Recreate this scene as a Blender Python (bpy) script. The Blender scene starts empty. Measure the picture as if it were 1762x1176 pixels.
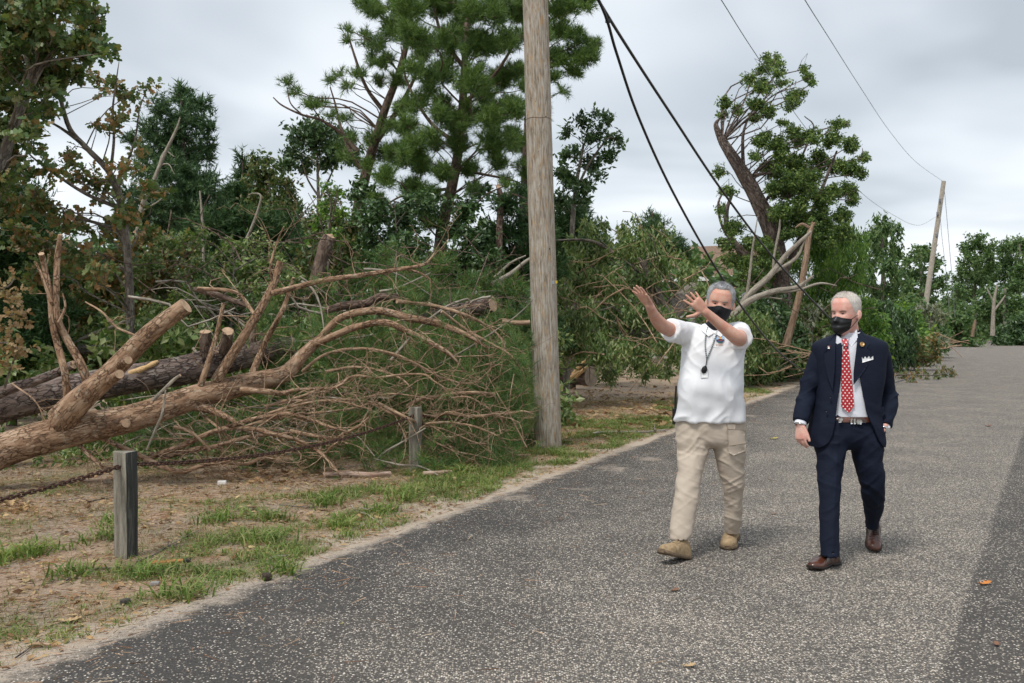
import bpy, math, random
import numpy as np
from mathutils import Vector, Matrix

# ------------------------------------------------------------------ camera, sky, sun, exposure
scene = bpy.context.scene
COL = scene.collection
FPX, CX, HY, CAMH = 1713.06, 881.0, 567.0, 1.5      # focal length in photo pixels, axis column, horizon row, eye height

cam_data = bpy.data.cameras.new('camera')
cam_data.lens = 35.0
cam_data.sensor_width = 36.0
cam_data.shift_y = -21.0 / 1762.0
cam_data.clip_start = 0.1
cam_data.clip_end = 3000.0
cam_data.dof.use_dof = True
cam_data.dof.focus_distance = 6.9
cam_data.dof.aperture_fstop = 8.0
cam = bpy.data.objects.new('camera', cam_data)
cam.location = (0, 0, CAMH)
cam.rotation_euler = (math.radians(90), 0, 0)
COL.objects.link(cam)
scene.camera = cam

SUN_ELEV, SUN_AZ = math.radians(58), math.radians(215)   # azimuth measured clockwise from +Y: behind the camera, to the left
world = bpy.data.worlds.new('World')
scene.world = world
world.use_nodes = True
wn, wl = world.node_tree.nodes, world.node_tree.links
wn.clear()
w_out = wn.new('ShaderNodeOutputWorld')
w_bg = wn.new('ShaderNodeBackground')
w_bg.inputs['Strength'].default_value = 0.1
w_sky = wn.new('ShaderNodeTexSky')
w_sky.sky_type = 'NISHITA'
w_sky.sun_disc = False
w_sky.sun_elevation = SUN_ELEV
w_sky.sun_rotation = SUN_AZ
w_tc = wn.new('ShaderNodeTexCoord')
w_sep = wn.new('ShaderNodeSeparateXYZ')
wl.new(w_tc.outputs['Generated'], w_sep.inputs[0])
w_mx = wn.new('ShaderNodeMath'); w_mx.operation = 'MAXIMUM'; w_mx.inputs[1].default_value = 0.0
wl.new(w_sep.outputs['Z'], w_mx.inputs[0])
w_ad = wn.new('ShaderNodeMath'); w_ad.operation = 'ADD'; w_ad.inputs[1].default_value = 0.16
wl.new(w_mx.outputs[0], w_ad.inputs[0])
w_dx = wn.new('ShaderNodeMath'); w_dx.operation = 'DIVIDE'
w_dy = wn.new('ShaderNodeMath'); w_dy.operation = 'DIVIDE'
wl.new(w_sep.outputs['X'], w_dx.inputs[0]); wl.new(w_ad.outputs[0], w_dx.inputs[1])
wl.new(w_sep.outputs['Y'], w_dy.inputs[0]); wl.new(w_ad.outputs[0], w_dy.inputs[1])
w_cmb = wn.new('ShaderNodeCombineXYZ')
wl.new(w_dx.outputs[0], w_cmb.inputs[0]); wl.new(w_dy.outputs[0], w_cmb.inputs[1])
w_n1 = wn.new('ShaderNodeTexNoise')
w_n1.inputs['Scale'].default_value = 0.8; w_n1.inputs['Detail'].default_value = 3.5
w_n1.inputs['Roughness'].default_value = 0.5; w_n1.inputs['Distortion'].default_value = 0.35
wl.new(w_cmb.outputs[0], w_n1.inputs['Vector'])
w_r = wn.new('ShaderNodeValToRGB')
w_r.color_ramp.elements[0].position = 0.36; w_r.color_ramp.elements[0].color = (3.2, 3.55, 3.9, 1)
w_r.color_ramp.elements[1].position = 0.64; w_r.color_ramp.elements[1].color = (6.1, 6.35, 6.65, 1)
_e = w_r.color_ramp.elements.new(0.50); _e.color = (4.6, 4.95, 5.3, 1)
wl.new(w_n1.outputs['Fac'], w_r.inputs[0])
w_mix = wn.new('ShaderNodeMixRGB')
w_mix.inputs['Fac'].default_value = 0.93
wl.new(w_sky.outputs[0], w_mix.inputs[1]); wl.new(w_r.outputs[0], w_mix.inputs[2])
wl.new(w_mix.outputs[0], w_bg.inputs['Color'])
wl.new(w_bg.outputs[0], w_out.inputs['Surface'])

sun_data = bpy.data.lights.new('sun', 'SUN')
sun_data.energy = 1.5
sun_data.angle = math.radians(13)
sun_data.color = (1.0, 0.96, 0.9)
sun = bpy.data.objects.new('sun', sun_data)
_sd = Vector((math.sin(SUN_AZ) * math.cos(SUN_ELEV), math.cos(SUN_AZ) * math.cos(SUN_ELEV), math.sin(SUN_ELEV)))
sun.rotation_euler = _sd.to_track_quat('Z', 'Y').to_euler()
sun.location = (0, 0, 40)
COL.objects.link(sun)

scene.view_settings.view_transform = 'Standard'
scene.view_settings.look = 'None'
scene.view_settings.exposure = 0.76
scene.view_settings.gamma = 1.0
scene.render.engine = 'CYCLES'
scene.cycles.use_denoising = True
scene.cycles.denoising_input_passes = 'RGB_ALBEDO_NORMAL'
scene.cycles.denoising_prefilter = 'ACCURATE'
scene.cycles.max_bounces = 6
scene.cycles.diffuse_bounces = 3
scene.cycles.transmission_bounces = 4
scene.cycles.transparent_max_bounces = 4

# ------------------------------------------------------------------ helpers
def W(px, py, d):
    """a photo pixel at distance d (metres along the view axis) as a point in the place"""
    return np.array([(px - CX) * d / FPX, d, CAMH + (HY - py) * d / FPX])

def G(px, py, z=0.0):
    """the ground point under a photo pixel"""
    d = FPX * (CAMH - z) / (py - HY)
    return np.array([(px - CX) * d / FPX, d, z])

def vnoise(p, seed=0):
    """value noise in numpy, -1..1, p is (N,3)"""
    p = np.asarray(p, float)
    i = np.floor(p).astype(np.int64)
    f = p - i
    f = f * f * (3 - 2 * f)
    def h(ix, iy, iz):
        n = (ix * 374761393 + iy * 668265263 + iz * 2147483647 + seed * 974634777) & 0x7fffffff
        n = ((n ^ (n >> 13)) * 1274126177) & 0x7fffffff
        n = ((n ^ (n >> 16)) * 1103515245) & 0x7fffffff
        return (n & 0xffff) / 32767.5 - 1.0
    r = 0
    for dx in (0, 1):
        wx = f[:, 0] if dx else 1 - f[:, 0]
        for dy in (0, 1):
            wy = f[:, 1] if dy else 1 - f[:, 1]
            for dz in (0, 1):
                wz = f[:, 2] if dz else 1 - f[:, 2]
                r = r + wx * wy * wz * h(i[:, 0] + dx, i[:, 1] + dy, i[:, 2] + dz)
    return r

def fbm(p, oct=3, seed=0):
    p = np.asarray(p, float)
    r, a, s = 0, 1.0, 0
    for k in range(oct):
        r = r + a * vnoise(p * 2 ** k + 17.3 * k, seed + k); s += a; a *= .5
    return r / s

def unit(v):
    v = np.asarray(v, float)
    n = np.linalg.norm(v, axis=-1, keepdims=True)
    return v / np.maximum(n, 1e-9)

def smooth_path(pts, n):
    """Catmull-Rom through the points, resampled to n"""
    P = np.asarray(pts, float)
    if len(P) == 2:
        t = np.linspace(0, 1, n)[:, None]
        return P[0] * (1 - t) + P[1] * t
    Q = np.vstack([2 * P[0] - P[1], P, 2 * P[-1] - P[-2]])
    seg = len(P) - 1
    u = np.linspace(0, seg, n)
    k = np.minimum(u.astype(int), seg - 1)
    t = (u - k)[:, None]
    a, b, c, d = Q[k], Q[k + 1], Q[k + 2], Q[k + 3]
    return .5 * (2 * b + (c - a) * t + (2 * a - 5 * b + 4 * c - d) * t ** 2 + (3 * b - a - 3 * c + d) * t ** 3)

TRI = [0]
class MB:
    """collects geometry, then links it as ONE mesh object"""
    def __init__(s):
        s.v, s.n, s.loops, s.tot, s.mat, s.tc, s.sm = [], 0, [], [], [], [], []
    def add(s, v, f, mat=0, tc=None, smooth=True):
        v = np.asarray(v, float).reshape(-1, 3)
        f = np.asarray(f, np.int64)
        s.v.append(v); s.tc.append(v if tc is None else tc)
        s.loops.append((f + s.n).ravel()); s.tot.append(np.full(len(f), f.shape[1]))
        s.mat.append(np.full(len(f), mat)); s.sm.append(np.full(len(f), smooth))
        s.n += len(v)
        return s
    def mesh(s, name, mats, tc=False, attrs=None):
        me = bpy.data.meshes.new(name)
        v = np.concatenate(s.v); lo = np.concatenate(s.loops).astype(np.int32)
        tot = np.concatenate(s.tot).astype(np.int32)
        me.vertices.add(len(v)); me.vertices.foreach_set('co', v.astype(np.float32).ravel())
        me.loops.add(len(lo)); me.loops.foreach_set('vertex_index', lo)
        me.polygons.add(len(tot))
        me.polygons.foreach_set('loop_start', np.concatenate([[0], np.cumsum(tot)[:-1]]).astype(np.int32))
        me.polygons.foreach_set('material_index', np.concatenate(s.mat).astype(np.int32))
        me.polygons.foreach_set('use_smooth', np.concatenate(s.sm).astype(bool))
        for m in (mats if isinstance(mats, (list, tuple)) else [mats]):
            me.materials.append(m)
        if tc:
            a = me.attributes.new('tc', 'FLOAT_VECTOR', 'POINT')
            a.data.foreach_set('vector', np.concatenate(s.tc).astype(np.float32).ravel())
        for k, arr in (attrs or {}).items():
            a = me.attributes.new(k, 'FLOAT', 'POINT')
            a.data.foreach_set('value', np.asarray(arr, np.float32))
        me.update(calc_edges=True)
        TRI[0] += int((tot - 2).sum())
        return me
    def build(s, name, mats, parent=None, tc=False, attrs=None):
        return link(name, s.mesh(name, mats, tc, attrs), parent)

def link(name, me, parent=None):
    o = bpy.data.objects.new(name, me)
    COL.objects.link(o)
    if parent is not None:
        set_parent(o, parent)
    return o

WORLD_LOC = {}
def set_parent(o, p):
    """o is built in place-coordinates: undo the parent's offset"""
    o.parent = p
    o.matrix_parent_inverse = Matrix.Translation(-Vector(WORLD_LOC.get(p.name, (0, 0, 0))))

def thing(name, label, cat, loc=(0, 0, 0), group=None):
    o = bpy.data.objects.new(name, None)
    o.empty_display_size = 0.2
    COL.objects.link(o)
    o.location = tuple(float(c) for c in loc)
    WORLD_LOC[o.name] = tuple(float(c) for c in loc)
    return tag(o, label, cat, group)

def tag(o, label=None, cat=None, group=None, kind=None):
    if label: o['label'] = label
    if cat: o['category'] = cat
    if group: o['group'] = group
    if kind: o['kind'] = kind
    return o

def frames(P):
    T = np.gradient(P, axis=0)
    T = unit(T)
    up = np.array([0, 0, 1.0]) if abs(T[0][2]) < .9 else np.array([1.0, 0, 0])
    N = np.zeros_like(P); n = unit(np.cross(T[0], up))
    for i in range(len(P)):
        n = n - T[i] * n.dot(T[i]); n = n / max(np.linalg.norm(n), 1e-9); N[i] = n
    return T, N, np.cross(T, N)

def tube(mb, P, R, seg=8, jit=0.0, mat=0, cap=True, capmat=None, jag=0.0, rng=None, seed=0, tip=False):
    """a tapering bent tube; tc holds seamless bark coordinates (r cos, r sin, length)"""
    P = np.asarray(P, float); n = len(P)
    R = np.broadcast_to(np.asarray(R, float), (n,)) if np.ndim(R) == 0 or len(np.atleast_1d(R)) == n else np.interp(np.linspace(0, 1, n), np.linspace(0, 1, len(R)), R)
    T, N, B = frames(P)
    th = np.linspace(0, 2 * np.pi, seg, endpoint=False)
    c, s_ = np.cos(th), np.sin(th)
    L = np.concatenate([[0], np.cumsum(np.linalg.norm(np.diff(P, axis=0), axis=1))])
    rr = np.repeat(R[:, None], seg, 1)
    if jit:
        q = np.stack([c[None] * R[:, None] * 5 + 0 * L[:, None], s_[None] * R[:, None] * 5 + 0 * L[:, None], np.repeat(L[:, None] * 3, seg, 1)], -1).reshape(-1, 3)
        rr = rr * (1 + jit * fbm(q + seed * 3.1, 2, seed).reshape(n, seg))
    V = P[:, None] + rr[..., None] * (c[None, :, None] * N[:, None] + s_[None, :, None] * B[:, None])
    if jag and rng is not None:
        V[-1] += T[-1] * (rng.random((seg, 1)) ** 2) * jag
    off = seed * 1.37
    tc = np.stack([c[None] * rr, s_[None] * rr, np.repeat(L[:, None], seg, 1) + off], -1).reshape(-1, 3)
    a = np.arange(seg); b = (a + 1) % seg
    i = np.arange(n - 1)[:, None] * seg
    F = np.stack([i + a, i + b, i + seg + b, i + seg + a], -1).reshape(-1, 4)
    mb.add(V.reshape(-1, 3), F, mat, tc)
    if cap:
        for end, k in ((0, 0), (1, n - 1)):
            ring = V[k]
            cv = np.vstack([ring, ring.mean(0)[None]])
            tri = np.stack([b, a, np.full(seg, seg)], -1) if end == 0 else np.stack([a, b, np.full(seg, seg)], -1)
            mb.add(cv, tri, mat if capmat is None else capmat, np.vstack([tc.reshape(n, seg, 3)[k], [[0, 0, L[k] + off]]]), smooth=False)
    return V

def scatter(mb, tm, pos, zdir, scale, rng, mat=0, up=None):
    """stamp a small leaf template (verts, faces) at every position, its +Z along zdir"""
    tv, tf = tm
    pos = np.asarray(pos, float); n = len(pos)
    if n == 0: return
    z = unit(zdir)
    ref = unit(rng.normal(size=(n, 3))) if up is None else np.broadcast_to(np.asarray(up, float), (n, 3)) + .35 * rng.normal(size=(n, 3))
    x = unit(np.cross(ref, z)); y = np.cross(z, x)
    sc = np.broadcast_to(np.asarray(scale, float), (n,))
    V = pos[:, None] + sc[:, None, None] * (tv[None, :, 0, None] * x[:, None] + tv[None, :, 1, None] * y[:, None] + tv[None, :, 2, None] * z[:, None])
    F = (np.arange(n)[:, None, None] * len(tv) + tf[None]).reshape(-1, tf.shape[1])
    mb.add(V.reshape(-1, 3), F, mat, smooth=False)

# ------------------------------------------------------------------ materials
def newmat(name):
    m = bpy.data.materials.new(name)
    m.use_nodes = True
    nt = m.node_tree
    b = nt.nodes['Principled BSDF']
    return m, nt.nodes, nt.links, b

def ramp(nodes, stops):
    r = nodes.new('ShaderNodeValToRGB')
    els = r.color_ramp.elements
    while len(els) > 1: els.remove(els[-1])
    els[0].position = stops[0][0]; els[0].color = (*stops[0][1], 1)
    for p, c in stops[1:]:
        e = els.new(p); e.color = (*c, 1)
    return r

def noise_node(nodes, links, vec, scale, detail=4, rough=.55, dist=0):
    n = nodes.new('ShaderNodeTexNoise')
    n.inputs['Scale'].default_value = scale; n.inputs['Detail'].default_value = detail
    n.inputs['Roughness'].default_value = rough; n.inputs['Distortion'].default_value = dist
    if vec is not None: links.new(vec, n.inputs['Vector'])
    return n

def mapping(nodes, links, vec, scale=(1, 1, 1), rot=(0, 0, 0)):
    m = nodes.new('ShaderNodeMapping')
    m.inputs['Scale'].default_value = scale; m.inputs['Rotation'].default_value = rot
    links.new(vec, m.inputs['Vector'])
    return m.outputs[0]

def mathn(nodes, links, op, a, b=None, c=None, clamp=False):
    m = nodes.new('ShaderNodeMath'); m.operation = op; m.use_clamp = clamp
    for i, x in enumerate((a, b, c)):
        if x is None: continue
        if isinstance(x, (int, float)): m.inputs[i].default_value = x
        else: links.new(x, m.inputs[i])
    return m.outputs[0]

def mixc(nodes, links, fac, a, b, mode='MIX'):
    m = nodes.new('ShaderNodeMixRGB'); m.blend_type = mode
    for i, x in ((0, fac), (1, a), (2, b)):
        if isinstance(x, (int, float)): m.inputs[i].default_value = x
        elif isinstance(x, tuple): m.inputs[i].default_value = (*x, 1)
        else: links.new(x, m.inputs[i])
    return m.outputs[0]

def sstep(nodes, links, x, lo, hi):
    m = nodes.new('ShaderNodeMapRange'); m.interpolation_type = 'SMOOTHSTEP'
    m.inputs['From Min'].default_value = lo; m.inputs['From Max'].default_value = hi
    links.new(x, m.inputs['Value'])
    return m.outputs[0]

def bump(nodes, links, h, bsdf, strength=.4, dist=.02):
    b = nodes.new('ShaderNodeBump')
    b.inputs['Strength'].default_value = strength; b.inputs['Distance'].default_value = dist
    links.new(h, b.inputs['Height']); links.new(b.outputs[0], bsdf.inputs['Normal'])
    return b

def attr(nodes, name):
    a = nodes.new('ShaderNodeAttribute'); a.attribute_name = name
    return a

def plain(name, col, rough=.6, var=.12, scale=30, metal=0, bumpk=0.0, spec=.4):
    """one colour with a little mottling"""
    m, n, l, b = newmat(name)
    tc = n.new('ShaderNodeTexCoord')
    nz = noise_node(n, l, tc.outputs['Object'], scale, 4)
    lo = tuple(c * (1 - var) for c in col); hi = tuple(min(1, c * (1 + var)) for c in col)
    r = ramp(n, [(.3, lo), (.7, hi)])
    l.new(nz.outputs['Fac'], r.inputs[0]); l.new(r.outputs[0], b.inputs['Base Color'])
    b.inputs['Roughness'].default_value = rough; b.inputs['Metallic'].default_value = metal
    b.inputs['Specular IOR Level'].default_value = spec
    if bumpk: bump(n, l, nz.outputs['Fac'], b, bumpk, .01)
    return m

def leafmat(name, cols, rough=.5, trans=.35, spec=.35):
    """foliage: each leaf its own tone (random per island), some light let through"""
    m, n, l, b = newmat(name)
    g = n.new('ShaderNodeNewGeometry')
    k = len(cols)
    r = ramp(n, [(i / (k - 1), c) for i, c in enumerate(cols)])
    l.new(g.outputs['Random Per Island'], r.inputs[0])
    tcn = n.new('ShaderNodeTexCoord')
    nz = noise_node(n, l, tcn.outputs['Object'], 1.3, 2)
    v = mixc(n, l, .55, r.outputs[0], ramp_mul(n, l, nz.outputs['Fac']), 'MULTIPLY')
    l.new(v, b.inputs['Base Color'])
    b.inputs['Roughness'].default_value = rough
    b.inputs['Specular IOR Level'].default_value = spec
    t = n.new('ShaderNodeBsdfTranslucent')
    l.new(mixc(n, l, 1.0, v, (1.25, 1.2, .7), 'MULTIPLY'), t.inputs['Color'])
    mx = n.new('ShaderNodeMixShader'); mx.inputs[0].default_value = trans
    l.new(b.outputs[0], mx.inputs[1]); l.new(t.outputs[0], mx.inputs[2])
    l.new(mx.outputs[0], n['Material Output'].inputs['Surface'])
    return m

def ramp_mul(n, l, fac):
    r = ramp(n, [(.3, (.55, .6, .6)), (.7, (1.35, 1.3, 1.2))])
    l.new(fac, r.inputs[0])
    return r.outputs[0]

def barkmat(name, dark, mid, light, sc=40, stretch=.35, bumpk=.8, lichen=0.0):
    """flaky plates of uneven tone, thin broken cracks, long streaks"""
    m, n, l, b = newmat(name)
    a = attr(n, 'tc')
    v0 = mapping(n, l, a.outputs['Vector'], (1, 1, stretch))
    dn = noise_node(n, l, v0, sc * .45, 4, .65)
    dv = n.new('ShaderNodeVectorMath'); dv.operation = 'MULTIPLY_ADD'
    l.new(dn.outputs['Color'], dv.inputs[0]); dv.inputs[1].default_value = (2.2 / sc,) * 3; l.new(v0, dv.inputs[2])
    v = dv.outputs[0]
    vo = n.new('ShaderNodeTexVoronoi'); vo.feature = 'DISTANCE_TO_EDGE'; vo.inputs['Scale'].default_value = sc; l.new(v, vo.inputs['Vector'])
    vc = n.new('ShaderNodeTexVoronoi'); vc.inputs['Scale'].default_value = sc; l.new(v, vc.inputs['Vector'])
    cellv = n.new('ShaderNodeSeparateColor'); l.new(vc.outputs['Color'], cellv.inputs[0])
    streak = noise_node(n, l, mapping(n, l, a.outputs['Vector'], (1, 1, .12)), sc * 1.6, 5, .7, .4)
    nz = noise_node(n, l, v0, sc * .22, 6, .7)
    mixv = mathn(n, l, 'ADD', mathn(n, l, 'MULTIPLY', nz.outputs['Fac'], .5), mathn(n, l, 'ADD', mathn(n, l, 'MULTIPLY', streak.outputs['Fac'], .32), mathn(n, l, 'MULTIPLY', cellv.outputs[0], .18)))
    r = ramp(n, [(.34, dark), (.5, mid), (.66, light)])
    l.new(mixv, r.inputs[0])
    gate = sstep(n, l, noise_node(n, l, v0, sc * .3, 3).outputs['Fac'], .38, .6)
    crack = mathn(n, l, 'MULTIPLY', sstep(n, l, vo.outputs['Distance'], .13, .01), gate)
    col = mixc(n, l, mathn(n, l, 'MULTIPLY', crack, .6), r.outputs[0], tuple(c * .5 for c in dark))
    if lichen:
        ln = noise_node(n, l, a.outputs['Vector'], 9, 5, .7)
        col = mixc(n, l, mathn(n, l, 'MULTIPLY', sstep(n, l, ln.outputs['Fac'], .58, .68), lichen), col, (.36, .36, .29))
    l.new(col, b.inputs['Base Color'])
    b.inputs['Roughness'].default_value = .85
    b.inputs['Specular IOR Level'].default_value = .2
    h = mathn(n, l, 'SUBTRACT', mathn(n, l, 'ADD', mixv, mathn(n, l, 'MULTIPLY', cellv.outputs[1], .3)), crack)
    bump(n, l, h, b, bumpk, .02)
    return m
# ================================================================== the setting
EDGE_S = 0.44                                   # the road runs off to the right: its left edge is x = edge_x(y)
def edge_x(y):
    return -2.21 + EDGE_S * (np.asarray(y, float) - 4.3)
EC = 1 / math.hypot(1, EDGE_S)
def wob(y):
    y = np.asarray(y, float).ravel()
    z = np.zeros_like(y)
    return .10 * vnoise(np.stack([y * .9, z, z], 1), 5) + .05 * vnoise(np.stack([y * 3.1, z + 4, z], 1), 6) + .02 * vnoise(np.stack([y * 9, z + 4, z], 1), 8)

# ---- ground: one sheet out to the horizon, fine where the verge is seen
def axis(lo, hi, step, far_lo, far_hi):
    a = list(np.arange(lo, hi, step))
    s, x = step, lo
    left = []
    while x > far_lo:
        s *= 1.35; x -= s; left.append(x)
    s, x = step, hi
    right = []
    while x < far_hi:
        right.append(x); s *= 1.35; x += s
    right.append(far_hi)
    return np.array(left[::-1] + a + right)
gx = axis(-9, 13, .14, -500, 500)
gy = axis(3.2, 31, .14, -40, 900)
GX, GY = np.meshgrid(gx, gy)
_p = np.stack([GX.ravel(), GY.ravel(), 0 * GX.ravel()], 1)
SD = (edge_x(_p[:, 1]) - _p[:, 0]) * EC         # metres onto the verge
_k = np.clip((SD - .05) / .6, 0, 1)
def ground_z(x, y):
    p = np.stack([np.ravel(x), np.ravel(y), 0 * np.ravel(x)], 1).astype(float)
    sd = (edge_x(p[:, 1]) - p[:, 0]) * EC
    k = np.clip((sd - .05) / .6, 0, 1)
    near = np.clip((60 - np.abs(p[:, 1])) / 20, 0, 1)
    return -.012 + k * near * (.012 + .035 * fbm(p * .8, 3, 3) + .012 * fbm(p * 4, 2, 9)) - .02 * (sd < -.25)
_p[:, 2] = ground_z(_p[:, 0], _p[:, 1])
def grass_mask(x, y):
    p = np.stack([np.ravel(x), np.ravel(y), 0 * np.ravel(x)], 1).astype(float)
    sd = (edge_x(p[:, 1]) - p[:, 0]) * EC
    m = fbm(p * 1.3, 3, 21) * .95 + .1 + .5 * np.exp(-((sd - .75) / .75) ** 2) - .05
    m += .35 * np.clip((p[:, 1] - 8) / 4, 0, 1) * np.exp(-((sd - .9) / .8) ** 2)
    m -= .5 * np.clip((p[:, 1] - 17) / 4, 0, 1)
    patch_ = np.clip((fbm(p * 2.6 + 40, 3, 77) + .34) * 3.0, .06, 1)
    return np.clip(m * 1.6, 0, 1) * (sd > .12) * patch_
nx, ny = len(gx), len(gy)
ii = (np.arange(ny - 1)[:, None] * nx + np.arange(nx - 1)[None]).ravel()
mb = MB(); mb.add(_p, np.stack([ii, ii + 1, ii + nx + 1, ii + nx], 1))

m_ground, n, l, b = newmat('pine straw, soil and sand')
tco = n.new('ShaderNodeTexCoord'); oc = tco.outputs['Object']
a_sd = attr(n, 'sd').outputs['Fac']; a_g = attr(n, 'grass').outputs['Fac']
n_big = noise_node(n, l, oc, 1.6, 5, .6)
n_fine = noise_node(n, l, mapping(n, l, oc, (1, .35, 1), (0, 0, .7)), 55, 5, .7, .6)
n_fib = noise_node(n, l, mapping(n, l, oc, (.3, 1, 1), (0, 0, .25)), 75, 4, .7, 1.2)
straw = ramp(n, [(.25, (.11, .072, .05)), (.42, (.31, .218, .152)), (.56, (.50, .37, .268)), (.75, (.68, .56, .44))])
l.new(mixc(n, l, .5, n_fine.outputs['Color'], n_fib.outputs['Color']), straw.inputs[0])
soil = ramp(n, [(.3, (.16, .122, .09)), (.55, (.38, .30, .228)), (.75, (.56, .47, .375))])
l.new(n_fine.outputs['Fac'], soil.inputs[0])
c1 = mixc(n, l, sstep(n, l, n_big.outputs['Fac'], .42, .6), straw.outputs[0], soil.outputs[0])
gr = ramp(n, [(.3, (.06, .082, .026)), (.7, (.20, .245, .095))])
l.new(n_fine.outputs['Fac'], gr.inputs[0])
c2 = mixc(n, l, mathn(n, l, 'MULTIPLY', a_g, .72), c1, gr.outputs[0])
sand = ramp(n, [(.3, (.38, .305, .23)), (.7, (.60, .51, .41))])
l.new(noise_node(n, l, oc, 90, 3).outputs['Fac'], sand.inputs[0])
n_s = noise_node(n, l, oc, 2.3, 5, .62)
sd_n = mathn(n, l, 'MULTIPLY_ADD', mathn(n, l, 'SUBTRACT', n_s.outputs['Fac'], .5), -2.2, a_sd)
c3 = mixc(n, l, sstep(n, l, sd_n, .38, .12), c2, sand.outputs[0])
l.new(c3, b.inputs['Base Color'])
b.inputs['Roughness'].default_value = .95; b.inputs['Specular IOR Level'].default_value = .1
bump(n, l, mathn(n, l, 'ADD', n_fine.outputs['Fac'], n_fib.outputs['Fac']), b, .7, .02)
ground = mb.build('ground', m_ground, attrs={'sd': SD, 'grass': grass_mask(_p[:, 0], _p[:, 1])})
tag(ground, 'brown pine straw, soil and sand verge beside the road', kind='structure')

# ---- road: chip seal, darker worn strip along the left, newer dark strip past the seam on the right
ry = np.concatenate([np.arange(-4, 34, .1), np.arange(34, 119, 1.0), [124]])
cols = np.array([0, .12, .3, .7, 1.5, 3, 5, 8, 12, 17])
ex = edge_x(ry)
RX = ex[:, None] + cols[None] / EC
RX[:, 0] -= wob(ry)
RX[:, 1] -= .4 * wob(ry)
RYY = np.repeat(ry[:, None], len(cols), 1)
V = np.stack([RX, RYY, np.full_like(RX, .004)], -1).reshape(-1, 3)
V[::len(cols), 2] = -.006
k = len(cols)
ii = (np.arange(len(ry) - 1)[:, None] * k + np.arange(k - 1)[None]).ravel()
mb = MB(); mb.add(V, np.stack([ii, ii + 1, ii + k + 1, ii + k], 1))
ACR = -(edge_x(V[:, 1]) - V[:, 0]) * EC
SEAM = V[:, 0] - (2.13 + (V[:, 1] - 4.82) * .549)
m_road, n, l, b = newmat('chip seal asphalt')
oc = n.new('ShaderNodeTexCoord').outputs['Object']
acr = attr(n, 'across').outputs['Fac']; seam = attr(n, 'seam').outputs['Fac']
vo = n.new('ShaderNodeTexVoronoi'); vo.inputs['Scale'].default_value = 96; l.new(oc, vo.inputs['Vector'])
vo.inputs['Randomness'].default_value = 1
sepc = n.new('ShaderNodeSeparateColor'); l.new(vo.outputs['Color'], sepc.inputs[0])
chip = ramp(n, [(0, (.06, .057, .054)), (.28, (.11, .104, .098)), (.44, (.32, .298, .268)), (.68, (.45, .41, .36)), (.87, (.62, .54, .45)), (.96, (.82, .78, .72))])
l.new(sepc.outputs[0], chip.inputs[0])
# share of bare stone: little on the left strip and past the seam, a lot where wheels run
n_lane = noise_node(n, l, mapping(n, l, oc, (1.1, .12, 1), (0, 0, .414)), 1.2, 4, .6)
n_pat = noise_node(n, l, oc, 1.1, 5, .65)
far = n.new('ShaderNodeSeparateXYZ'); l.new(oc, far.inputs[0])
wear = sstep(n, l, mathn(n, l, 'ADD', mathn(n, l, 'MULTIPLY_ADD', far.outputs['Y'], .05, acr), mathn(n, l, 'MULTIPLY_ADD', n_lane.outputs['Fac'], 1.6, mathn(n, l, 'MULTIPLY_ADD', n_pat.outputs['Fac'], 1.6, -1.6))), .4, 3.1)
past = sstep(n, l, mathn(n, l, 'ADD', seam, mathn(n, l, 'MULTIPLY_ADD', noise_node(n, l, oc, 14, 3).outputs['Fac'], .06, -.03)), -.03, .03)
wear = mathn(n, l, 'MULTIPLY', wear, mathn(n, l, 'MULTIPLY_ADD', past, -.8, 1.0))
thr = mathn(n, l, 'MULTIPLY_ADD', wear, -.66, .74)            # chips whose second random number exceeds thr are bare
bare = sstep(n, l, mathn(n, l, 'SUBTRACT', sepc.outputs[1], thr), -.06, .06)
binder = ramp(n, [(.3, (.045, .043, .042)), (.7, (.095, .09, .086))])
l.new(noise_node(n, l, oc, 60, 4, .7).outputs['Fac'], binder.inputs[0])
gap = sstep(n, l, vo.outputs['Distance'], .62, .35)
bind2 = mixc(n, l, wear, binder.outputs[0], mixc(n, l, 1.0, binder.outputs[0], (1.75, 1.68, 1.6), 'MULTIPLY'))
c1 = mixc(n, l, mathn(n, l, 'MULTIPLY', bare, gap), bind2, chip.outputs[0])
dust = ramp(n, [(.35, (.88, .86, .83)), (.7, (1.24, 1.19, 1.12))])
l.new(n_pat.outputs['Fac'], dust.inputs[0])
c1 = mixc(n, l, 1.0, c1, dust.outputs[0], 'MULTIPLY')
# sand washed over the edge in a few places
def sand_spots():
    acc = None
    for (px, py, rx, ry_) in ((1055, 806, .30, .5), (885, 858, .28, .35), (1000, 843, .3, .16), (600, 945, .45, .16), (690, 915, .3, .2), (400, 1012, .5, .14), (20, 1165, .35, .14), (1290, 716, .4, .5), (1120, 790, .3, .3)):
        c = G(px, py)
        v = n.new('ShaderNodeVectorMath'); v.operation = 'SUBTRACT'; l.new(oc, v.inputs[0]); v.inputs[1].default_value = (float(c[0]), float(c[1]), 0)
        v2 = mapping(n, l, v.outputs[0], (1 / rx, 1 / ry_, 0))
        d = n.new('ShaderNodeVectorMath'); d.operation = 'LENGTH'; l.new(v2, d.inputs[0])
        x = mathn(n, l, 'SUBTRACT', 1.25, d.outputs['Value'], clamp=True)
        acc = x if acc is None else mathn(n, l, 'MAXIMUM', acc, x)
    return acc
n_s = noise_node(n, l, oc, 5, 6, .7)
spots = mathn(n, l, 'MULTIPLY_ADD', n_s.outputs['Fac'], 2.4, mathn(n, l, 'SUBTRACT', sand_spots(), 1.75))
edge = sstep(n, l, mathn(n, l, 'MULTIPLY_ADD', n_s.outputs['Fac'], .5, mathn(n, l, 'SUBTRACT', .02, acr)), .1, .26)
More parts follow.
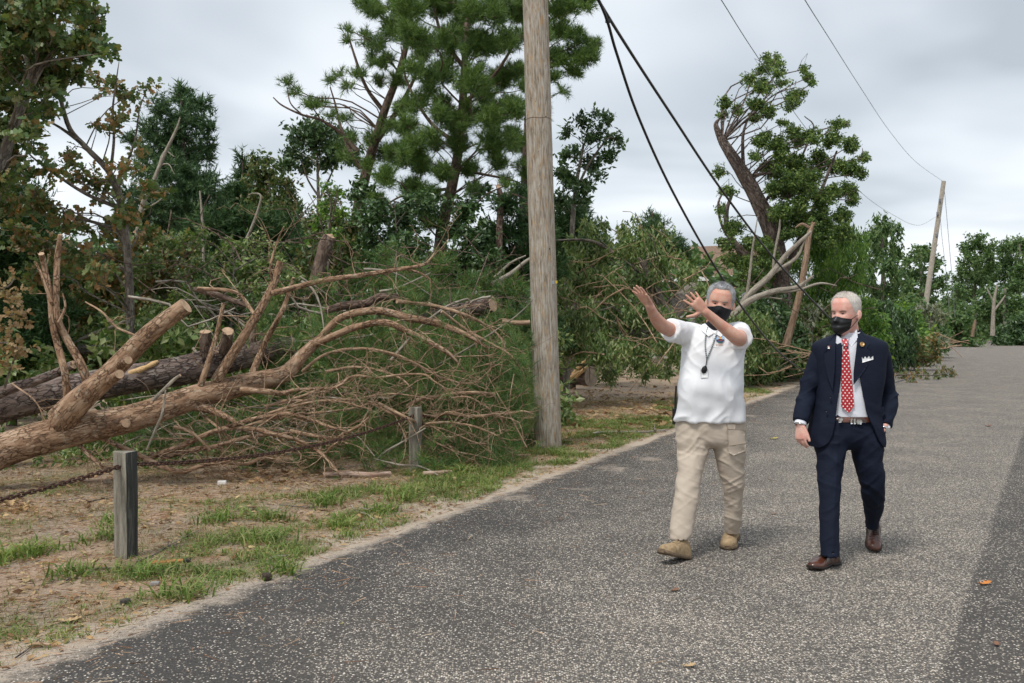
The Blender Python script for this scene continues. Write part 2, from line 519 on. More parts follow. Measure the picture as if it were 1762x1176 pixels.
sandm = mathn(n, l, 'MAXIMUM', mathn(n, l, 'MULTIPLY', sstep(n, l, spots, .0, .75), .8), edge)
sandm = mathn(n, l, 'MULTIPLY', sandm, sstep(n, l, noise_node(n, l, oc, 45, 3, .6).outputs['Fac'], .25, .55))
c2 = mixc(n, l, mathn(n, l, 'MULTIPLY', sandm, .85), c1, (.48, .40, .32))
l.new(c2, b.inputs['Base Color'])
b.inputs['Roughness'].default_value = .88; b.inputs['Specular IOR Level'].default_value = .25
bump(n, l, mathn(n, l, 'ADD', gap, mathn(n, l, 'MULTIPLY', sepc.outputs[1], .6)), b, .65, .006)
road = mb.build('road', m_road, attrs={'across': ACR, 'seam': SEAM})
tag(road, 'grey chip seal road running off to the right', kind='structure')

# ---- verge cover: grass blades, pine straw, dead leaves (nobody could count them)
rng = np.random.default_rng(4)
def blade_tuft(k, h, spread, w, rng):
    v, f = [], []
    for i in range(k):
        a = rng.uniform(0, 6.283); r = rng.uniform(0, spread * .4)
        b0 = np.array([math.cos(a) * r, math.sin(a) * r, -.01]); hh = h * rng.uniform(.5, 1.1)
        dr = np.array([math.cos(a), math.sin(a), 0]); sd = np.array([-dr[1], dr[0], 0]) * w
        mid = b0 + dr * spread * .35 + np.array([0, 0, hh * .65]); tip = b0 + dr * spread * rng.uniform(.8, 1.6) + np.array([0, 0, hh * rng.uniform(.6, 1)])
        o = len(v); v += [b0 - sd, b0 + sd, mid - sd * .8, mid + sd * .8, tip]
        f += [(o, o + 1, o + 3), (o, o + 3, o + 2), (o + 2, o + 3, o + 4)]
    return np.array(v), np.array(f)
def verge_points(n_, y0, y1, s0, s1):
    y = y0 + (y1 - y0) * rng.random(n_) ** 1.25
    s = s0 + (s1 - s0) * rng.random(n_)
    return edge_x(y) - s / EC, y, s
grassmats = leafmat('grass', [(.08, .14, .03), (.15, .235, .055), (.23, .30, .09), (.36, .32, .16)], .6, .3, .2)
mb = MB()
x, y, s = verge_points(66000, 4.0, 25, -.02, 4.0)
gm = grass_mask(x, y)
keep = rng.random(len(x)) < gm ** 1.1 * .9
x, y, gmk = x[keep], y[keep], gm[keep]
tm = [blade_tuft(5, .055, .055, .0032, rng) for _ in range(5)]
for i, t in enumerate(tm):
    q = np.arange(len(x)) % 5 == i
    pos = np.stack([x[q], y[q], ground_z(x[q], y[q])], 1)
    scatter(mb, t, pos, np.tile([0, 0, 1.0], (q.sum(), 1)) + .15 * rng.normal(size=(q.sum(), 3)), rng.uniform(.5, 1.35, q.sum()) * (.6 + .5 * gmk[q]), rng)
# a few taller clumps
cl = [(205, 900), (470, 890), (175, 925), (375, 895), (790, 815), (60, 950), (310, 1022), (480, 985), (700, 860), (20, 960), (655, 880), (850, 800), (960, 785), (560, 870), (590, 905), (450, 930), (250, 985), (120, 990)]
for (px, py) in cl:
    c = G(px, py)
    k_ = 26
    pos = c + rng.normal(size=(k_, 3)) * np.array([.07, .09, 0]); pos[:, 2] = ground_z(pos[:, 0], pos[:, 1])
    scatter(mb, tm[k_ % 5], pos, np.tile([0, 0, 1.0], (k_, 1)) + .2 * rng.normal(size=(k_, 3)), rng.uniform(1.2, 2.3, k_), rng)
# short dry and green stubble between the tufts, single blades
x, y, s = verge_points(100000, 4.0, 22, -.02, 5.5)
k_ = (rng.random(len(x)) < .25 + .75 * np.clip(fbm(np.stack([x * 1.7, y * 1.7, 0 * x], 1), 3, 55) * 2 + .6, 0, 1)) & (s > .1)
x, y = x[k_], y[k_]
stub = (np.array([[-.0022, 0, -.004], [.0022, 0, -.004], [.004, .008, .034]]), np.array([[0, 1, 2]]))
scatter(mb, stub, np.stack([x, y, ground_z(x, y)], 1), np.array([0, 0, 1.0]) + .55 * rng.normal(size=(len(x), 3)), rng.uniform(.5, 1.6, len(x)), rng, mat=1)
tag(mb.build('grass', [grassmats, leafmat('grass stubble', [(.10, .15, .04), (.2, .23, .09), (.38, .33, .19), (.5, .42, .28)], .7, .25, .15)]), 'short green grass tufts growing on the verge', 'grass', kind='stuff')

m_straw = leafmat('dry pine needles', [(.13, .065, .035), (.30, .165, .10), (.44, .28, .18), (.58, .44, .31)], .7, .1, .1)
mb = MB()
x, y, s = verge_points(60000, 4.0, 21, .03, 6)
k_ = rng.random(len(x)) < .35 + .65 * np.clip(s / .8, 0, 1)
x, y = x[k_], y[k_]
x2, y2, s2 = verge_points(5000, 4.0, 26, -2.6, 0)
k_ = rng.random(len(x2)) < np.exp(s2 / .7)
x, y = np.concatenate([x, x2[k_]]), np.concatenate([y, y2[k_]])
needle = (np.array([[-.0022, 0, -.06], [.0022, 0, -.06], [.0, .005, .06]]), np.array([[0, 1, 2]]))
a = rng.uniform(0, 6.283, len(x))
scatter(mb, needle, np.stack([x, y, np.maximum(ground_z(x, y), np.where((edge_x(y) - x) * EC < .05, .004, -1)) + .005 + .008 * rng.random(len(x))], 1), np.stack([np.cos(a), np.sin(a), .12 * rng.normal(size=len(x))], 1), rng.uniform(.5, 1.3, len(x)), rng)
tag(mb.build('pine_straw', m_straw), 'thin layer of fallen brown pine needles on the verge', 'pine straw', kind='stuff')

def oak_leaf(L=.11, wdt=.075):
    """a lobed leaf, slightly folded, lying along +Z"""
    pr = [(0, .0), (.10, .12), (.22, .48), (.30, .2), (.45, .85), (.55, .32), (.70, 1.0), (.78, .42), (.90, .5), (1.0, 0)]
    v = [(0, 0, t * L) for t, w_ in pr]
    v += [(w_ * wdt * .5, w_ * wdt * .16, (t + .04 * w_) * L) for t, w_ in pr[1:-1]]
    v += [(-w_ * wdt * .5, w_ * wdt * .16, (t + .04 * w_) * L) for t, w_ in pr[1:-1]]
    m_ = len(pr); f = []
    for s0, sgn in ((m_, 1), (m_ + m_ - 2, -1)):
        for i in range(m_ - 1):
            a_, b_ = i, i + 1
            ra = s0 + i - 1 if i >= 1 else None; rb = s0 + i if i + 1 <= m_ - 2 else None
            if ra is None: t_ = [(a_, b_, rb)]
            elif rb is None: t_ = [(a_, b_, ra)]
            else: t_ = [(a_, b_, rb), (a_, rb, ra)]
            f += t_ if sgn > 0 else [q[::-1] for q in t_]
    v = np.array(v); v[:, 1] += .25 * (v[:, 2] / L - .5) ** 2 * L
    return v, np.array(f)
OAK = oak_leaf()
m_dead = leafmat('dead leaves', [(.12, .06, .03), (.26, .15, .08), (.42, .28, .15), (.55, .42, .24)], .7, .15, .15)
mb = MB()
def litter(n_, px0, px1, py0, py1, sc):
    px = rng.uniform(px0, px1, n_); py = rng.uniform(py0, py1, n_)
    d = FPX * CAMH / (py - HY); x = (px - CX) * d / FPX
    k_ = (edge_x(d) - x) * EC > .15
    x, d = x[k_], d[k_]; a = rng.uniform(0, 6.283, len(x))
    scatter(mb, OAK, np.stack([x, d, ground_z(x, d) + .012], 1), np.stack([np.cos(a), np.sin(a), .25 * rng.normal(size=len(x))], 1), sc * rng.uniform(.5, 1.1, len(x)), rng, up=(0, 0, 1))
litter(800, 960, 1390, 655, 735, 1.5)
litter(500, 960, 1300, 690, 770, 1.0)
litter(420, 0, 950, 815, 900, .7)
litter(200, 0, 500, 900, 1100, .5)
litter(110, 400, 560, 800, 835, .9)
litter(60, 740, 830, 790, 815, .9)
litter(60, 0, 60, 860, 885, .9)
chip_t = (np.array([[0, 0, -.02], [.009, .003, 0], [0, 0, .022], [-.009, .004, .002]]), np.array([[0, 1, 2], [0, 2, 3]]))
x, y, s = verge_points(9000, 4.0, 24, .05, 5.5)
a = rng.uniform(0, 6.283, len(x))
scatter(mb, chip_t, np.stack([x, y, ground_z(x, y) + .009], 1), np.stack([np.cos(a), np.sin(a), .25 * rng.normal(size=len(x))], 1), rng.uniform(.5, 1.8, len(x)), rng, up=(0, 0, 1))
tag(mb.build('leaf_litter', m_dead), 'scattered brown dead leaves lying on the verge', 'leaf litter', kind='stuff')

# ---- utility pole
m_pole, n, l, b = newmat('weathered pole wood')
tcv = attr(n, 'tc').outputs['Vector']
v = mapping(n, l, tcv, (1, 1, .055))
g1 = noise_node(n, l, v, 75, 6, .65, .3)
g2 = noise_node(n, l, mapping(n, l, tcv, (1, 1, .18)), 26, 5, .7, .8)
g3 = noise_node(n, l, mapping(n, l, tcv, (1, 1, .1)), 60, 4, .6, .5)
col = ramp(n, [(.36, (.11, .085, .062)), (.46, (.29, .245, .19)), (.54, (.43, .385, .325)), (.66, (.60, .565, .51))])
l.new(mixc(n, l, .45, g1.outputs['Fac'], g2.outputs['Fac']), col.inputs[0])
c1 = mixc(n, l, sstep(n, l, g3.outputs['Fac'], .56, .64), col.outputs[0], (.42, .27, .14))
c1 = mixc(n, l, mathn(n, l, 'MULTIPLY', sstep(n, l, g2.outputs['Fac'], .56, .72), .8), c1, (.125, .095, .07))
ring = noise_node(n, l, mapping(n, l, tcv, (.15, .15, 1)), 1.7, 5, .7)
c1 = mixc(n, l, mathn(n, l, 'MULTIPLY', sstep(n, l, ring.outputs['Fac'], .55, .75), .5), c1, (.2, .165, .13))
l.new(c1, b.inputs['Base Color']); b.inputs['Roughness'].default_value = .85; b.inputs['Specular IOR Level'].default_value = .15
bump(n, l, mathn(n, l, 'ADD', g1.outputs['Fac'], mathn(n, l, 'MULTIPLY', g2.outputs['Fac'], 1.2)), b, .9, .012)
PB = G(943, 771); PD = PB[1]
pole = thing('utility_pole', 'thick weathered grey wooden utility pole standing beside the brush pile', 'utility pole', (PB[0], PD, 0))
mb = MB()
ptop = W(921, 0, PD); u_ = (ptop - PB) / ptop[2]
zz = np.concatenate([[-.15], np.linspace(0, 9.8, 50)])
P = PB[None] + u_[None] * zz[:, None]
tube(mb, P, np.interp(zz, [-.2, 0, 5.7, 9.8], [.175, .172, .160, .13]), 40, .025, seed=2)
mb.build('shaft', m_pole, pole, tc=True)
def at_pole(px, py, off=.0):
    """front of the shaft at a pixel"""
    q = W(px, py, PD)
    c = PB + u_ * q[2]; r = np.interp(q[2], [0, 5.7], [.172, .160]); dx = np.clip(q[0] - c[0], -r * .98, r * .98)
    return np.array([c[0] + dx, c[1] - math.sqrt(r * r - dx * dx) - off, q[2]])
def boxv(c, sx, sy, sz, rz=0):
    v = np.array([[x, y, z] for x in (-.5, .5) for y in (-.5, .5) for z in (-.5, .5)]) * [sx, sy, sz]
    ca, sa = math.cos(rz), math.sin(rz)
    v = np.stack([v[:, 0] * ca - v[:, 1] * sa, v[:, 0] * sa + v[:, 1] * ca, v[:, 2]], 1) + np.asarray(c)
    return v, np.array([[0, 1, 3, 2], [4, 6, 7, 5], [0, 4, 5, 1], [2, 3, 7, 6], [0, 2, 6, 4], [1, 5, 7, 3]])
def box(mb, c, sx, sy, sz, rz=0, mat=0):
    v, f = boxv(c, sx, sy, sz, rz); mb.add(v, f, mat, smooth=False); return mb
def bevel_mesh(me, w, seg=2):
    import bmesh
    bm = bmesh.new(); bm.from_mesh(me)
    bmesh.ops.bevel(bm, geom=bm.edges[:], offset=w, segments=seg, profile=.6, affect='EDGES')
    bm.to_mesh(me); bm.free(); return me
q = at_pole(956, 486, .004); box(MB(), q, .05, .006, .035, .75).build('tag_plate', plain('yellow tag', (.75, .55, .04), .5), pole)
q = at_pole(951, 487, .006); box(MB(), q, .03, .008, .04, .45).build('tag_bracket', plain('tag grey', (.4, .42, .45), .4, metal=.6), pole)
m_hole = plain('dark knot', (.05, .04, .03), .9)
for (px, py) in ((921, 180), (938, 205), (926, 265), (932, 330), (944, 430), (925, 118)):
    q = at_pole(px, py, -.004)
    mbk = MB(); th = np.linspace(0, 6.283, 9)[:-1]
    mbk.add(np.vstack([[q + [math.cos(t) * .014, .004, math.sin(t) * .02] for t in th], [q - [0, .007, 0]]]), [[i, (i + 1) % 8, 8] for i in range(8)])
    mbk.build('knot', m_hole, pole)
q0 = PB + u_ * 4.15
mb = MB(); th = np.linspace(0, 6.283, 41); tube(mb, np.stack([q0[0] + np.cos(th) * .163, q0[1] + np.sin(th) * .163, q0[2] + 0 * th + .004 * np.sin(5 * th)], 1), .0035, 5)
mb.build('band_mark', plain('rust stain band', (.16, .1, .07), .8), pole)
pole_insul = MB()
box(pole_insul, PB + u_ * 9.2 + [0, 0, .0], 2.4, .1, .12, .4); pole_insul.build('crossarm', m_pole, pole, tc=True)

# ---- far leaning pole
m_pole2 = plain('pale far pole wood', (.36, .32, .26), .85, .25, 12)
FB, FD = W(1590, 560, 57), 57.0
far_pole = thing('utility_pole', 'distant pale utility pole leaning right above the bushes', 'utility pole', (*W(1587, 567, 57)[:2], 0))
mb = MB(); b0 = np.array([*W(1587, 567, 57)[:2], -.1]); t0 = W(1624, 312, 57); b0[0] -= .25
tube(mb, smooth_path([b0, t0], 14), [.17, .12], 14); mb.build('shaft', m_pole2, far_pole, tc=True)
m_metal = plain('grey hardware', (.22, .23, .25), .5, metal=.5)
for (px, py) in ((1617, 345), (1613, 368), (1612, 405)):
    q = W(px, py, 56.85); mb = MB(); tube(mb, smooth_path([q - [0, 0, .12], q + [0, 0, .12]], 5), [.04, .07, .05, .07, .03], 8); mb.build('insulator', m_metal, far_pole)
m_wire = plain('black cable', (.012, .012, .013), .45, spec=.5)
m_gwire = plain('grey wire', (.2, .205, .215), .5)
def wire(name, label, pts, r, mat, nn=60, cat='cable'):
    mb = MB(); P = smooth_path([W(*p) for p in pts], nn); tube(mb, P, r, 7)
    o = mb.build(name, mat); return tag(o, label, cat)
wire('hanging_wire', 'thin slack wire hanging down beside the distant leaning pole', [(1624, 316, 57), (1628, 360, 57), (1634, 430, 57.2), (1640, 500, 57.4), (1643, 545, 57.6)], .014, m_gwire, cat='wire')
wire('hanging_wire', 'thin slack wire hanging close along the distant leaning pole', [(1617, 348, 56.8), (1620, 400, 57), (1628, 470, 57.2), (1634, 545, 57.4)], .012, m_gwire, cat='wire')
wire('overhead_wire', 'thin grey wire sweeping from upper right sky to the far pole top', [(1330, -95, 12), (1385, 0, 16), (1428, 68, 22), (1480, 150, 30), (1530, 225, 39), (1575, 278, 48), (1623, 313, 57)], .0085, m_gwire, cat='wire')
wire('overhead_wire', 'thin grey wire passing behind the broken tree to the far pole', [(1180, -90, 11), (1241, 0, 15), (1300, 93, 20), (1390, 225, 30), (1480, 330, 40), (1540, 372, 48), (1580, 388, 53), (1613, 372, 57)], .008, m_gwire, cat='wire')

cab1 = [(960, -120, 12.4), (1029, 0, 12.9), (1090, 98, 14.3), (1160, 205, 16), (1240, 325, 18.2), (1330, 443, 21), (1425, 545, 24.5), (1480, 592, 30), (1520, 606, 46), (1545, 606.5, 60), (1562, 604.5, 66), (1582, 600, 75)]
wire('downed_cable', 'thicker black cable slanting from the sky to behind the suited man', cab1, .022, m_wire, 160)
cab2 = [(970, -130, 12.35), (1030, 0, 12.8), (1046, 40, 13), (1062, 95, 13.4), (1100, 205, 14.6), (1160, 335, 16.2), (1240, 475, 18.6), (1310, 573, 21), (1350, 615, 22.8), (1385, 640, 25.5)]
wire('downed_cable', 'steeper black cable drooping from the sky down past the polo shirted man', cab2 + [(1402, 650, 28.3), (1430, 656, 28.2), (1480, 661, 27.2), (1530, 660, 27.5), (1552, 655.5, 28.9), (1567, 650, 30.8), (1578, 640, 35), (1588, 624, 44.8), (1606, 613, 55), (1635, 601, 75)], .020, m_wire, 240)
mb = MB(); q = W(1046, 36, 13); box(mb, q, .06, .04, .05, .2)
tag(mb.build('cable_clamp', m_wire), 'small black clamp joining the two hanging black cables', 'clamp')

# ---- verge posts and chains
m_post, n, l, b = newmat('old post timber')
oc = n.new('ShaderNodeTexCoord').outputs['Object']
g1 = noise_node(n, l, mapping(n, l, oc, (1, 1, .06)), 70, 6, .7, .4)
g2 = noise_node(n, l, mapping(n, l, oc, (1, 1, .25)), 16, 5, .7)
col = ramp(n, [(.3, (.06, .053, .04)), (.45, (.19, .172, .138)), (.6, (.34, .312, .26)), (.75, (.47, .44, .38))])
l.new(mixc(n, l, .5, g1.outputs['Fac'], g2.outputs['Fac']), col.inputs[0])
l.new(col.outputs[0], b.inputs['Base Color']); b.inputs['Roughness'].default_value = .9; b.inputs['Specular IOR Level'].default_value = .15
bump(n, l, g1.outputs['Fac'], b, .9, .01)
m_post_dark, n, l, b = newmat('dark post timber')
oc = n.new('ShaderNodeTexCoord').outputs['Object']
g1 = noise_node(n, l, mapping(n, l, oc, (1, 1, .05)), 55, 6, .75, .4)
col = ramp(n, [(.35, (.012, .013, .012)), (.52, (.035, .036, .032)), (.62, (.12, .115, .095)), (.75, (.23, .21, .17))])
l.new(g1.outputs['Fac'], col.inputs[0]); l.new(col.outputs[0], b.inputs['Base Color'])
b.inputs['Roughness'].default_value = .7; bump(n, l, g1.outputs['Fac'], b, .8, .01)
P1, P2 = G(217, 957), G(715, 809)
CDIR = unit(P2 - P1); YAW = math.atan2(P2[0] - P1[0], P2[1] - P1[1])
def post(p, h, label, dark):
    t = thing('verge_post', label, 'post', p, 'posts along the chained verge')
    mb = MB()
    v, f = boxv((0, 0, h / 2 - .06), .108, .108, h + .12)
    mb.add(v, f, smooth=False)
    me = bevel_mesh(mb.mesh('timber', [m_post, m_post_dark]), .007)
    import bmesh
    bm = bmesh.new(); bm.from_mesh(me)
    for k in range(9):
        z = -.05 + (h + .05) * (k + .5) / 9
        bmesh.ops.bisect_plane(bm, geom=bm.verts[:] + bm.edges[:] + bm.faces[:], plane_co=(0, 0, z), plane_no=(0, 0, 1))
    bm.to_mesh(me); bm.free()
    co = np.zeros(len(me.vertices) * 3, np.float32); me.vertices.foreach_get('co', co); co = co.reshape(-1, 3)
    co[:, :2] += .004 * np.stack([vnoise(co * 9 + 3 * h, 1), vnoise(co * 9 + 7, 2)], 1) * (co[:, 2:3] > 0)
    co[:, 2] += np.where(co[:, 2] > h - .02, .008 * vnoise(co * 25, 3), 0)
    me.vertices.foreach_set('co', co.ravel())
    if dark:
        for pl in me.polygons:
            if pl.normal.x > .5: pl.material_index = 1  # this one side face gets the much darker timber colour
    o = bpy.data.objects.new('timber', me); COL.objects.link(o); o.parent = t
    t.rotation_euler = (math.radians(.6), 0, -YAW)
    mb = MB(); th = np.linspace(0, 2 * np.pi, 13)[:-1]
    ring = np.stack([np.cos(th) * .019, 0 * th - .0565, np.sin(th) * .019 + h - .085], 1)
    inn = ring * [.8, 1, .8] + [0, .004, (h - .085) * .2]
    vv = np.vstack([ring, inn, inn.mean(0) + [0, .003, 0]])
    ff = [[i, (i + 1) % 12, 12 + (i + 1) % 12] for i in range(12)] + [[i, 12 + (i + 1) % 12, 12 + i] for i in range(12)] + [[12 + i, 12 + (i + 1) % 12, 24] for i in range(12)]
    mb.add(vv, ff); o = mb.build('chain_hole', plain('hole black', (.006, .005, .005), .9)); o.parent = t
    return t
post(P1, .695, 'nearest grey verge post with one much darker face', True)
post(P2, .672, 'farther grey verge post standing in front of the brush pile', False)

m_rust, n, l, b = newmat('rusty chain')
oc = n.new('ShaderNodeTexCoord').outputs['Object']
nz = noise_node(n, l, oc, 60, 5, .7)
col = ramp(n, [(.3, (.022, .012, .01)), (.5, (.07, .033, .024)), (.7, (.15, .07, .045))])
l.new(nz.outputs['Fac'], col.inputs[0]); l.new(col.outputs[0], b.inputs['Base Color'])
b.inputs['Roughness'].default_value = .7; b.inputs['Metallic'].default_value = .35; bump(n, l, nz.outputs['Fac'], b, .5, .003)
mbl = MB(); th = np.linspace(0, 2 * np.pi, 15)
lp = np.stack([.0125 * np.cos(th), 0 * th, .0125 * np.sin(th) + .0135 * np.sign(np.sin(th + 1e-9)) * (np.abs(np.sin(th)) > .05)], 1)
tube(mbl, lp, .0052, 6, cap=False)
link_me = mbl.mesh('link', m_rust)
def chain(a, b_, sag, t0, t1, label):
    root = thing('rusty_chain', label, 'chain', tuple(a * (1 - (t0 + t1) / 2) + b_ * (t0 + t1) / 2), 'chains strung along the verge posts')
    Ld = np.linalg.norm(b_ - a); N = int(Ld * (t1 - t0) / .0375)
    ts = np.linspace(t0, t1, N)
    pts = a[None] * (1 - ts[:, None]) + b_[None] * ts[:, None]; pts[:, 2] -= sag * 4 * ts * (1 - ts)
    tan = np.gradient(pts, axis=0)
    for i in range(N):
        o = bpy.data.objects.new('link', link_me); COL.objects.link(o)
        q = Vector(tan[i]).to_track_quat('Z', 'Y').to_matrix().to_4x4()
        o.matrix_basis = Matrix.Translation(Vector(pts[i]) - root.location) @ q @ Matrix.Rotation((i % 2) * math.pi / 2 + .5 + .2 * math.sin(i * 1.7), 4, 'Z')
        o.parent = root
H1, H2 = P1 + [0, 0, .60], P2 + [0, 0, .585]
D12 = P2 - P1
chain(H1 - CDIR * .045, H1 - D12 * 1.0, .10, 0, .45, 'rusty chain running from the nearest post out of the left edge')
chain(H1 + CDIR * .05, H2 - CDIR * .05, .115, 0, 1, 'rusty chain sagging between the two verge posts')
chain(H2 + CDIR * .05, H2 + D12 * .9 - [0, 0, .25], .10, 0, .3, 'rusty chain leaving the farther post into the brush')

# ---- the house behind the fallen trees
house = thing('house', 'grey house with brown shingle roof half hidden behind fallen trees', 'house', (*W(1188, 567, 52)[:2], 0))
hc = np.array([*W(1172, 567, 55)[:2], 0.0]); HR = math.radians(-32)
def hl(x, y, z):
    return hc + np.array([x * math.cos(HR) - y * math.sin(HR), x * math.sin(HR) + y * math.cos(HR), z])
m_sid = plain('pale grey siding', (.42, .42, .42), .7, .08, 8)
m_shin = plain('brown shingles', (.2, .13, .09), .85, .3, 14, bumpk=.5)
m_white = plain('white trim paint', (.75, .75, .73), .5, .05)
hx, hy, he, hr_ = 4.6, 3.4, 4.3, 5.95
mb = MB()
vv = [hl(sx * hx, sy * hy, z) for z in (0, he) for sx, sy in ((-1, -1), (1, -1), (1, 1), (-1, 1))] + [hl(-hx, 0, hr_ - .1), hl(hx, 0, hr_ - .1)]
mb.add(vv, [[0, 1, 5, 4], [1, 2, 6, 5], [2, 3, 7, 6], [3, 0, 4, 7]], smooth=False); mb.add(vv, [[4, 7, 8], [5, 9, 6]], smooth=False)
wl_ = mb.build('wall', m_sid, house)
for k_ in range(14):
    mb = MB(); box(mb, hl(0, -hy - .012, .3 + k_ * .29), 2 * hx, .03, .02, HR); mb.build('siding_joint', m_white, wl_)
mb = MB(); ov = .45
def slab(mb, a, b_, c, d, t):
    nrm = unit(np.cross(b_ - a, d - a)); vv = np.array([a, b_, c, d, a + nrm * t, b_ + nrm * t, c + nrm * t, d + nrm * t])
    mb.add(vv, [[3, 2, 1, 0], [4, 5, 6, 7], [0, 1, 5, 4], [1, 2, 6, 5], [2, 3, 7, 6], [3, 0, 4, 7]], smooth=False)
ez = he - ov * (hr_ - he) / hy
slab(mb, hl(-hx - ov, -hy - ov, ez), hl(hx + ov, -hy - ov, ez), hl(hx + ov, 0, hr_), hl(-hx - ov, 0, hr_), .08)
slab(mb, hl(hx + ov, hy + ov, ez), hl(-hx - ov, hy + ov, ez), hl(-hx - ov, 0, hr_), hl(hx + ov, 0, hr_), .08)
rf = mb.build('roof', m_shin, house)
mb = MB(); box(mb, hl(0, -hy - ov - .03, ez - .02), 2 * hx + 2 * ov, .06, .22, HR); mb.build('fascia', m_white, rf)
for x_ in (-2.4, .6, 3.0):
    mb = MB(); box(mb, hl(x_, -hy - .03, 2.9), 1.1, .06, 1.3, HR); wd = mb.build('window', plain('window glass', (.03, .04, .05), .1), house)
    mb = MB()
    for zz_ in (2.2, 3.6): box(mb, hl(x_, -hy - .06, zz_), 1.25, .08, .1, HR)
    for xx_ in (-.6, .6): box(mb, hl(x_ + xx_, -hy - .065, 2.9), .1, .08, 1.3, HR)
    mb.build('frame', m_white, wd)
# ================================================================== trees, standing and broken
m_bark_pine = barkmat('pine bark', (.075, .050, .038), (.165, .115, .088), (.27, .205, .165), 26, .35, 1.0)
m_bark_fresh = barkmat('tan fallen pine bark', (.16, .09, .052), (.34, .215, .135), (.50, .365, .255), 34, .4, .9, .5)
m_bark_dark = barkmat('dark scaly bark', (.07, .052, .045), (.17, .125, .105), (.31, .26, .235), 24, .45, 1.2, .6)
m_bark_grey = barkmat('grey bark', (.09, .075, .06), (.2, .17, .14), (.33, .30, .255), 40, .3, .7)
m_twig = barkmat('reddish twig bark', (.16, .10, .062), (.36, .24, .152), (.54, .40, .285), 60, .3, .4)
m_pale = barkmat('pale dead wood', (.2, .165, .13), (.33, .29, .235), (.46, .42, .35), 50, .2, .4)
m_cut = plain('fresh cut wood', (.43, .29, .185), .7, .3, 25)
m_splint = plain('splintered yellow wood', (.55, .36, .17), .7, .3, 60, bumpk=.5)
L_PINE = leafmat('pine needles', [(0.043, 0.096, 0.025), (0.082, 0.162, 0.039), (0.140, 0.239, 0.057), (0.238, 0.323, 0.103)], .5, .3)
L_PINEF = leafmat('fallen pine needles green', [(0.031, 0.091, 0.025), (0.059, 0.150, 0.043), (0.117, 0.248, 0.068), (0.167, 0.258, 0.087), (0.314, 0.237, 0.097)], .5, .3)
L_CEDAR = leafmat('cedar sprays', [(0.020, 0.054, 0.020), (0.034, 0.091, 0.030), (0.063, 0.134, 0.043), (0.108, 0.162, 0.057)], .6, .2)
L_CEDB = leafmat('bluish cedar sprays', [(0.028, 0.069, 0.033), (0.051, 0.117, 0.049), (0.089, 0.168, 0.068), (0.138, 0.205, 0.097)], .6, .2)
L_OAK = leafmat('oak leaves', [(0.044, 0.086, 0.028), (0.075, 0.140, 0.039), (0.117, 0.184, 0.057), (0.167, 0.216, 0.077), (0.236, 0.162, 0.068)], .42, .3, .5)
L_OAKB = leafmat('browning oak leaves', [(0.059, 0.108, 0.034), (0.108, 0.173, 0.054), (0.177, 0.237, 0.087), (0.294, 0.205, 0.087), (0.393, 0.216, 0.097)], .45, .3, .5)
L_DEADOAK = leafmat('dead tan oak leaves', [(.20, .12, .06), (.33, .22, .12), (.44, .32, .18), (.18, .17, .08)], .6, .3)
L_BROAD = leafmat('olive broad leaves', [(0.059, 0.118, 0.030), (0.108, 0.190, 0.054), (0.177, 0.269, 0.082), (0.294, 0.355, 0.145), (0.393, 0.431, 0.232)], .42, .35, .5)
L_HOLLY = leafmat('dark glossy leaves', [(0.028, 0.065, 0.021), (0.051, 0.108, 0.034), (0.078, 0.155, 0.048), (0.117, 0.184, 0.068)], .35, .2, .6)
L_LOCUST = leafmat('fresh green leaves', [(0.059, 0.140, 0.034), (0.102, 0.216, 0.049), (0.177, 0.323, 0.069), (0.333, 0.474, 0.106)], .45, .4, .4)
L_LOCUST2 = leafmat('mixed green leaves', [(0.034, 0.071, 0.025), (0.063, 0.124, 0.037), (0.115, 0.201, 0.052), (0.184, 0.278, 0.069), (0.310, 0.391, 0.115)], .45, .35, .4)
L_FAR = leafmat('distant leaves', [(0.051, 0.113, 0.039), (0.083, 0.162, 0.054), (0.128, 0.216, 0.077), (0.186, 0.269, 0.106)], .5, .3)
L_SILVER = leafmat('pale silvery leaves', [(.13, .16, .10), (.25, .28, .20), (.38, .40, .32)], .5, .3)

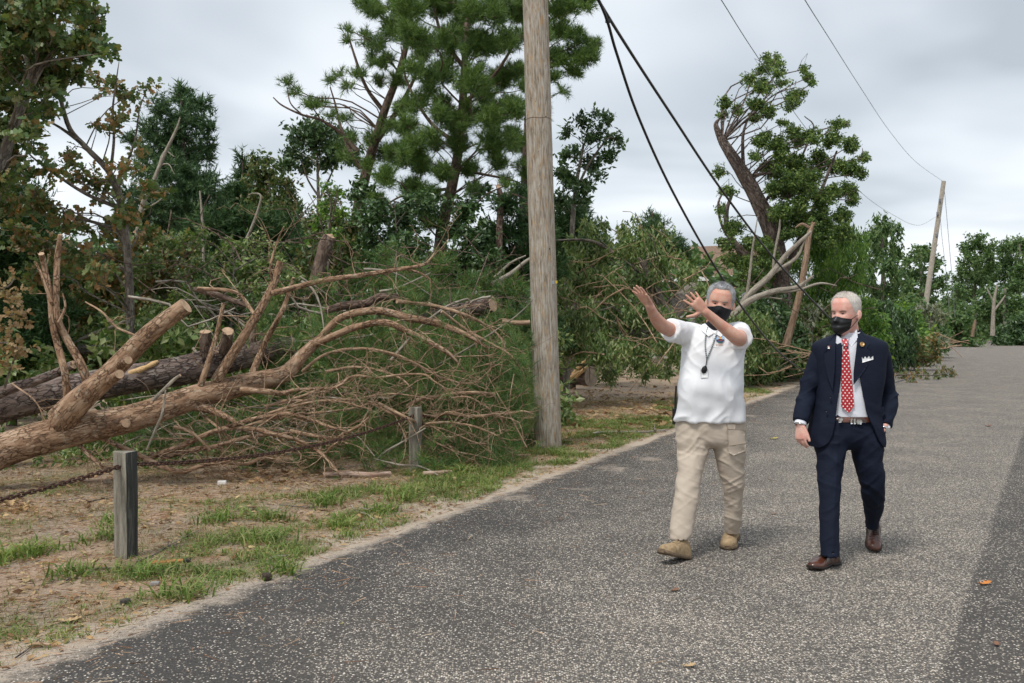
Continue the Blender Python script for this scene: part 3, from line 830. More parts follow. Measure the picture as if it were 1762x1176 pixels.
def rhomb(base, d, side, L, w, fold):
    """one folded leaf, two triangles"""
    n_ = np.cross(side, d)
    return [base, base + d * L * .45 + side * w - n_ * fold, base + d * L, base + d * L * .45 - side * w - n_ * fold], [(0, 1, 2), (0, 2, 3)]
def sprig(kind, seed):
    r = np.random.default_rng(seed); v, f = [], []
    def put(vv, ff):
        o = len(v); v.extend(vv); f.extend([tuple(i + o for i in q) for q in ff])
    if kind == 'pine':
        for i in range(18):
            a = r.uniform(0, 6.283); t = r.uniform(.15, .95) if i > 4 else r.uniform(0, .3); z0 = r.uniform(-.05, .05)
            d = np.array([math.cos(a) * t, math.sin(a) * t, 1 - t * .7]); d = unit(d); s = unit(np.cross(d, r.normal(size=3))) * .0042
            b0 = np.array([0, 0, z0]); L = r.uniform(.09, .15)
            put([b0 - s, b0 + s, b0 + d * L], [(0, 1, 2)])
    elif kind == 'pinefine':
        for i in range(26):
            a = r.uniform(0, 6.283); t = r.uniform(.1, .9); z0 = r.uniform(-.07, .05)
            d = unit(np.array([math.cos(a) * t, math.sin(a) * t, 1 - t * .6])); s = unit(np.cross(d, r.normal(size=3))) * .0019
            b0 = np.array([0, 0, z0]); L = r.uniform(.08, .13)
            put([b0 - s, b0 + s, b0 + d * L], [(0, 1, 2)])
    elif kind == 'cedar':
        for i in range(15):
            z0 = r.uniform(-.06, .1); a = r.uniform(0, 6.283); d = unit(np.array([math.cos(a) * .8, math.sin(a) * .5, r.uniform(.3, 1.2)])); s = unit(np.cross(d, r.normal(size=3))) * r.uniform(.007, .013)
            b0 = np.array([0, 0, z0]); L = r.uniform(.05, .10)
            put([b0 - s * .5, b0 + s, b0 + d * L], [(0, 1, 2)])
    elif kind == 'oak':
        pr = [(0, .06), (.22, .45), (.36, .2), (.58, .55), (.7, .26), (.86, .32), (1, 0)]
        for i in range(5):
            a = r.uniform(0, 6.283); d = unit(np.array([math.cos(a), math.sin(a), r.uniform(-.2, 1.0)])); s = unit(np.cross(d, r.normal(size=3))); n_ = np.cross(s, d)
            L = r.uniform(.09, .14); b0 = np.array([0, 0, r.uniform(-.06, .06)]) + d * .01
            vv = [b0 + d * t * L + s * w * L * .62 - n_ * w * L * .18 for t, w in pr] + [b0 + d * t * L - s * w * L * .62 - n_ * w * L * .18 for t, w in pr[1:-1]]
            k = len(pr); ff = []
            for j in range(k - 1):
                r0, r1 = j, j + 1; l0, l1 = (0 if j == 0 else k + j - 1), (k - 1 if j + 1 == k - 1 else k + j)
                if l0 != r0: ff.append((r0, r1, l0))
                if l1 != r1: ff.append((r1, l1, l0))
            put(vv, ff)
    elif kind == 'broad':
        for i in range(9):
            a = r.uniform(0, 6.283); d = unit(np.array([math.cos(a), math.sin(a), r.uniform(-.5, .9)])); s = unit(np.cross(d, r.normal(size=3)))
            put(*rhomb(np.array([0, 0, r.uniform(-.1, .1)]), d, s, r.uniform(.07, .11), r.uniform(.018, .026), .008))
    elif kind == 'droop':
        for i in range(9):
            a = r.uniform(0, 6.283); d = unit(np.array([math.cos(a) * .6, math.sin(a) * .6, -r.uniform(.4, 1.2)])); s = unit(np.cross(d, r.normal(size=3)))
            put(*rhomb(np.array([0, 0, r.uniform(-.14, .12)]), d, s, r.uniform(.08, .13), r.uniform(.014, .022), .008))
    elif kind == 'willow':
        for i in range(12):
            a = r.uniform(0, 6.283); d = unit(np.array([math.cos(a) * .35, math.sin(a) * .35, -1])); s = unit(np.cross(d, r.normal(size=3)))
            put(*rhomb(np.array([r.normal() * .02, r.normal() * .02, r.uniform(-.22, .12)]), d, s, r.uniform(.07, .12), .010, .004))
    return np.array(v), np.array(f)
SPR = {k: [sprig(k, 10 * i + j) for j in range(4)] for i, k in enumerate(('pine', 'pinefine', 'cedar', 'oak', 'broad', 'droop', 'willow'))}
DENS = 3.75
AREA = {'pine': .0075, 'pinefine': .0052, 'cedar': .0055, 'oak': .022, 'broad': .017, 'droop': .016, 'willow': .011}

def leaf_blobs(mb, rng, blobs, kind, size, dens, ref=None, flat=.8, mat=0):
    """blobs: (centre, radius). dens: leaf layers across a blob"""
    for c, r in blobs:
        n_ = max(6, int(DENS * dens * math.pi * r * r / (AREA[kind] * size * size)))
        u = unit(rng.normal(size=(n_, 3))); rad = r * rng.random(n_) ** .42 * (1 + .22 * rng.normal(size=n_))
        # knots of twigs inside the blob, so it breaks into smaller clumps with gaps
        kc = max(3, int(n_ / (9 if kind == 'pine' else 14))); ku = unit(rng.normal(size=(kc, 3))) * (r * rng.random((kc, 1)) ** .4); ku[:, 2] *= flat
        off = u * rad[:, None]; off[:, 2] *= flat
        pick = rng.integers(0, kc, n_); loose = rng.random(n_) < (.6 if kind in ('pine', 'broad') else .35)
        off = np.where(loose[:, None], off, ku[pick] + rng.normal(size=(n_, 3)) * max((.24 if kind == 'pine' else .17) * r, .06) * np.array([1, 1, .6]))
        pos = c + off
        out = unit(off)
        if kind == 'pine' or kind == 'pinefine': z = out * .6 + np.array([0, 0, .55]) + .45 * rng.normal(size=(n_, 3))
        elif kind in ('droop', 'willow'): z = np.array([0, 0, 1.0]) + .25 * rng.normal(size=(n_, 3)) + out * .15
        else: z = out * .7 + np.array([0, 0, .35]) + .5 * rng.normal(size=(n_, 3))
        sc = size * rng.uniform(.7, 1.25, n_)
        v = rng.integers(0, 4, n_)
        for j in range(4):
            q = v == j
            if q.any(): scatter(mb, SPR[kind][j], pos[q], z[q], sc[q], rng, mat)

def limb_path(a, b_, rng, n=7, lift=.12, wig=.06):
    L = np.linalg.norm(b_ - a)
    m1 = a * .66 + b_ * .34 + np.array([0, 0, lift * L]) + rng.normal(size=3) * wig * L
    m2 = a * .33 + b_ * .67 + np.array([0, 0, lift * L * .8]) + rng.normal(size=3) * wig * L
    return smooth_path([a, m1, m2, b_], n)

def twigs(mb, rng, c, r, k, rad, mat=0, up=.3, seg=4):
    for i in range(k):
        d = unit(rng.normal(size=3) + [0, 0, up]); e = c + d * r * rng.uniform(.6, 1.15)
        tube(mb, limb_path(c, e, rng, 4, .05, .1), [rad, rad * .35], seg, cap=False, mat=mat, seed=i)

def gtree(name, label, cat, kind, d, trunk, rpx, blobs, leaf, bark, size=1.0, dens=1.5, spread=.8, seed=0, limbs=(), ground=True, group=None, flat=.8, tw=5, extra=(), minr=.012, jitter=0.0):
    """a tree built round its trunk line; blobs are the masses its crown breaks into. Trunk, limbs and masses stand at distance d, the crown as deep as wide"""
    rng = np.random.default_rng(seed + 100)
    T = [W(p[0], p[1], p[2] if len(p) > 2 else d) for p in trunk]
    if ground and T[0][2] > .02: T = [np.array([T[0][0], T[0][1], -.05])] + T
    base = T[0].copy(); base[2] = max(0, base[2]) if not ground else 0
    root = thing(name, label, cat, base, group)
    n_ = max(14, 4 * len(T)); P = smooth_path(T, n_); m2 = d / FPX
    R = np.interp(np.linspace(0, 1, n_), np.linspace(0, 1, len(rpx)), np.array(rpx) * m2)
    mbw = MB(); tube(mbw, P, R, 12, .08, seed=seed)
    B = []; PAR = {}
    for q in blobs:
        if jitter:                                  # break each mass into smaller plumes of uneven size
            for _ in range(3):
                a_ = rng.uniform(0, 6.283); rr_ = q[2] * rng.uniform(.3, .62); dj = d + np.clip(rng.normal(), -1.6, 1.6) * spread
                B.append((W(q[0] + math.cos(a_) * q[2] * rng.uniform(.2, 1.0), q[1] + math.sin(a_) * q[2] * rng.uniform(.1, .9), dj), rr_ * dj / FPX)); PAR[len(B) - 1] = W(q[0], q[1], d)
            q = (q[0], q[1], q[2] * rng.uniform(.5, .85), *q[3:])
        dd = q[3] if len(q) > 3 else d + np.clip(rng.normal(), -1.6, 1.6) * spread
        B.append((W(q[0], q[1], dd), q[2] * dd / FPX * (1.35 if d >= 25 else 1.12)))
    for lim in limbs:                                   # limbs: list of pixels, radii px
        pts, rr = lim[0], lim[1]
        tube(mbw, smooth_path([W(p[0], p[1], p[2] if len(p) > 2 else d) for p in pts], 5 * len(pts)), np.array(rr) * m2, 8, .06, seed=seed + 7)
    for i, (c, r) in enumerate(B):
        if i in PAR:
            tube(mbw, limb_path(PAR[i] + .25 * rng.normal(size=3) * r, c, rng, 5, .05, .08), [minr * .9, minr * .4], 4, cap=False, seed=i); twigs(mbw, rng, c, r, 2, minr * .45)
            continue
        hd = np.hypot(P[:, 0] - c[0], P[:, 1] - c[1]); cost = np.linalg.norm(P - c, axis=1) + 2.0 * np.maximum(0, P[:, 2] - (c[2] - .35 * hd))
        k = int(np.argmin(cost)); rb = max(min(R[k] * .26, .004 + .0075 * np.linalg.norm(P[k] - c)), minr)
        tube(mbw, limb_path(P[k], c, rng, 8, .08, .05), [rb, rb * .45], 6, cap=False, seed=i)
        twigs(mbw, rng, c, r, tw, max(rb * .3, minr * .5))
    mbw.build('trunk', bark, root, tc=True)
    mbl = MB(); leaf_blobs(mbl, rng, B, kind, size, dens, flat=flat)
    for (k2, bl, sz, dn) in extra: leaf_blobs(mbl, rng, [(W(q[0], q[1], q[3] if len(q) > 3 else d + rng.normal() * spread), q[2] * d / FPX) for q in bl], k2, sz, dn)
    mbl.build('crown', leaf, root)
    return root

# ---- behind everything: the far wood, so that no bare horizon shows between trunks
rng = np.random.default_rng(8)
mbl = MB(); bl = []
for i in range(230):
    px = rng.uniform(-250, 1290); dd = rng.uniform(40, 62); py = rng.uniform(440, 605)
    bl.append((W(px, py, dd), rng.uniform(.9, 1.9)))
for i in range(70):
    px = rng.uniform(1380, 1900); dd = rng.uniform(122, 140); bl.append((W(px, rng.uniform(535, 585), dd), rng.uniform(1.6, 3.2)))
leaf_blobs(mbl, rng, bl, 'broad', 6.5, .42)
tag(mbl.build('far_wood', L_FAR), 'dim mass of far woodland behind the trees', 'woodland', kind='stuff')

WG = 'trees standing behind the fallen trunks'
# ---- left: oaks
gtree('oak_tree', 'dark leafy oak crown filling the upper left corner', 'tree', 'oak', 12.2, [(-75, 700), (-40, 480), (10, 260), (55, 130), (85, 10), (95, -110)], [17, 14, 11, 8, 5, 3],
      [(20, 20, 55), (85, 15, 50), (140, 22, 30), (152, 70, 24), (105, 72, 46), (45, 90, 52), (10, 130, 45), (78, 128, 36), (122, 112, 26), (30, 188, 42), (80, 172, 26), (5, 250, 42), (55, 235, 26), (15, 305, 32), (163, 22, 14), (182, 92, 7), (172, 78, 7), (60, -40, 55), (120, -45, 45), (-30, 60, 60), (-25, 200, 55), (-40, 330, 60), (-60, -20, 60), (158, 95, 10)],
      L_OAK, m_bark_grey, .95, 1.35, .7, 1, limbs=[([(55, 130), (20, 30), (-10, 0)], [5, 3, 2]), ([(10, 260), (70, 120), (125, 60), (165, 85), (182, 90)], [6, 4, 3, 2, 1])], group=WG, minr=.008)
gtree('oak_tree', 'storm torn oak with bare crooked limbs and sparse browning leaves', 'tree', 'oak', 13.2, [(225, 640), (222, 480), (210, 360), (190, 300), (150, 256), (120, 222), (104, 170), (93, 128), (80, 100)], [9, 8, 7, 6, 5, 4.5, 3.5, 2.5, 1.5],
      [(190, 150, 18), (214, 165, 14), (166, 141, 8), (203, 205, 18), (165, 222, 14), (238, 172, 9), (252, 150, 7), (118, 268, 18), (88, 296, 22), (142, 300, 20), (178, 328, 26), (214, 290, 20), (240, 262, 15), (62, 345, 28), (110, 378, 30), (168, 392, 32), (218, 362, 26), (250, 330, 18), (30, 400, 30), (82, 428, 28), (150, 442, 30), (202, 440, 24), (42, 288, 18), (16, 345, 26), (255, 400, 22), (120, 470, 26), (60, 470, 28), (180, 480, 24)],
      L_OAKB, m_bark_grey, .95, .85, .6, 2, limbs=[([(150, 256), (125, 235), (95, 215), (70, 205)], [3.5, 3, 2, 1]), ([(190, 300), (196, 240), (194, 190), (200, 140), (205, 105)], [3, 2.4, 2, 1.4, .6]), ([(210, 360), (150, 335), (95, 300), (55, 270), (25, 235)], [4, 3, 2.2, 1.5, .7]), ([(215, 400), (150, 380), (90, 375), (40, 350)], [3.5, 2.5, 2, 1]), ([(200, 320), (230, 250), (240, 190), (252, 155)], [2.5, 2, 1.3, .6]), ([(104, 170), (130, 120), (150, 108), (172, 95)], [2, 1.6, 1.2, .7])], group=WG, minr=.007)
gtree('cedar_tree', 'very dark dense cedar at the left edge behind the trunks', 'tree', 'cedar', 15.5, [(20, 640), (22, 480), (25, 330)], [9, 7, 3],
      [(20, 350, 42), (35, 420, 55), (10, 490, 60), (45, 560, 55), (66, 480, 40), (20, 610, 50), (80, 590, 35), (60, 400, 30), (-40, 430, 60), (-40, 560, 60), (95, 540, 28), (-30, 340, 50)], L_CEDAR, m_bark_dark, 1.5, 1.9, .6, 3, group=WG)
gtree('cedar_tree', 'tall dark windblown cedar right of the leaning snag', 'tree', 'cedar', 24, [(322, 520), (322, 400), (318, 300), (312, 170)], [8, 7, 5, 2],
      [(306, 165, 17), (337, 180, 18), (276, 185, 18), (322, 208, 26), (350, 228, 15), (292, 235, 30), (338, 262, 27), (256, 222, 17), (302, 300, 38), (348, 318, 28), (262, 285, 28), (322, 360, 40), (365, 365, 26), (232, 245, 13), (282, 395, 40), (240, 345, 30), (352, 200, 10), (364, 250, 8), (228, 400, 35)], L_CEDB, m_bark_dark, 1.75, 1.5, .6, 4, group=WG)
gtree('cedar_tree', 'small pointed cedar with a spire top in the gap', 'tree', 'cedar', 29, [(418, 520), (418, 400), (417, 262)], [5, 4, 1],
      [(417, 272, 5), (416, 288, 9), (419, 306, 13), (416, 328, 19), (420, 352, 27), (414, 385, 36), (424, 420, 42), (382, 342, 12), (396, 372, 20), (450, 400, 25)], L_CEDAR, m_bark_dark, 2.0, 1.6, .35, 5, group=WG)
gtree('leafy_tree', 'small airy broadleaf tree right of the spire topped cedar', 'tree', 'broad', 27, [(470, 520), (468, 400), (462, 300)], [4, 3, 1.5],
      [(456, 278, 14), (468, 296, 18), (446, 318, 18), (488, 328, 20), (464, 348, 28), (482, 388, 36), (505, 360, 22), (445, 370, 22), (440, 290, 7)], L_OAK, m_bark_grey, 1.6, 1.1, .5, 6, group=WG)
gtree('leafy_tree', 'umbrella crowned small tree with bare thin stem', 'tree', 'broad', 26, [(560, 520), (552, 420), (548, 340), (546, 270)], [4.5, 3.6, 3, 2],
      [(541, 213, 13), (517, 228, 17), (566, 228, 19), (592, 246, 13), (546, 240, 22), (504, 262, 15), (576, 262, 18), (530, 276, 15), (498, 284, 11), (556, 284, 11), (602, 268, 14), (512, 240, 12)], L_HOLLY, m_bark_grey, 1.5, 1.5, .5, 7, limbs=[([(549, 340), (530, 310), (520, 280)], [2, 1.5, 1]), ([(549, 345), (570, 300), (585, 265)], [2, 1.5, 1])], group=WG)

# ---- snags and thin bare stems in the left wood
def snag(label, d, pts, rpx, bark, side=(), jag=.06, seed=1, name='dead_snag'):
    rng = np.random.default_rng(seed + 900)
    T = [W(p[0], p[1], p[2] if len(p) > 2 else d) for p in pts]
    root = thing(name, label, 'dead tree', (T[0][0], T[0][1], max(0, T[0][2])))
    mb = MB(); tube(mb, smooth_path(T, 5 * len(T)), np.array(rpx) * d / FPX, 10, .1, mat=0, capmat=1, jag=jag, rng=rng, seed=seed)
    mb.build('trunk', [bark, m_cut], root, tc=True)
    for k, (sp, sr) in enumerate(side):
        mb = MB(); tube(mb, smooth_path([W(p[0], p[1], p[2] if len(p) > 2 else d) for p in sp], 5 * len(sp)), np.array(sr) * d / FPX, 7, .08, capmat=1, seed=seed + k); mb.build('branch', [bark, m_cut], root, tc=True)
    return root
snag('pale leaning dead snag with short curved branches before the windblown cedar', 21, [(232, 470), (242, 365), (265, 310), (285, 262), (304, 222), (309, 205)], [5, 4.4, 3.6, 3, 2.2, 1], m_pale, [([(268, 302), (282, 262), (300, 270)], [1.6, 1.2, .8]), ([(275, 285), (290, 283), (300, 300)], [1.5, 1.2, .6]), ([(255, 330), (240, 315), (225, 318)], [1.4, 1, .5]), ([(242, 365), (275, 345), (285, 330)], [1.6, 1.2, .6])], seed=2)
snag('thin pale bent stem rising in front of the dark hedge', 20, [(420, 470), (420, 425), (432, 395), (443, 365), (449, 338), (436, 333), (428, 336)], [3.2, 3, 2.6, 2.3, 1.8, 1, .5], m_pale, seed=3)
snag('thin pale upright stem below the windblown cedar', 20, [(352, 480), (350, 430), (348, 380), (344, 330)], [3, 2.6, 2.2, 1.5], m_pale, seed=4)
snag('reddish brown broken trunk with two cut knobs above the brush', 15.5, [(535, 520), (545, 480), (552, 450), (560, 425), (568, 408)], [13, 12, 12, 13, 11], m_bark_pine, [([(560, 437), (548, 431)], [6, 5]), ([(552, 455), (540, 461)], [5, 5]), ([(562, 430), (573, 437)], [5, 4])], seed=5)

# ---- centre: pines
PL = [(470, 168), (486, 182), (520, 198), (552, 207), (590, 232), (615, 262)]
gtree('pine_tree', 'leaning pine with bare windswept arms reaching left', 'tree', 'pine', 21, [(590, 520), (598, 450), (608, 410), (622, 330), (640, 262), (662, 190), (688, 120), (704, 50), (716, -60)], [12, 11, 11, 10, 9, 7.5, 6, 4.5, 3],
      [(640, 18, 24), (672, 45, 24), (650, 72, 20), (692, 8, 26), (702, 60, 22), (666, 108, 16), (641, 103, 12), (722, 92, 22), (692, 138, 14), (652, 138, 11), (620, 4, 14), (660, -30, 30), (497, 143, 8), (506, 160, 9), (530, 180, 9), (552, 176, 8), (575, 200, 9), (592, 205, 7), (580, 130, 8), (612, 128, 9), (600, 150, 6), (622, 128, 8), (597, 52, 4), (598, 70, 4), (568, 138, 6), (602, 240, 14), (642, 238, 16), (662, 270, 18), (588, 262, 13), (540, 185, 8), (630, 60, 8), (700, 190, 14), (672, 215, 14), (625, 285, 14)],
      L_PINE, m_bark_pine, 1.15, 1.9, .7, 8, limbs=[(PL, [1, 1.5, 2, 2.6, 3.4, 5]), ([(620, 290), (598, 250), (585, 215), (577, 180), (568, 150)], [4, 3, 2.4, 1.8, 1]), ([(662, 195), (630, 150), (608, 90), (598, 55)], [4, 3, 2, 1]), ([(640, 255), (690, 180), (725, 110)], [6, 4, 2]), ([(520, 198), (500, 178), (494, 150)], [1.5, 1.2, .7]), ([(552, 207), (540, 188), (530, 170)], [1.4, 1, .7])], group=WG, flat=.95, minr=.006, jitter=.45)
gtree('pine_tree', 'big full green pine left of the utility pole', 'tree', 'pine', 19, [(748, 540), (752, 470), (757, 430), (765, 370), (778, 320), (790, 250), (796, 180), (800, 100), (806, 0), (810, -110)], [13, 12, 12, 11, 10, 8.5, 7.5, 6, 5, 3],
      [(702, 18, 30), (752, 8, 34), (802, 18, 38), (852, 28, 34), (892, 18, 30), (722, 66, 28), (772, 68, 34), (822, 80, 34), (872, 78, 30), (712, 118, 24), (762, 128, 30), (812, 138, 30), (862, 140, 30), (892, 128, 22), (722, 172, 20), (762, 188, 26), (806, 198, 26), (852, 198, 28), (886, 190, 22), (702, 222, 20), (742, 238, 24), (790, 250, 20), (842, 248, 24), (882, 236, 20), (682, 266, 22), (722, 284, 26), (762, 296, 22), (702, 322, 22), (662, 304, 18), (812, 292, 16), (860, 284, 16), (740, 335, 22), (690, 365, 20), (735, 380, 18), (650, 345, 16), (820, 330, 16), (870, 320, 14), (905, 290, 16), (780, 215, 20), (715, 250, 20), (750, -45, 45), (830, -45, 45), (890, -40, 35), (920, 60, 25), (915, 150, 20), (690, 180, 12), (740, 150, 16), (835, 165, 18)],
      L_PINE, m_bark_pine, 1.1, 2.1, 1.1, 9, limbs=[([(790, 250), (740, 210), (700, 140), (690, 80)], [4, 3, 2, 1]), ([(796, 180), (850, 130), (895, 60)], [4, 3, 2]), ([(785, 290), (830, 300), (880, 310), (905, 322)], [3, 2.4, 1.6, 1]), ([(775, 325), (700, 335), (660, 355)], [3, 2, 1]), ([(800, 120), (760, 60), (745, 0)], [4, 3, 2])], group=WG, flat=.95, minr=.006, jitter=.45)
gtree('pine_tree', 'pine whose plumes spread right of the utility pole top', 'tree', 'pine', 21.5, [(890, 540), (900, 400), (908, 250), (914, 80), (918, -90)], [13, 11, 9, 7, 5],
      [(955, 18, 24), (986, 14, 20), (1012, 4, 14), (962, 58, 22), (992, 62, 15), (958, 98, 22), (992, 94, 20), (1017, 88, 13), (950, 132, 14), (984, 122, 15), (966, 158, 7), (962, -22, 34), (1008, 70, 11), (930, 200, 20), (900, 250, 22), (1024, 100, 7), (1000, -25, 25), (1028, 75, 7)],
      L_PINE, m_bark_pine, 1.2, 2.0, .7, 10, limbs=[([(912, 130), (950, 115), (985, 95), (1015, 90)], [3, 2.4, 1.8, 1]), ([(914, 60), (955, 30), (1000, 8)], [3, 2, 1])], group=WG, flat=.95, minr=.006, jitter=.45)
gtree('leafy_tree', 'dark small broadleaf tree showing right of the utility pole', 'tree', 'broad', 23, [(975, 520), (982, 430), (990, 330), (1004, 250)], [6, 5, 4, 2],
      [(1002, 206, 14), (1040, 212, 14), (976, 226, 12), (1020, 234, 18), (1056, 240, 12), (980, 264, 16), (1010, 280, 18), (1046, 268, 14), (984, 314, 18), (1010, 320, 14), (966, 296, 14), (962, 346, 18), (1000, 340, 12), (1026, 195, 8), (1030, 300, 9), (1066, 245, 6)], L_HOLLY, m_bark_grey, 1.35, 1.35, .5, 11, limbs=[([(990, 330), (1015, 280), (1045, 240), (1058, 238)], [2.5, 2, 1.4, .8])], group=WG)
gtree('cedar_tree', 'dark cedar behind the fallen leafy crown right of the pole', 'tree', 'cedar', 25, [(985, 560), (985, 450), (985, 350)], [6, 5, 2],
      [(968, 385, 26), (992, 398, 26), (962, 430, 30), (1004, 440, 30), (1030, 430, 20), (990, 360, 16), (940, 400, 26), (1020, 395, 14)], L_CEDAR, m_bark_dark, 1.8, 1.6, .6, 12, group=WG)
gtree('cedar_tree', 'dark conifer tip rising beside the house roof', 'tree', 'cedar', 34, [(1135, 560), (1132, 450), (1122, 365)], [5, 4, 1],
      [(1120, 373, 7), (1130, 382, 9), (1116, 388, 9), (1132, 400, 14), (1110, 408, 11), (1148, 418, 18), (1164, 432, 12), (1130, 432, 22), (1100, 440, 20), (1172, 438, 9)], L_CEDB, m_bark_dark, 2.1, 1.5, .5, 13, group=WG)
snag('slim reddish standing pine trunk snapped off left of the pole', 17.5, [(858, 540), (858, 470), (859, 400), (861, 345), (858, 325)], [7, 6.5, 6, 5.5, 4], m_bark_pine, [([(859, 345), (880, 335), (905, 342)], [3, 2, 1]), ([(860, 330), (885, 348), (908, 352)], [2.5, 2, 1])], .15, 6)
snag('grey leaning thin trunk crossing behind the pole', 15.5, [(845, 490, 15.2), (880, 470, 15.5), (905, 450), (925, 438)], [4, 3.6, 3, 2], m_pale, [([(850, 478), (880, 452), (905, 440)], [2.5, 2, 1.2])], seed=7)

# ---- understorey
SG = 'bushes under the trees'
def bush(label, d, blobs, leaf, kind, size, dens, seed, spread=.5, name='bush', bark=None, cat='bush', group=SG):
    xs = [b_[0] for b_ in blobs]; cx = sum(xs) / len(xs)
    low = max(b_[1] for b_ in blobs)
    yg = HY + FPX * CAMH / d
    if low < yg - 6 and d >= 16: blobs = list(blobs) + [(b_[0], (b_[1] + yg) / 2 if yg - b_[1] > 40 else yg - b_[2] * .5, b_[2] * 1.1) for b_ in blobs[::1 if d > 24 else 2]]
    return gtree(name, label, cat, kind, d, [(cx, low + 20), (cx + 4, (low + min(b_[1] for b_ in blobs)) / 2), (cx, min(b_[1] for b_ in blobs) + 8)], [1.8, 1.3, .7], blobs, leaf, bark or m_bark_grey, size, dens, spread, seed, group=group, tw=4)
bush('dark glossy holly bush under the big full pine', 17.2, [(640, 372, 30), (690, 384, 32), (650, 422, 34), (702, 430, 34), (622, 335, 24), (720, 352, 26), (670, 465, 34), (730, 470, 30)], L_HOLLY, 'broad', 1.1, 1.5, 20)
bush('dark bush between the big pine trunk and the slim snapped trunk', 17.8, [(800, 360, 28), (815, 410, 30), (795, 452, 32), (835, 450, 30), (780, 400, 20), (770, 470, 26), (825, 330, 16)], L_HOLLY, 'broad', 1.15, 1.4, 21)
bush('dark bush directly behind the utility pole', 18.4, [(880, 352, 26), (890, 400, 30), (872, 450, 32), (905, 450, 30), (850, 400, 22), (930, 400, 26), (935, 460, 30), (900, 325, 16)], L_CEDAR, 'cedar', 1.7, 1.4, 22)
bush('deep green hedge mass left of the leaning pine', 22, [(372, 392, 34), (430, 402, 40), (500, 400, 40), (402, 450, 46), (470, 460, 46), (350, 430, 36), (530, 430, 34)], L_CEDAR, 'cedar', 1.9, 1.5, 23)
bush('mid green bush at the foot of the leaning pine', 20, [(560, 382, 30), (600, 402, 34), (545, 445, 40), (600, 455, 40), (575, 345, 18), (640, 470, 36)], L_OAK, 'broad', 1.3, 1.3, 24)
bush('dark bush behind the two upright bare branches', 17.5, [(300, 440, 40), (250, 440, 40), (205, 470, 44), (150, 490, 44), (270, 500, 42), (210, 530, 40), (130, 540, 40)], L_OAKB, 'oak', 1.2, 1.1, 25)
bush('low green undergrowth behind the cut fork of the fallen pine', 15.5, [(330, 520, 34), (270, 545, 34), (220, 570, 30), (170, 575, 30), (380, 500, 34), (300, 580, 24), (430, 480, 32)], L_BROAD, 'broad', .95, 1.0, 26)
bush('torn olive green branches lying over the brush at left centre', 15, [(290, 418, 22), (342, 410, 24), (392, 430, 26), (442, 420, 20), (332, 462, 30), (402, 472, 30), (470, 440, 24), (252, 462, 26), (500, 482, 26), (460, 500, 26), (540, 500, 24), (360, 505, 20)], L_BROAD, 'broad', .85, .65, 27)
bush('yellow green sapling leaves before the leaning pine', 18, [(562, 352, 14), (582, 330, 12), (560, 318, 9), (590, 370, 14), (550, 378, 12), (575, 400, 16), (535, 405, 14)], L_LOCUST, 'broad', .9, .7, 28)
bush('pine needle brush heaped between bush and pole', 15, [(660, 440, 24), (700, 470, 28), (760, 455, 24), (790, 490, 28), (840, 490, 26), (720, 500, 26), (620, 480, 26), (660, 500, 24), (880, 500, 24), (560, 505, 22)], L_PINEF, 'pine', 1.0, .9, 29)

# ---- centre right: the fallen leafy tree and the log
gtree('fallen_leafy_tree', 'fallen broadleaf tree with drooping olive leaves behind the pointing man', 'fallen tree', 'droop', 20.5, [(1112, 585, 21.5), (1145, 546, 21), (1175, 517, 21.3), (1196, 499, 21.6)], [18, 19, 18, 16],
      [(982, 442, 28), (1030, 430, 28), (1080, 418, 28), (1120, 416, 22), (1152, 440, 24), (1002, 490, 34), (1060, 490, 36), (1112, 478, 28), (1000, 548, 36), (1060, 550, 36), (1108, 540, 28), (988, 598, 30), (1040, 606, 36), (1098, 606, 34), (1136, 590, 26), (1150, 545, 20), (1072, 396, 14), (1010, 388, 13), (1142, 398, 13), (1180, 470, 20), (1204, 500, 20), (1150, 636, 10), (1040, 388, 10), (1100, 390, 11), (960, 500, 26), (965, 560, 26), (1165, 610, 14), (1050, 640, 14), (1110, 640, 12)],
      L_BROAD, m_bark_grey, 1.15, 1.05, .8, 30, ground=False, limbs=[([(955, 414), (1000, 413), (1030, 420), (1065, 442)], [1.5, 2.5, 3, 2]), ([(1150, 541), (1120, 480), (1095, 440), (1078, 425)], [6, 4, 3, 1.5]), ([(1150, 541), (1128, 515), (1110, 460), (1125, 430)], [5, 3.6, 3, 2]), ([(1112, 580), (1060, 565), (1010, 570), (955, 568)], [6, 4, 3, 2]), ([(1090, 590), (1040, 625), (1000, 628), (960, 635)], [4, 3, 2, 1.4]), ([(1112, 580), (1070, 540), (1020, 520), (960, 545)], [5, 3, 2.4, 1.4]), ([(1145, 630), (1165, 610), (1200, 600)], [4, 5, 5]), ([(955, 595), (1010, 600), (1070, 610)], [1.6, 1.6, 1]), ([(1110, 565), (1112, 510), (1128, 470)], [3, 2.5, 1.5])], group='trees thrown down by the storm')
lg = thing('cut_log', 'short cut log end lying on the ground right of the pole', 'log', G(1000, 664))
mb = MB(); P_ = [W(948, 640, 25.2), W(985, 643, 25.0), W(1018, 647, 24.6)]
tube(mb, smooth_path(P_, 12), np.array([20, 19, 18]) * 25 / FPX, 20, .08, capmat=1, seed=3); mb.build('log', [m_bark_dark, plain('grey cut end', (.3, .24, .18), .8, .25, 9)], lg, tc=True)
for k, (a, b_) in enumerate((((985, 645, 24.6), (1015, 612, 24.5)), ((990, 650, 24.5), (1012, 630, 24.3)), ((975, 655, 24.4), (996, 640, 24.3)))):
    mb = MB(); tube(mb, smooth_path([W(*a), W(*b_)], 6), [.06, .05, .02], 5, .4, jag=.1, rng=np.random.default_rng(k)); mb.build('splinter', m_splint, lg)
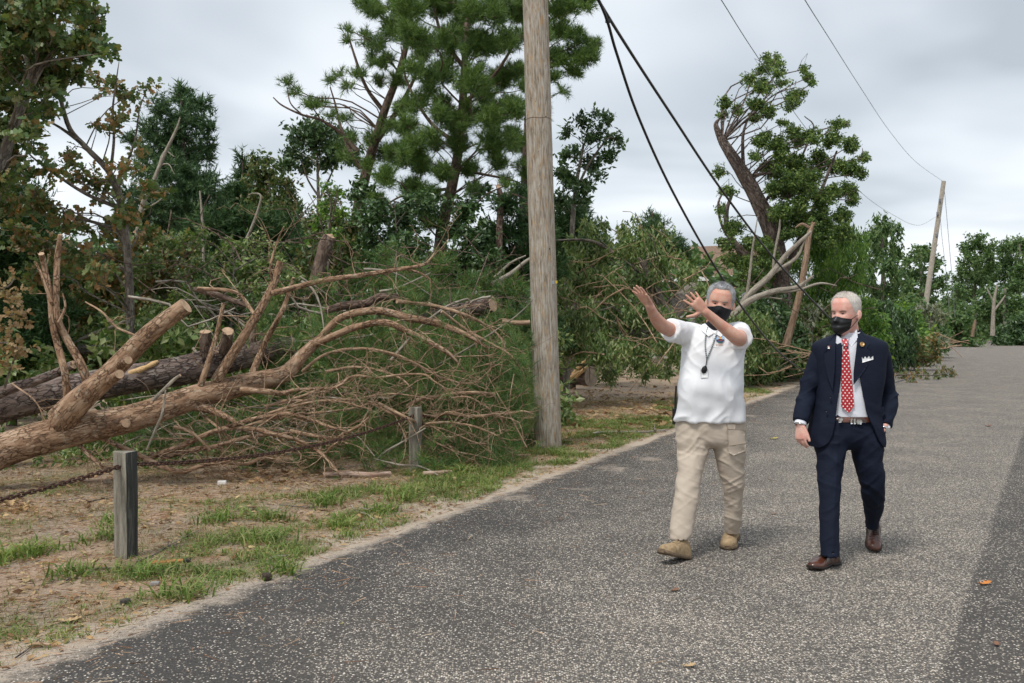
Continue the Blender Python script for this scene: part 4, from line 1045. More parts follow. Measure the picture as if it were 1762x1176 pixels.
gtree('root_clod', 'grey root clod of a tipped tree beside the cut log', 'root clod', 'cedar', 25.5, [(950, 668), (960, 640)], [18, 12], [], L_CEDAR, m_bark_dark, 1, 1, .3, 31) if False else None

# ---- the broken tree at centre right
gtree('broken_tree', 'tall storm snapped tree with bare splintered trunk leaning left', 'tree', 'broad', 30, [(1350, 600), (1345, 520), (1338, 450), (1326, 392), (1292, 322), (1264, 276), (1243, 243)], [20, 19, 18, 17, 14, 11, 8],
      [(1320, 104, 10), (1336, 108, 10), (1310, 122, 12), (1336, 128, 10), (1290, 138, 11), (1314, 148, 16), (1342, 144, 9), (1370, 166, 14), (1390, 134, 9), (1382, 120, 6), (1360, 180, 13), (1248, 178, 10), (1270, 188, 9), (1298, 180, 14), (1322, 192, 13), (1346, 212, 9), (1398, 142, 6), (1245, 200, 7), (1300, 205, 9),
       (1308, 246, 13), (1340, 252, 16), (1370, 240, 16), (1400, 236, 16), (1440, 214, 9), (1456, 213, 7), (1430, 240, 16), (1460, 252, 15), (1486, 272, 9), (1466, 290, 16), (1332, 290, 19), (1370, 286, 20), (1410, 280, 22), (1440, 290, 17), (1352, 330, 22), (1392, 330, 22), (1430, 332, 22), (1460, 330, 14), (1372, 380, 24), (1410, 380, 24), (1448, 372, 18), (1468, 345, 10), (1236, 298, 9), (1252, 330, 12), (1240, 360, 9), (1262, 390, 16), (1290, 420, 20), (1247, 420, 14), (1282, 450, 24), (1330, 450, 24), (1482, 300, 9), (1300, 480, 24), (1250, 450, 14), (1345, 270, 18, 28.6), (1365, 310, 20, 28.5), (1330, 325, 16, 28.7), (1400, 305, 20, 28.6), (1340, 365, 18, 28.4), (1375, 350, 20, 28.4), (1415, 345, 20, 28.6), (1355, 400, 20, 28.4), (1390, 395, 20, 28.5), (1315, 425, 18, 28.3), (1300, 270, 10, 28.8), (1420, 410, 20, 28.6), (1450, 400, 16), (1318, 235, 10, 29), (1360, 225, 12)],
      L_LOCUST2, m_bark_dark, 1.0, 1.75, 1.5, 40, limbs=[([(1243, 243), (1236, 228), (1232, 214), (1240, 202)], [8, 6, 4, 1.2]), ([(1280, 300), (1278, 260), (1280, 225), (1294, 190)], [4, 3, 2.4, 1]), ([(1282, 305), (1310, 300), (1336, 298)], [4, 3, 1.6]), ([(1300, 340), (1330, 360), (1370, 365), (1400, 372)], [4, 3, 3, 2]), ([(1330, 460), (1285, 440), (1255, 405), (1250, 365), (1262, 330)], [8, 7, 6, 4, 2]), ([(1270, 425), (1245, 395), (1236, 350), (1255, 318)], [3, 2.4, 2, 1]), ([(1340, 420), (1345, 395), (1340, 362), (1385, 372)], [5, 5, 3, 2]), ([(1294, 200), (1330, 165), (1370, 150)], [1.6, 1.2, .7]), ([(1356, 340), (1380, 270), (1400, 220), (1384, 200)], [3, 2, 1.3, .8]), ([(1345, 480), (1400, 360), (1440, 260)], [6, 4, 1.6])],
      group='trees thrown down by the storm', minr=.010, jitter=.45)
m_torn = barkmat('torn bare wood', (.19, .12, .075), (.32, .215, .145), (.45, .33, .235), 40, .12, .6)
snag('bare torn reddish stem leaning in front of the broken tree', 26.5, [(1352, 596), (1362, 560), (1376, 505), (1386, 450), (1392, 405), (1398, 388)], [7, 6, 5.5, 5, 4.6, 3], m_torn, [([(1392, 392), (1380, 386), (1368, 392)], [3, 2.4, 1]), ([(1396, 386), (1404, 384)], [2.6, 1.5])], .12, 8)
def pale_limb(label, d, main, r, side, seed):
    return snag(label, d, main, r, m_pale, side, .02, seed, 'broken_limb')
pale_limb('forked pale bare limbs sweeping up right behind the pointing man', 25.5, [(1262, 560), (1285, 512), (1322, 478), (1352, 440), (1386, 408), (1396, 398)], [6, 5.5, 5, 4.4, 3.2, 1.6], [([(1300, 495), (1330, 470), (1370, 444), (1384, 415)], [4, 3.6, 3, 1.4]), ([(1285, 512), (1290, 470), (1296, 420), (1304, 372)], [3, 2.4, 1.8, .8]), ([(1330, 470), (1332, 440), (1340, 400), (1342, 378)], [2.4, 2, 2, 1])], 9)
pale_limb('long low pale limb reaching right below the forked limbs', 25, [(1258, 545), (1290, 518), (1330, 502), (1372, 494), (1398, 476)], [5.5, 5.5, 5, 4, 2], [([(1330, 502), (1370, 500), (1410, 488), (1440, 492)], [3, 2.4, 2, 1]), ([(1280, 528), (1310, 512), (1345, 515)], [2.4, 2, 1])], 10)
gtree('willow_tree', 'hanging pale green foliage curtain right of the broken tree', 'tree', 'willow', 33, [(1436, 600), (1436, 500), (1432, 400)], [8, 6, 2],
      [(1412, 430, 20), (1442, 425, 20), (1464, 432, 15), (1430, 476, 22), (1460, 480, 18), (1402, 486, 18), (1470, 526, 14), (1392, 536, 18), (1440, 530, 22), (1420, 400, 14), (1480, 470, 10), (1415, 560, 18), (1470, 560, 18), (1385, 415, 14), (1430, 450, 18), (1375, 450, 14), (1395, 400, 12), (1455, 400, 14), (1475, 410, 10), (1360, 500, 16), (1375, 560, 16), (1480, 440, 10)], L_LOCUST, m_bark_grey, 1.7, 1.7, .9, 41, flat=1.3, group=WG)
gtree('leafy_tree', 'rounded pale green tree left of the distant leaning pole', 'tree', 'droop', 44, [(1520, 600), (1520, 500), (1518, 400)], [6, 5, 2],
      [(1500, 396, 12), (1524, 382, 13), (1543, 396, 10), (1510, 418, 18), (1540, 428, 14), (1496, 448, 17), (1530, 458, 18), (1550, 468, 12), (1502, 488, 18), (1490, 420, 9), (1540, 495, 16), (1480, 480, 14)], L_FAR, m_bark_grey, 2.6, 1.3, 1.0, 42, group=WG)

# ---- right: bushes along the road, and the far trees
RG = 'bushes along the far road edge'
rb = [('olive bush behind the pointing man', 26, [(1268, 554, 29), (1296, 569, 29), (1250, 584, 26), (1310, 594, 23), (1275, 604, 20)], L_BROAD, 'droop', 1.5),
      ('dark green bush under the low pale limb', 28, [(1330, 539, 29), (1318, 569, 29), (1350, 574, 29), (1300, 539, 26), (1340, 604, 20)], L_HOLLY, 'broad', 1.7),
      ('leafy bush left of the suited man\'s head', 30, [(1395, 554, 29), (1412, 579, 26), (1380, 584, 26), (1398, 606, 17), (1420, 544, 23)], L_BROAD, 'broad', 1.8),
      ('green bush behind the suited man\'s head', 33, [(1450, 554, 31), (1470, 579, 29), (1430, 584, 29), (1490, 554, 29), (1455, 604, 17)], L_LOCUST, 'broad', 1.9),
      ('dark trailing bush above the suited man\'s left shoulder', 35, [(1510, 544, 31), (1530, 569, 26), (1500, 582, 23), (1545, 554, 23), (1520, 600, 13)], L_HOLLY, 'droop', 2.0),
      ('bright green bush at the left road edge', 41, [(1545, 579, 18), (1562, 564, 23), (1580, 576, 18), (1555, 546, 20), (1535, 539, 20)], L_LOCUST, 'broad', 2.2),
      ('low green bush by the distant pole foot', 52, [(1575, 542, 21), (1600, 550, 20), (1590, 569, 15), (1560, 529, 20), (1615, 566, 14)], L_FAR, 'broad', 2.6),
      ('brown torn brush heap at the road edge', 36, [(1555, 598, 10), (1575, 596, 10), (1592, 592, 10), (1535, 600, 10), (1610, 590, 8)], L_OAKB, 'broad', 1.9),
      ('green bush left of the far pale trunk', 85, [(1640, 546, 17), (1655, 560, 14), (1628, 562, 14), (1668, 574, 11)], L_FAR, 'broad', 4),
      ('dark low bush right of the far pale trunk', 92, [(1735, 572, 13), (1750, 559, 15), (1770, 564, 17), (1722, 578, 10)], L_HOLLY, 'broad', 4)]
for i, (lb, d_, bl, lf, kd, sz) in enumerate(rb):
    bush(lb, d_, bl, lf, kd, sz, 1.35, 60 + i, .6, group=RG)
bush('silvery white leaved shrub before the distant pole', 47, [(1590, 540, 10), (1606, 532, 11), (1620, 545, 9), (1600, 552, 9), (1578, 530, 8)], L_SILVER, 'broad', 2.2, .8, 71, .4, 'shrub', cat='shrub', group=RG)
bush('pale leaved torn shrub left of the suited man', 29, [(1408, 530, 11), (1398, 545, 9), (1385, 560, 8)], L_SILVER, 'droop', 1.6, .5, 72, .3, 'shrub', cat='shrub', group=RG)
FG = 'far trees at the road end'
ft = [('far tree just left of the distant leaning pole', 75, [(1570, 445, 14), (1590, 432, 13), (1606, 455, 13), (1576, 478, 18), (1602, 490, 18), (1562, 505, 16), (1590, 520, 20)], 3.6),
      ('far round topped tree right of the distant pole', 112, [(1664, 428, 11), (1682, 416, 13), (1700, 428, 13), (1672, 448, 15), (1700, 455, 16), (1655, 470, 14), (1684, 482, 20), (1660, 505, 18)], 4.6),
      ('far tree with the highest crown at the right edge', 115, [(1728, 428, 12), (1750, 420, 14), (1770, 430, 16), (1735, 450, 17), (1760, 460, 18), (1720, 475, 18), (1748, 490, 20), (1780, 480, 20), (1800, 440, 22)], 4.6),
      ('far lower tree standing between the two far crowns', 105, [(1705, 510, 18), (1730, 525, 18), (1690, 535, 18), (1715, 548, 16), (1755, 530, 18), (1780, 540, 18)], 4.2),
      ('far small tree between distant pole and road end', 98, [(1635, 520, 12), (1648, 535, 14), (1628, 548, 12), (1655, 500, 10), (1665, 545, 14)], 4)]
for i, (lb, d_, bl, sz) in enumerate(ft):
    cx = sum(b_[0] for b_ in bl) / len(bl)
    gtree('leafy_tree', lb, 'tree', 'broad', d_, [(cx, 575), (cx, 500), (cx, min(b_[1] for b_ in bl))], [3.5, 3, 1.2], bl, L_FAR, m_bark_grey, sz, 1.3, 1.8, 80 + i, group=FG)
snag('slender far tree with pale forked trunk at the road end', 88, [(1708, 578), (1709, 545), (1711, 515), (1716, 490)], [4, 3.2, 2.6, 1.2], m_pale, [([(1710, 535), (1722, 520), (1730, 508)], [2, 1.6, .8]), ([(1710, 520), (1702, 505), (1698, 495)], [1.6, 1.2, .6])], 0, 11)
snag('short broken pale stump stem at the far road edge', 84, [(1672, 580), (1675, 565), (1678, 552)], [3, 2.6, 1.6], m_torn, (), .1, 12)
# ================================================================== the two men
import bmesh

def loft(mb, rings, mat=0, caps=True):
    rings = np.asarray(rings, float); n, s = rings.shape[:2]
    a = np.arange(s); b = (a + 1) % s; i = np.arange(n - 1)[:, None] * s
    mb.add(rings.reshape(-1, 3), np.stack([i + a, i + b, i + s + b, i + s + a], -1).reshape(-1, 4), mat)
    if caps:
        for k in (0, n - 1):
            cv = np.vstack([rings[k], rings[k].mean(0)[None]])
            t = np.stack([b, a, np.full(s, s)], -1) if k == 0 else np.stack([a, b, np.full(s, s)], -1)
            mb.add(cv, t, mat)

def limb(mb, pts, rad, seg=20, n=24, flat=1.0, mat=0):
    """a tapering limb with rounded ends"""
    P = smooth_path(pts, n); R = np.interp(np.linspace(0, 1, n), np.linspace(0, 1, len(rad)), rad)
    T = unit(np.gradient(P, axis=0))
    pre = [P[0] - T[0] * R[0] * k for k in (.95, .8, .5)]; post = [P[-1] + T[-1] * R[-1] * k for k in (.5, .8, .95)]
    PP = np.vstack([pre, P, post]); RR = np.concatenate([[R[0] * .3, R[0] * .6, R[0] * .87], R, [R[-1] * .87, R[-1] * .6, R[-1] * .3]])
    tube(mb, PP, RR, seg, mat=mat)

def remesh(mb, name, voxel, smooth=6, mats=None):
    tmp = link('tmp', mb.mesh('tmp', []))
    TRI[0] -= sum(len(p.vertices) - 2 for p in tmp.data.polygons)
    r = tmp.modifiers.new('r', 'REMESH'); r.mode = 'VOXEL'; r.voxel_size = voxel; r.adaptivity = 0
    if smooth:
        s = tmp.modifiers.new('s', 'SMOOTH'); s.factor = .5; s.iterations = smooth
    dg = bpy.context.evaluated_depsgraph_get()
    me = bpy.data.meshes.new_from_object(tmp.evaluated_get(dg))
    old = tmp.data; bpy.data.objects.remove(tmp); bpy.data.meshes.remove(old)
    me.name = name; me.materials.clear()
    for m in (mats if isinstance(mats, (list, tuple)) else [mats]): me.materials.append(m)
    me.polygons.foreach_set('use_smooth', np.ones(len(me.polygons), bool))
    TRI[0] += 2 * len(me.polygons)
    return me

def get_co(me):
    co = np.zeros(len(me.vertices) * 3, np.float32); me.vertices.foreach_get('co', co); return co.reshape(-1, 3).astype(float)
def get_no(me):
    no = np.zeros(len(me.vertices) * 3, np.float32); me.vertices.foreach_get('normal', no); return no.reshape(-1, 3).astype(float)
def set_co(me, co):
    me.vertices.foreach_set('co', co.astype(np.float32).ravel()); me.update()

def folds(co, freq, tilt, amp, seed, sharp=2.0):
    """soft ridges: stretched along the fold, narrow across it. tilt = how far the folds leave the horizontal"""
    q = np.stack([co[:, 0] * freq[0], co[:, 1] * freq[0], (co[:, 2] + tilt * co[:, 0]) * freq[1]], 1)
    q = q + .6 * np.stack([vnoise(co * 7 + seed, seed + 5), vnoise(co * 7 + 3, seed + 6), vnoise(co * 7 + 9, seed + 7)], 1)
    r = 1 - np.abs(vnoise(q, seed)) * 2
    v = np.sign(r) * np.abs(r) ** sharp * .5 + .5 * r
    return amp * (v - .28)

# ---- heads: a table of level sections plus brow, sockets and nose
HZ = np.array([-.012, 0, .015, .04, .07, .10, .13, .16, .19, .207, .220, .230, .236, .239])
HWd = np.array([.016, .030, .045, .058, .066, .071, .0745, .0765, .0725, .064, .053, .038, .022, .004])
HF = np.array([.060, .082, .093, .094, .092, .091, .090, .094, .088, .076, .062, .044, .025, .004])
HB = np.array([-.02, .0, .03, .058, .074, .088, .098, .101, .096, .086, .073, .055, .033, .006])
def head_pt(th, z, f):
    """surface of the head in head coordinates: x to the person's left, y forward, z up from the chin"""
    th = np.asarray(th, float); z = np.asarray(z, float)
    w, fr, bk = np.interp(z, HZ, HWd) * f.get('w', 1), np.interp(z, HZ, HF), np.interp(z, HZ, HB)
    c, s = np.cos(th), np.sin(th)
    x = w * np.sign(s) * np.abs(s) ** .92
    y = np.where(c >= 0, fr * np.abs(c) ** .92, -bk * np.abs(c) ** .92)
    g = lambda t0, z0, st, sz: np.exp(-((th - t0) / st) ** 2 - ((z - z0) / sz) ** 2)
    add = .024 * np.exp(-(th / .17) ** 2) * np.clip((.132 - z) / .05, 0, 1) * np.clip((z - .066) / .012, 0, 1)
    add = add + .004 * np.exp(-((z - .141) / .012) ** 2) * np.exp(-(th / .75) ** 4)
    for sg in (-1, 1):
        add = add - .0095 * g(sg * .37, .122, .2, .011) + .004 * g(sg * .62, .092, .3, .018)
    add = add - .004 * np.exp(-((z - .052) / .004) ** 2 - (th / .3) ** 2) + .003 * g(0, .012, .3, .012)
    r = np.maximum(np.hypot(x, y), 1e-5)
    return np.stack([x + add * x / r, y + add * y / r, z + 0 * x], -1)

class Frame:
    def __init__(s, origin, yaw=0, roll=0, pitch=0, k=1.0):
        F = np.array([-math.sin(yaw), -math.cos(yaw), 0]); L = np.array([math.cos(yaw), -math.sin(yaw), 0]); U = np.array([0, 0, 1.0])
        F, U = F * math.cos(pitch) - U * math.sin(pitch), U * math.cos(pitch) + F * math.sin(pitch)      # pitch > 0 looks down
        L, U = L * math.cos(roll) - U * math.sin(roll), U * math.cos(roll) + L * math.sin(roll)          # roll > 0 leans to the person's left
        s.o, s.L, s.F, s.U = np.asarray(origin, float), L * k, F * k, U * k
    def __call__(s, p):
        p = np.asarray(p, float)
        return s.o + p[..., 0:1] * s.L + p[..., 1:2] * s.F + p[..., 2:3] * s.U

def add_head(mb, fr, f):
    zs = np.concatenate([np.linspace(-.012, .2, 54), .239 - .039 * np.linspace(1, 0, 18)[1:] ** 1.7])
    th = np.linspace(-np.pi, np.pi, 72, endpoint=False)
    loft(mb, fr(np.stack([head_pt(th, np.full_like(th, z), f) for z in zs])))
    for sg in (-1, 1):                                    # ears
        c = np.array([sg * .077 * f.get('w', 1), -.012, .108])
        rings = []
        for k in np.linspace(-1, 1, 9):
            r = math.sqrt(max(1 - k * k, .02)); t = np.linspace(0, 6.283, 17)[:-1]
            rings.append(np.stack([c[0] + sg * (.004 + .007 * np.cos(t) * r + .006 * (np.sin(t) < -.2) * r), c[1] - .016 * np.sin(-t) * r - .006 * k, c[2] + .031 * k + 0 * t], -1))
        loft(mb, fr(np.array(rings)))

def hair_patch(fr, f, hairline, thick, seed, nth=96, ns=26, freq=120):
    mb = MB(); th = np.linspace(-np.pi, np.pi, nth, endpoint=False)
    z0 = hairline(th); rows = []
    for s in np.linspace(0, 1, ns):
        z = z0 + (.2388 - z0) * (1 - (1 - s) ** 1.6)
        p = head_pt(th, z, f)
        e = 1e-3
        nrm = unit(np.cross(head_pt(th + e, z, f) - p, head_pt(th, np.minimum(z + e, .239), f) - p))
        nrm *= np.sign((nrm * (p - [0, 0, .11])).sum(-1, keepdims=True))
        off = thick(th, z) * np.clip(s * 5, 0, 1) ** .6 + (-.002 if s == 0 else 0)
        off = off * (1 + .28 * vnoise(np.stack([th * 22, z * freq * .35, 0 * z], 1), seed) + .2 * vnoise(np.stack([th * 60, z * 60, 0 * z], 1), seed + 1))
        rows.append(p + nrm * off[:, None])
    loft(mb, fr(np.array(rows)), caps=True)
    # short loose strands over the cap
    rg = np.random.default_rng(seed); A_ = np.array(rows[2:]); m_ = 3200
    i, j = rg.integers(0, A_.shape[0] - 1, m_), rg.integers(0, nth, m_)
    p = A_[i, j] + rg.normal(size=(m_, 3)) * .002
    grow = unit(A_[np.minimum(i + 1, A_.shape[0] - 1), j] - A_[i, j]); out = unit(p - np.array([0, 0, .11]))
    d_ = unit(out * .35 + grow * -.6 + np.array([0, .25, 0]) * (p[:, 2:3] > .2) + rg.normal(size=(m_, 3)) * .3)
    L_ = (thick(np.zeros(m_), p[:, 2]) * .75 + .0015)[:, None] * rg.uniform(.6, 1.3, (m_, 1))
    sd_ = unit(np.cross(d_, rg.normal(size=(m_, 3)))) * .0007
    V_ = np.stack([fr(p - sd_), fr(p + sd_), fr(p + d_ * L_)], 1).reshape(-1, 3)
    mb.add(V_, np.arange(3 * m_).reshape(-1, 3), smooth=False)
    return mb

def head_band(fr, f, t0, t1, zlo, zhi, off, nth=40, ns=14, bulge=0.0, pleat=0.0):
    """a cloth patch over the face: real thickness, following the head"""
    mb = MB(); th = np.linspace(t0, t1, nth); G_ = []
    for s in np.linspace(0, 1, ns):
        z = zlo(th) * (1 - s) + zhi(th) * s
        p = head_pt(np.clip(th, -np.pi, np.pi), z, f); d = unit(np.stack([p[:, 0], p[:, 1], 0 * z], 1))
        u = (th - t0) / (t1 - t0)
        o = off + bulge * np.sin(np.pi * u) * math.sin(math.pi * min(1, s * .9 + .1)) + pleat * math.sin(s * 19) * np.sin(np.pi * u)
        G_.append(p + d * o[:, None] if np.ndim(o) else p + d * o)
    G_ = np.array(G_)
    inner = G_ - unit(np.stack([G_[..., 0], G_[..., 1], 0 * G_[..., 2]], -1)) * .003
    for Q in (G_, inner):
        i = (np.arange(ns - 1)[:, None] * nth + np.arange(nth - 1)[None]).ravel()
        mb.add(fr(Q).reshape(-1, 3), np.stack([i, i + 1, i + nth + 1, i + nth], 1))
    rim = np.concatenate([[(0, k) for k in range(nth)], [(r, nth - 1) for r in range(ns)], [(ns - 1, k) for k in range(nth - 1, -1, -1)], [(r, 0) for r in range(ns - 1, -1, -1)]])
    A = fr(G_)[rim[:, 0], rim[:, 1]]; B = fr(inner)[rim[:, 0], rim[:, 1]]; m_ = len(A)
    i = np.arange(m_ - 1); mb.add(np.vstack([A, B]), np.stack([i, i + 1, i + 1 + m_, i + m_], 1))
    return mb

def ellipsoid(mb, c, ax, n=14):
    """ax: three axis vectors"""
    rings = []
    for k in np.linspace(-1, 1, n):
        r = math.sqrt(max(1 - k * k, 1e-3)); t = np.linspace(0, 6.283, 17)[:-1]
        rings.append(c + np.outer(np.cos(t) * r, ax[0]) + np.outer(np.sin(t) * r, ax[1]) + k * ax[2])
    loft(mb, rings)

def hand(mb, wrist, d, palm, curl=(.2, .2, .2, .25), spread=.12, thumb=(.7, .8, .1), k=1.0, side=None, wr=.027):
    """palm, four jointed fingers, thumb. d: towards the fingertips, palm: the way the palm faces, side: towards the thumb"""
    d = unit(d); palm = unit(palm - d * np.dot(palm, d)); s = np.cross(palm, d)
    if side is not None and np.dot(s, side) < 0: s = -s
    th = np.linspace(0, 6.283, 21)[:-1]
    rings = []
    for t, w, h in ((-.03, wr * .98, wr * .85), (0, wr, wr * .78), (.02, .032, .020), (.045, .039, .0185), (.07, .0425, .016), (.09, .042, .0135), (.1, .036, .011)):
        ce = np.abs(np.cos(th)) ** .75 * np.sign(np.cos(th)); se = np.abs(np.sin(th)) ** .75 * np.sign(np.sin(th))
        rings.append(wrist + d * t * k + np.outer(ce * w * k, s) + np.outer(se * h * k, palm))
    loft(mb, rings)
    for i, (o, L, r) in enumerate(((.0315, .072, .0092), (.0105, .080, .0095), (-.0105, .074, .0090), (-.031, .058, .0080))):
        p = wrist + d * (.086 - .004 * abs(i - 1.2)) * k + s * o * k
        a = spread * (1.3 - i) ; dirn = unit(d * math.cos(a) + s * math.sin(a))
        pts = [p - dirn * .02 * k, p]; ang = 0
        for f_, seg in enumerate((.44, .32, .26)):
            ang += curl[i] * (1, 1.2, .8)[f_]
            p = p + (dirn * math.cos(ang) + palm * math.sin(ang)) * L * seg * k
            pts.append(p)
        limb(mb, pts, [r * k * 1.05, r * k * 1.05, r * k, r * k * .93, r * k * .78], 12, 14)
    p = wrist + d * .022 * k + s * .026 * k
    td = unit(d * thumb[0] + s * thumb[1] + palm * thumb[2])
    p2 = p + td * .038 * k; p3 = p2 + unit(td + d * .35) * .032 * k; p4 = p3 + unit(td + d * .45) * .024 * k
    limb(mb, [p - td * .01, p2, p3, p4], [.016 * k, .0125 * k, .0108 * k, .0085 * k], 12, 14)

def table_rings(tab, d0, n=40, power=2.35, nseg=None):
    """tab rows: py, x left, x right, front depth, back depth -> level rings (place coordinates)"""
    tab = np.asarray(tab, float)
    if nseg:
        t = np.linspace(0, len(tab) - 1, nseg); tab = smooth_path(tab, nseg)
    th = np.linspace(0, 2 * np.pi, n, endpoint=False)
    ce = np.sign(np.cos(th)) * np.abs(np.cos(th)) ** (2 / power); se = np.sign(np.sin(th)) * np.abs(np.sin(th)) ** (2 / power)
    out = []
    for py, xl, xr, yf, yb in tab:
        dm = d0 + (yf + yb) / 2
        c = W((xl + xr) / 2, py, dm); hw = (xr - xl) / 2 * dm / FPX; hd = (yb - yf) / 2
        out.append(np.stack([c[0] + hw * ce, c[1] + hd * se, np.full_like(th, c[2])], 1))
    return np.array(out)

def table_front(tab, d0, power=2.35):
    tab = np.asarray(tab, float)
    def f(px, py):
        v = [np.interp(py, tab[:, 0], tab[:, k]) for k in range(1, 5)]
        cx, hw = (v[0] + v[1]) / 2, (v[1] - v[0]) / 2
        u = min(abs((px - cx) / hw), .985)
        return d0 + (v[2] + v[3]) / 2 - (v[3] - v[2]) / 2 * (1 - u ** power) ** (1 / power)
    return f

def snap_front(me_list):
    """nearest-to-camera surface of built garments along a photo pixel"""
    from mathutils.bvhtree import BVHTree
    trees = [BVHTree.FromPolygons([v.co[:] for v in me.vertices], [p.vertices[:] for p in me.polygons]) for me in me_list]
    o = Vector((0, 0, CAMH))
    def f(px, py, fallback=None):
        dr = Vector(W(px, py, 1.0)) - o; best = None
        for t in trees:
            h = t.ray_cast(o, dr.normalized())
            if h[0] is not None and (best is None or h[0].y < best): best = h[0].y
        return best if best is not None else fallback
    return f

def patch(poly, surf, off, thick, mats, name, parent, step=3.0, smooth_n=2, fall=None):
    """a flat piece of cloth laid on a garment: outline in photo pixels, laid on the surface, with thickness"""
    bm = bmesh.new()
    vs = [bm.verts.new((p[0], p[1], 0)) for p in poly]
    bm.faces.new(vs)
    xs = [p[0] for p in poly]; ys = [p[1] for p in poly]
    for lo, hi, no in ((min(xs), max(xs), (1, 0, 0)), (min(ys), max(ys), (0, 1, 0))):
        for c in np.arange(lo + step, hi, step):
            bmesh.ops.bisect_plane(bm, geom=bm.verts[:] + bm.edges[:] + bm.faces[:], plane_co=(c * no[0], c * no[1], 0), plane_no=no)
    bmesh.ops.triangulate(bm, faces=[f for f in bm.faces if len(f.verts) > 4])
    bm.verts.ensure_lookup_table()
    P = np.array([v.co[:] for v in bm.verts])
    dep = np.array([surf(p[0], p[1]) or (fall if fall else np.nan) for p in P], float)
    good = ~np.isnan(dep)
    if (~good).any(): dep[~good] = np.nanmean(dep)
    for _ in range(smooth_n):                          # take the small waves out
        nd = dep.copy()
        for v in bm.verts:
            nb = [e.other_vert(v).index for e in v.link_edges]
            nd[v.index] = .5 * dep[v.index] + .5 * np.mean(dep[nb])
        dep = nd
    top = [W(p[0], p[1], dep[i] - off) for i, p in enumerate(P)]; bot = [W(p[0], p[1], dep[i] - off + thick) for i, p in enumerate(P)]
    nv = len(P); F = [[v.index for v in f.verts] for f in bm.faces]
    rim = [(e.verts[0].index, e.verts[1].index) for e in bm.edges if len(e.link_faces) == 1]
    bm.free()
    me = bpy.data.meshes.new(name)
    me.from_pydata([tuple(map(float, q)) for q in top + bot], [], F + [[i + nv for i in q[::-1]] for q in F] + [[a, b_, b_ + nv, a + nv] for a, b_ in rim])
    TRI[0] += 4 * len(F)
    for m in (mats if isinstance(mats, (list, tuple)) else [mats]): me.materials.append(m)
    me.polygons.foreach_set('use_smooth', np.ones(len(me.polygons), bool))
    return link(name, me, parent)

def ribbon(pts, surf, off, r, mat, name, parent, n=40):
    Q = smooth_path([(p[0], p[1], 0) for p in pts], n)
    dep = np.array([surf(q[0], q[1]) for q in Q], float)
    for _ in range(3): dep[1:-1] = (dep[:-2] + dep[1:-1] * 2 + dep[2:]) / 4
    mb = MB(); tube(mb, np.array([W(q[0], q[1], dp - off) for q, dp in zip(Q, dep)]), r, 6)
    return mb.build(name, mat, parent)

def shoe(parent, heel, toe, ankle_z, up, L, wid, m_up, m_sole, boot, pitch_lift=0, lace=None, welt=0):
    """heel and toe: sole points in the place; up: sole normal"""
    d = unit(toe - heel); up = unit(up - d * np.dot(up, d)); s = np.cross(d, up)
    L = np.linalg.norm(toe - heel)
    prof = [(0, .62, .40), (.03, .8, .75), (.1, .86, .98), (.2, .84, 1.08), (.3, .80, 1.0), (.42, .82, .80), (.55, .92, .66), (.68, 1.0, .56), (.8, .97, .50), (.9, .80, .44), (.96, .55, .36), (1.0, .22, .22)]
    hgt = .105 if boot else .088
    th = np.linspace(0, 6.283, 25)[:-1]
    def ring(t, w, h, z0, grow=0, pw=.8):
        c, sn = np.cos(th), np.sin(th)
        x = np.sign(c) * np.abs(c) ** .8 * (wid / 2 * w + grow); z = np.where(sn > 0, np.abs(sn) ** pw * h, sn * .004)
        asym = .006 * math.sin(t * 3.1)
        return heel + d * t * L + np.outer(x + asym, s) + np.outer(z + z0, up)
    prof = smooth_path(np.array(prof), 26)
    mb = MB(); loft(mb, [ring(t, w, h * hgt, .018, 0, .85 if t < .4 else .72) for t, w, h in prof])
    me = remesh(mb, 'upper', .005, 4, m_up)
    co = get_co(me); no = get_no(me)
    tt = ((co - heel) @ d) / L; ss = (co - heel) @ s; uu = (co - heel) @ up
    disp = .0016 * vnoise(co * 60, 3) + .002 * np.sin(tt * 95) * np.exp(-((tt - .62) / .07) ** 2)
    disp += .003 * (np.exp(-((tt - .76) / .008) ** 2) * -1)                 # toe cap seam
    disp += -.003 * np.exp(-((np.abs(ss) - .018) / .004) ** 2) * ((tt > .3) & (tt < .56))
    set_co(me, co + no * disp[:, None]); u_ = link('upper', me, parent)
    mb = MB(); rr = []
    for t, w, h in prof:
        c, sn = np.cos(th), np.sin(th)
        x = np.sign(c) * np.abs(c) ** .6 * (wid / 2 * max(w, .3) + .005); hz = .024 if (t < .3 or boot) else .016
        z = np.where(sn > 0, .024, .024 - hz + (.006 if (.3 < t < .45 and not boot) else 0)); lift = .012 * max(0, t - .8) / .2
        rr.append(heel + d * (t * 1.03 - .015) * L + np.outer(x + .006 * math.sin(t * 3.1), s) + np.outer(z + lift, up))
    loft(mb, rr); mb.build('sole', m_sole, u_)
    if lace is not None:
        mb = MB()
        for k in range(5):
            t = .34 + .05 * k; c = heel + d * t * L; h0 = np.interp(t, prof[:, 0], prof[:, 2]) * hgt + .019
            a = c - s * .02 + up * (h0 - .006); b_ = c + s * .02 + d * .012 + up * (h0 - .006); m_ = (a + b_) / 2 + up * .008
            tube(mb, smooth_path([a, m_, b_], 8), .0028, 5)
        mb.build('laces', lace, u_)
    return u_

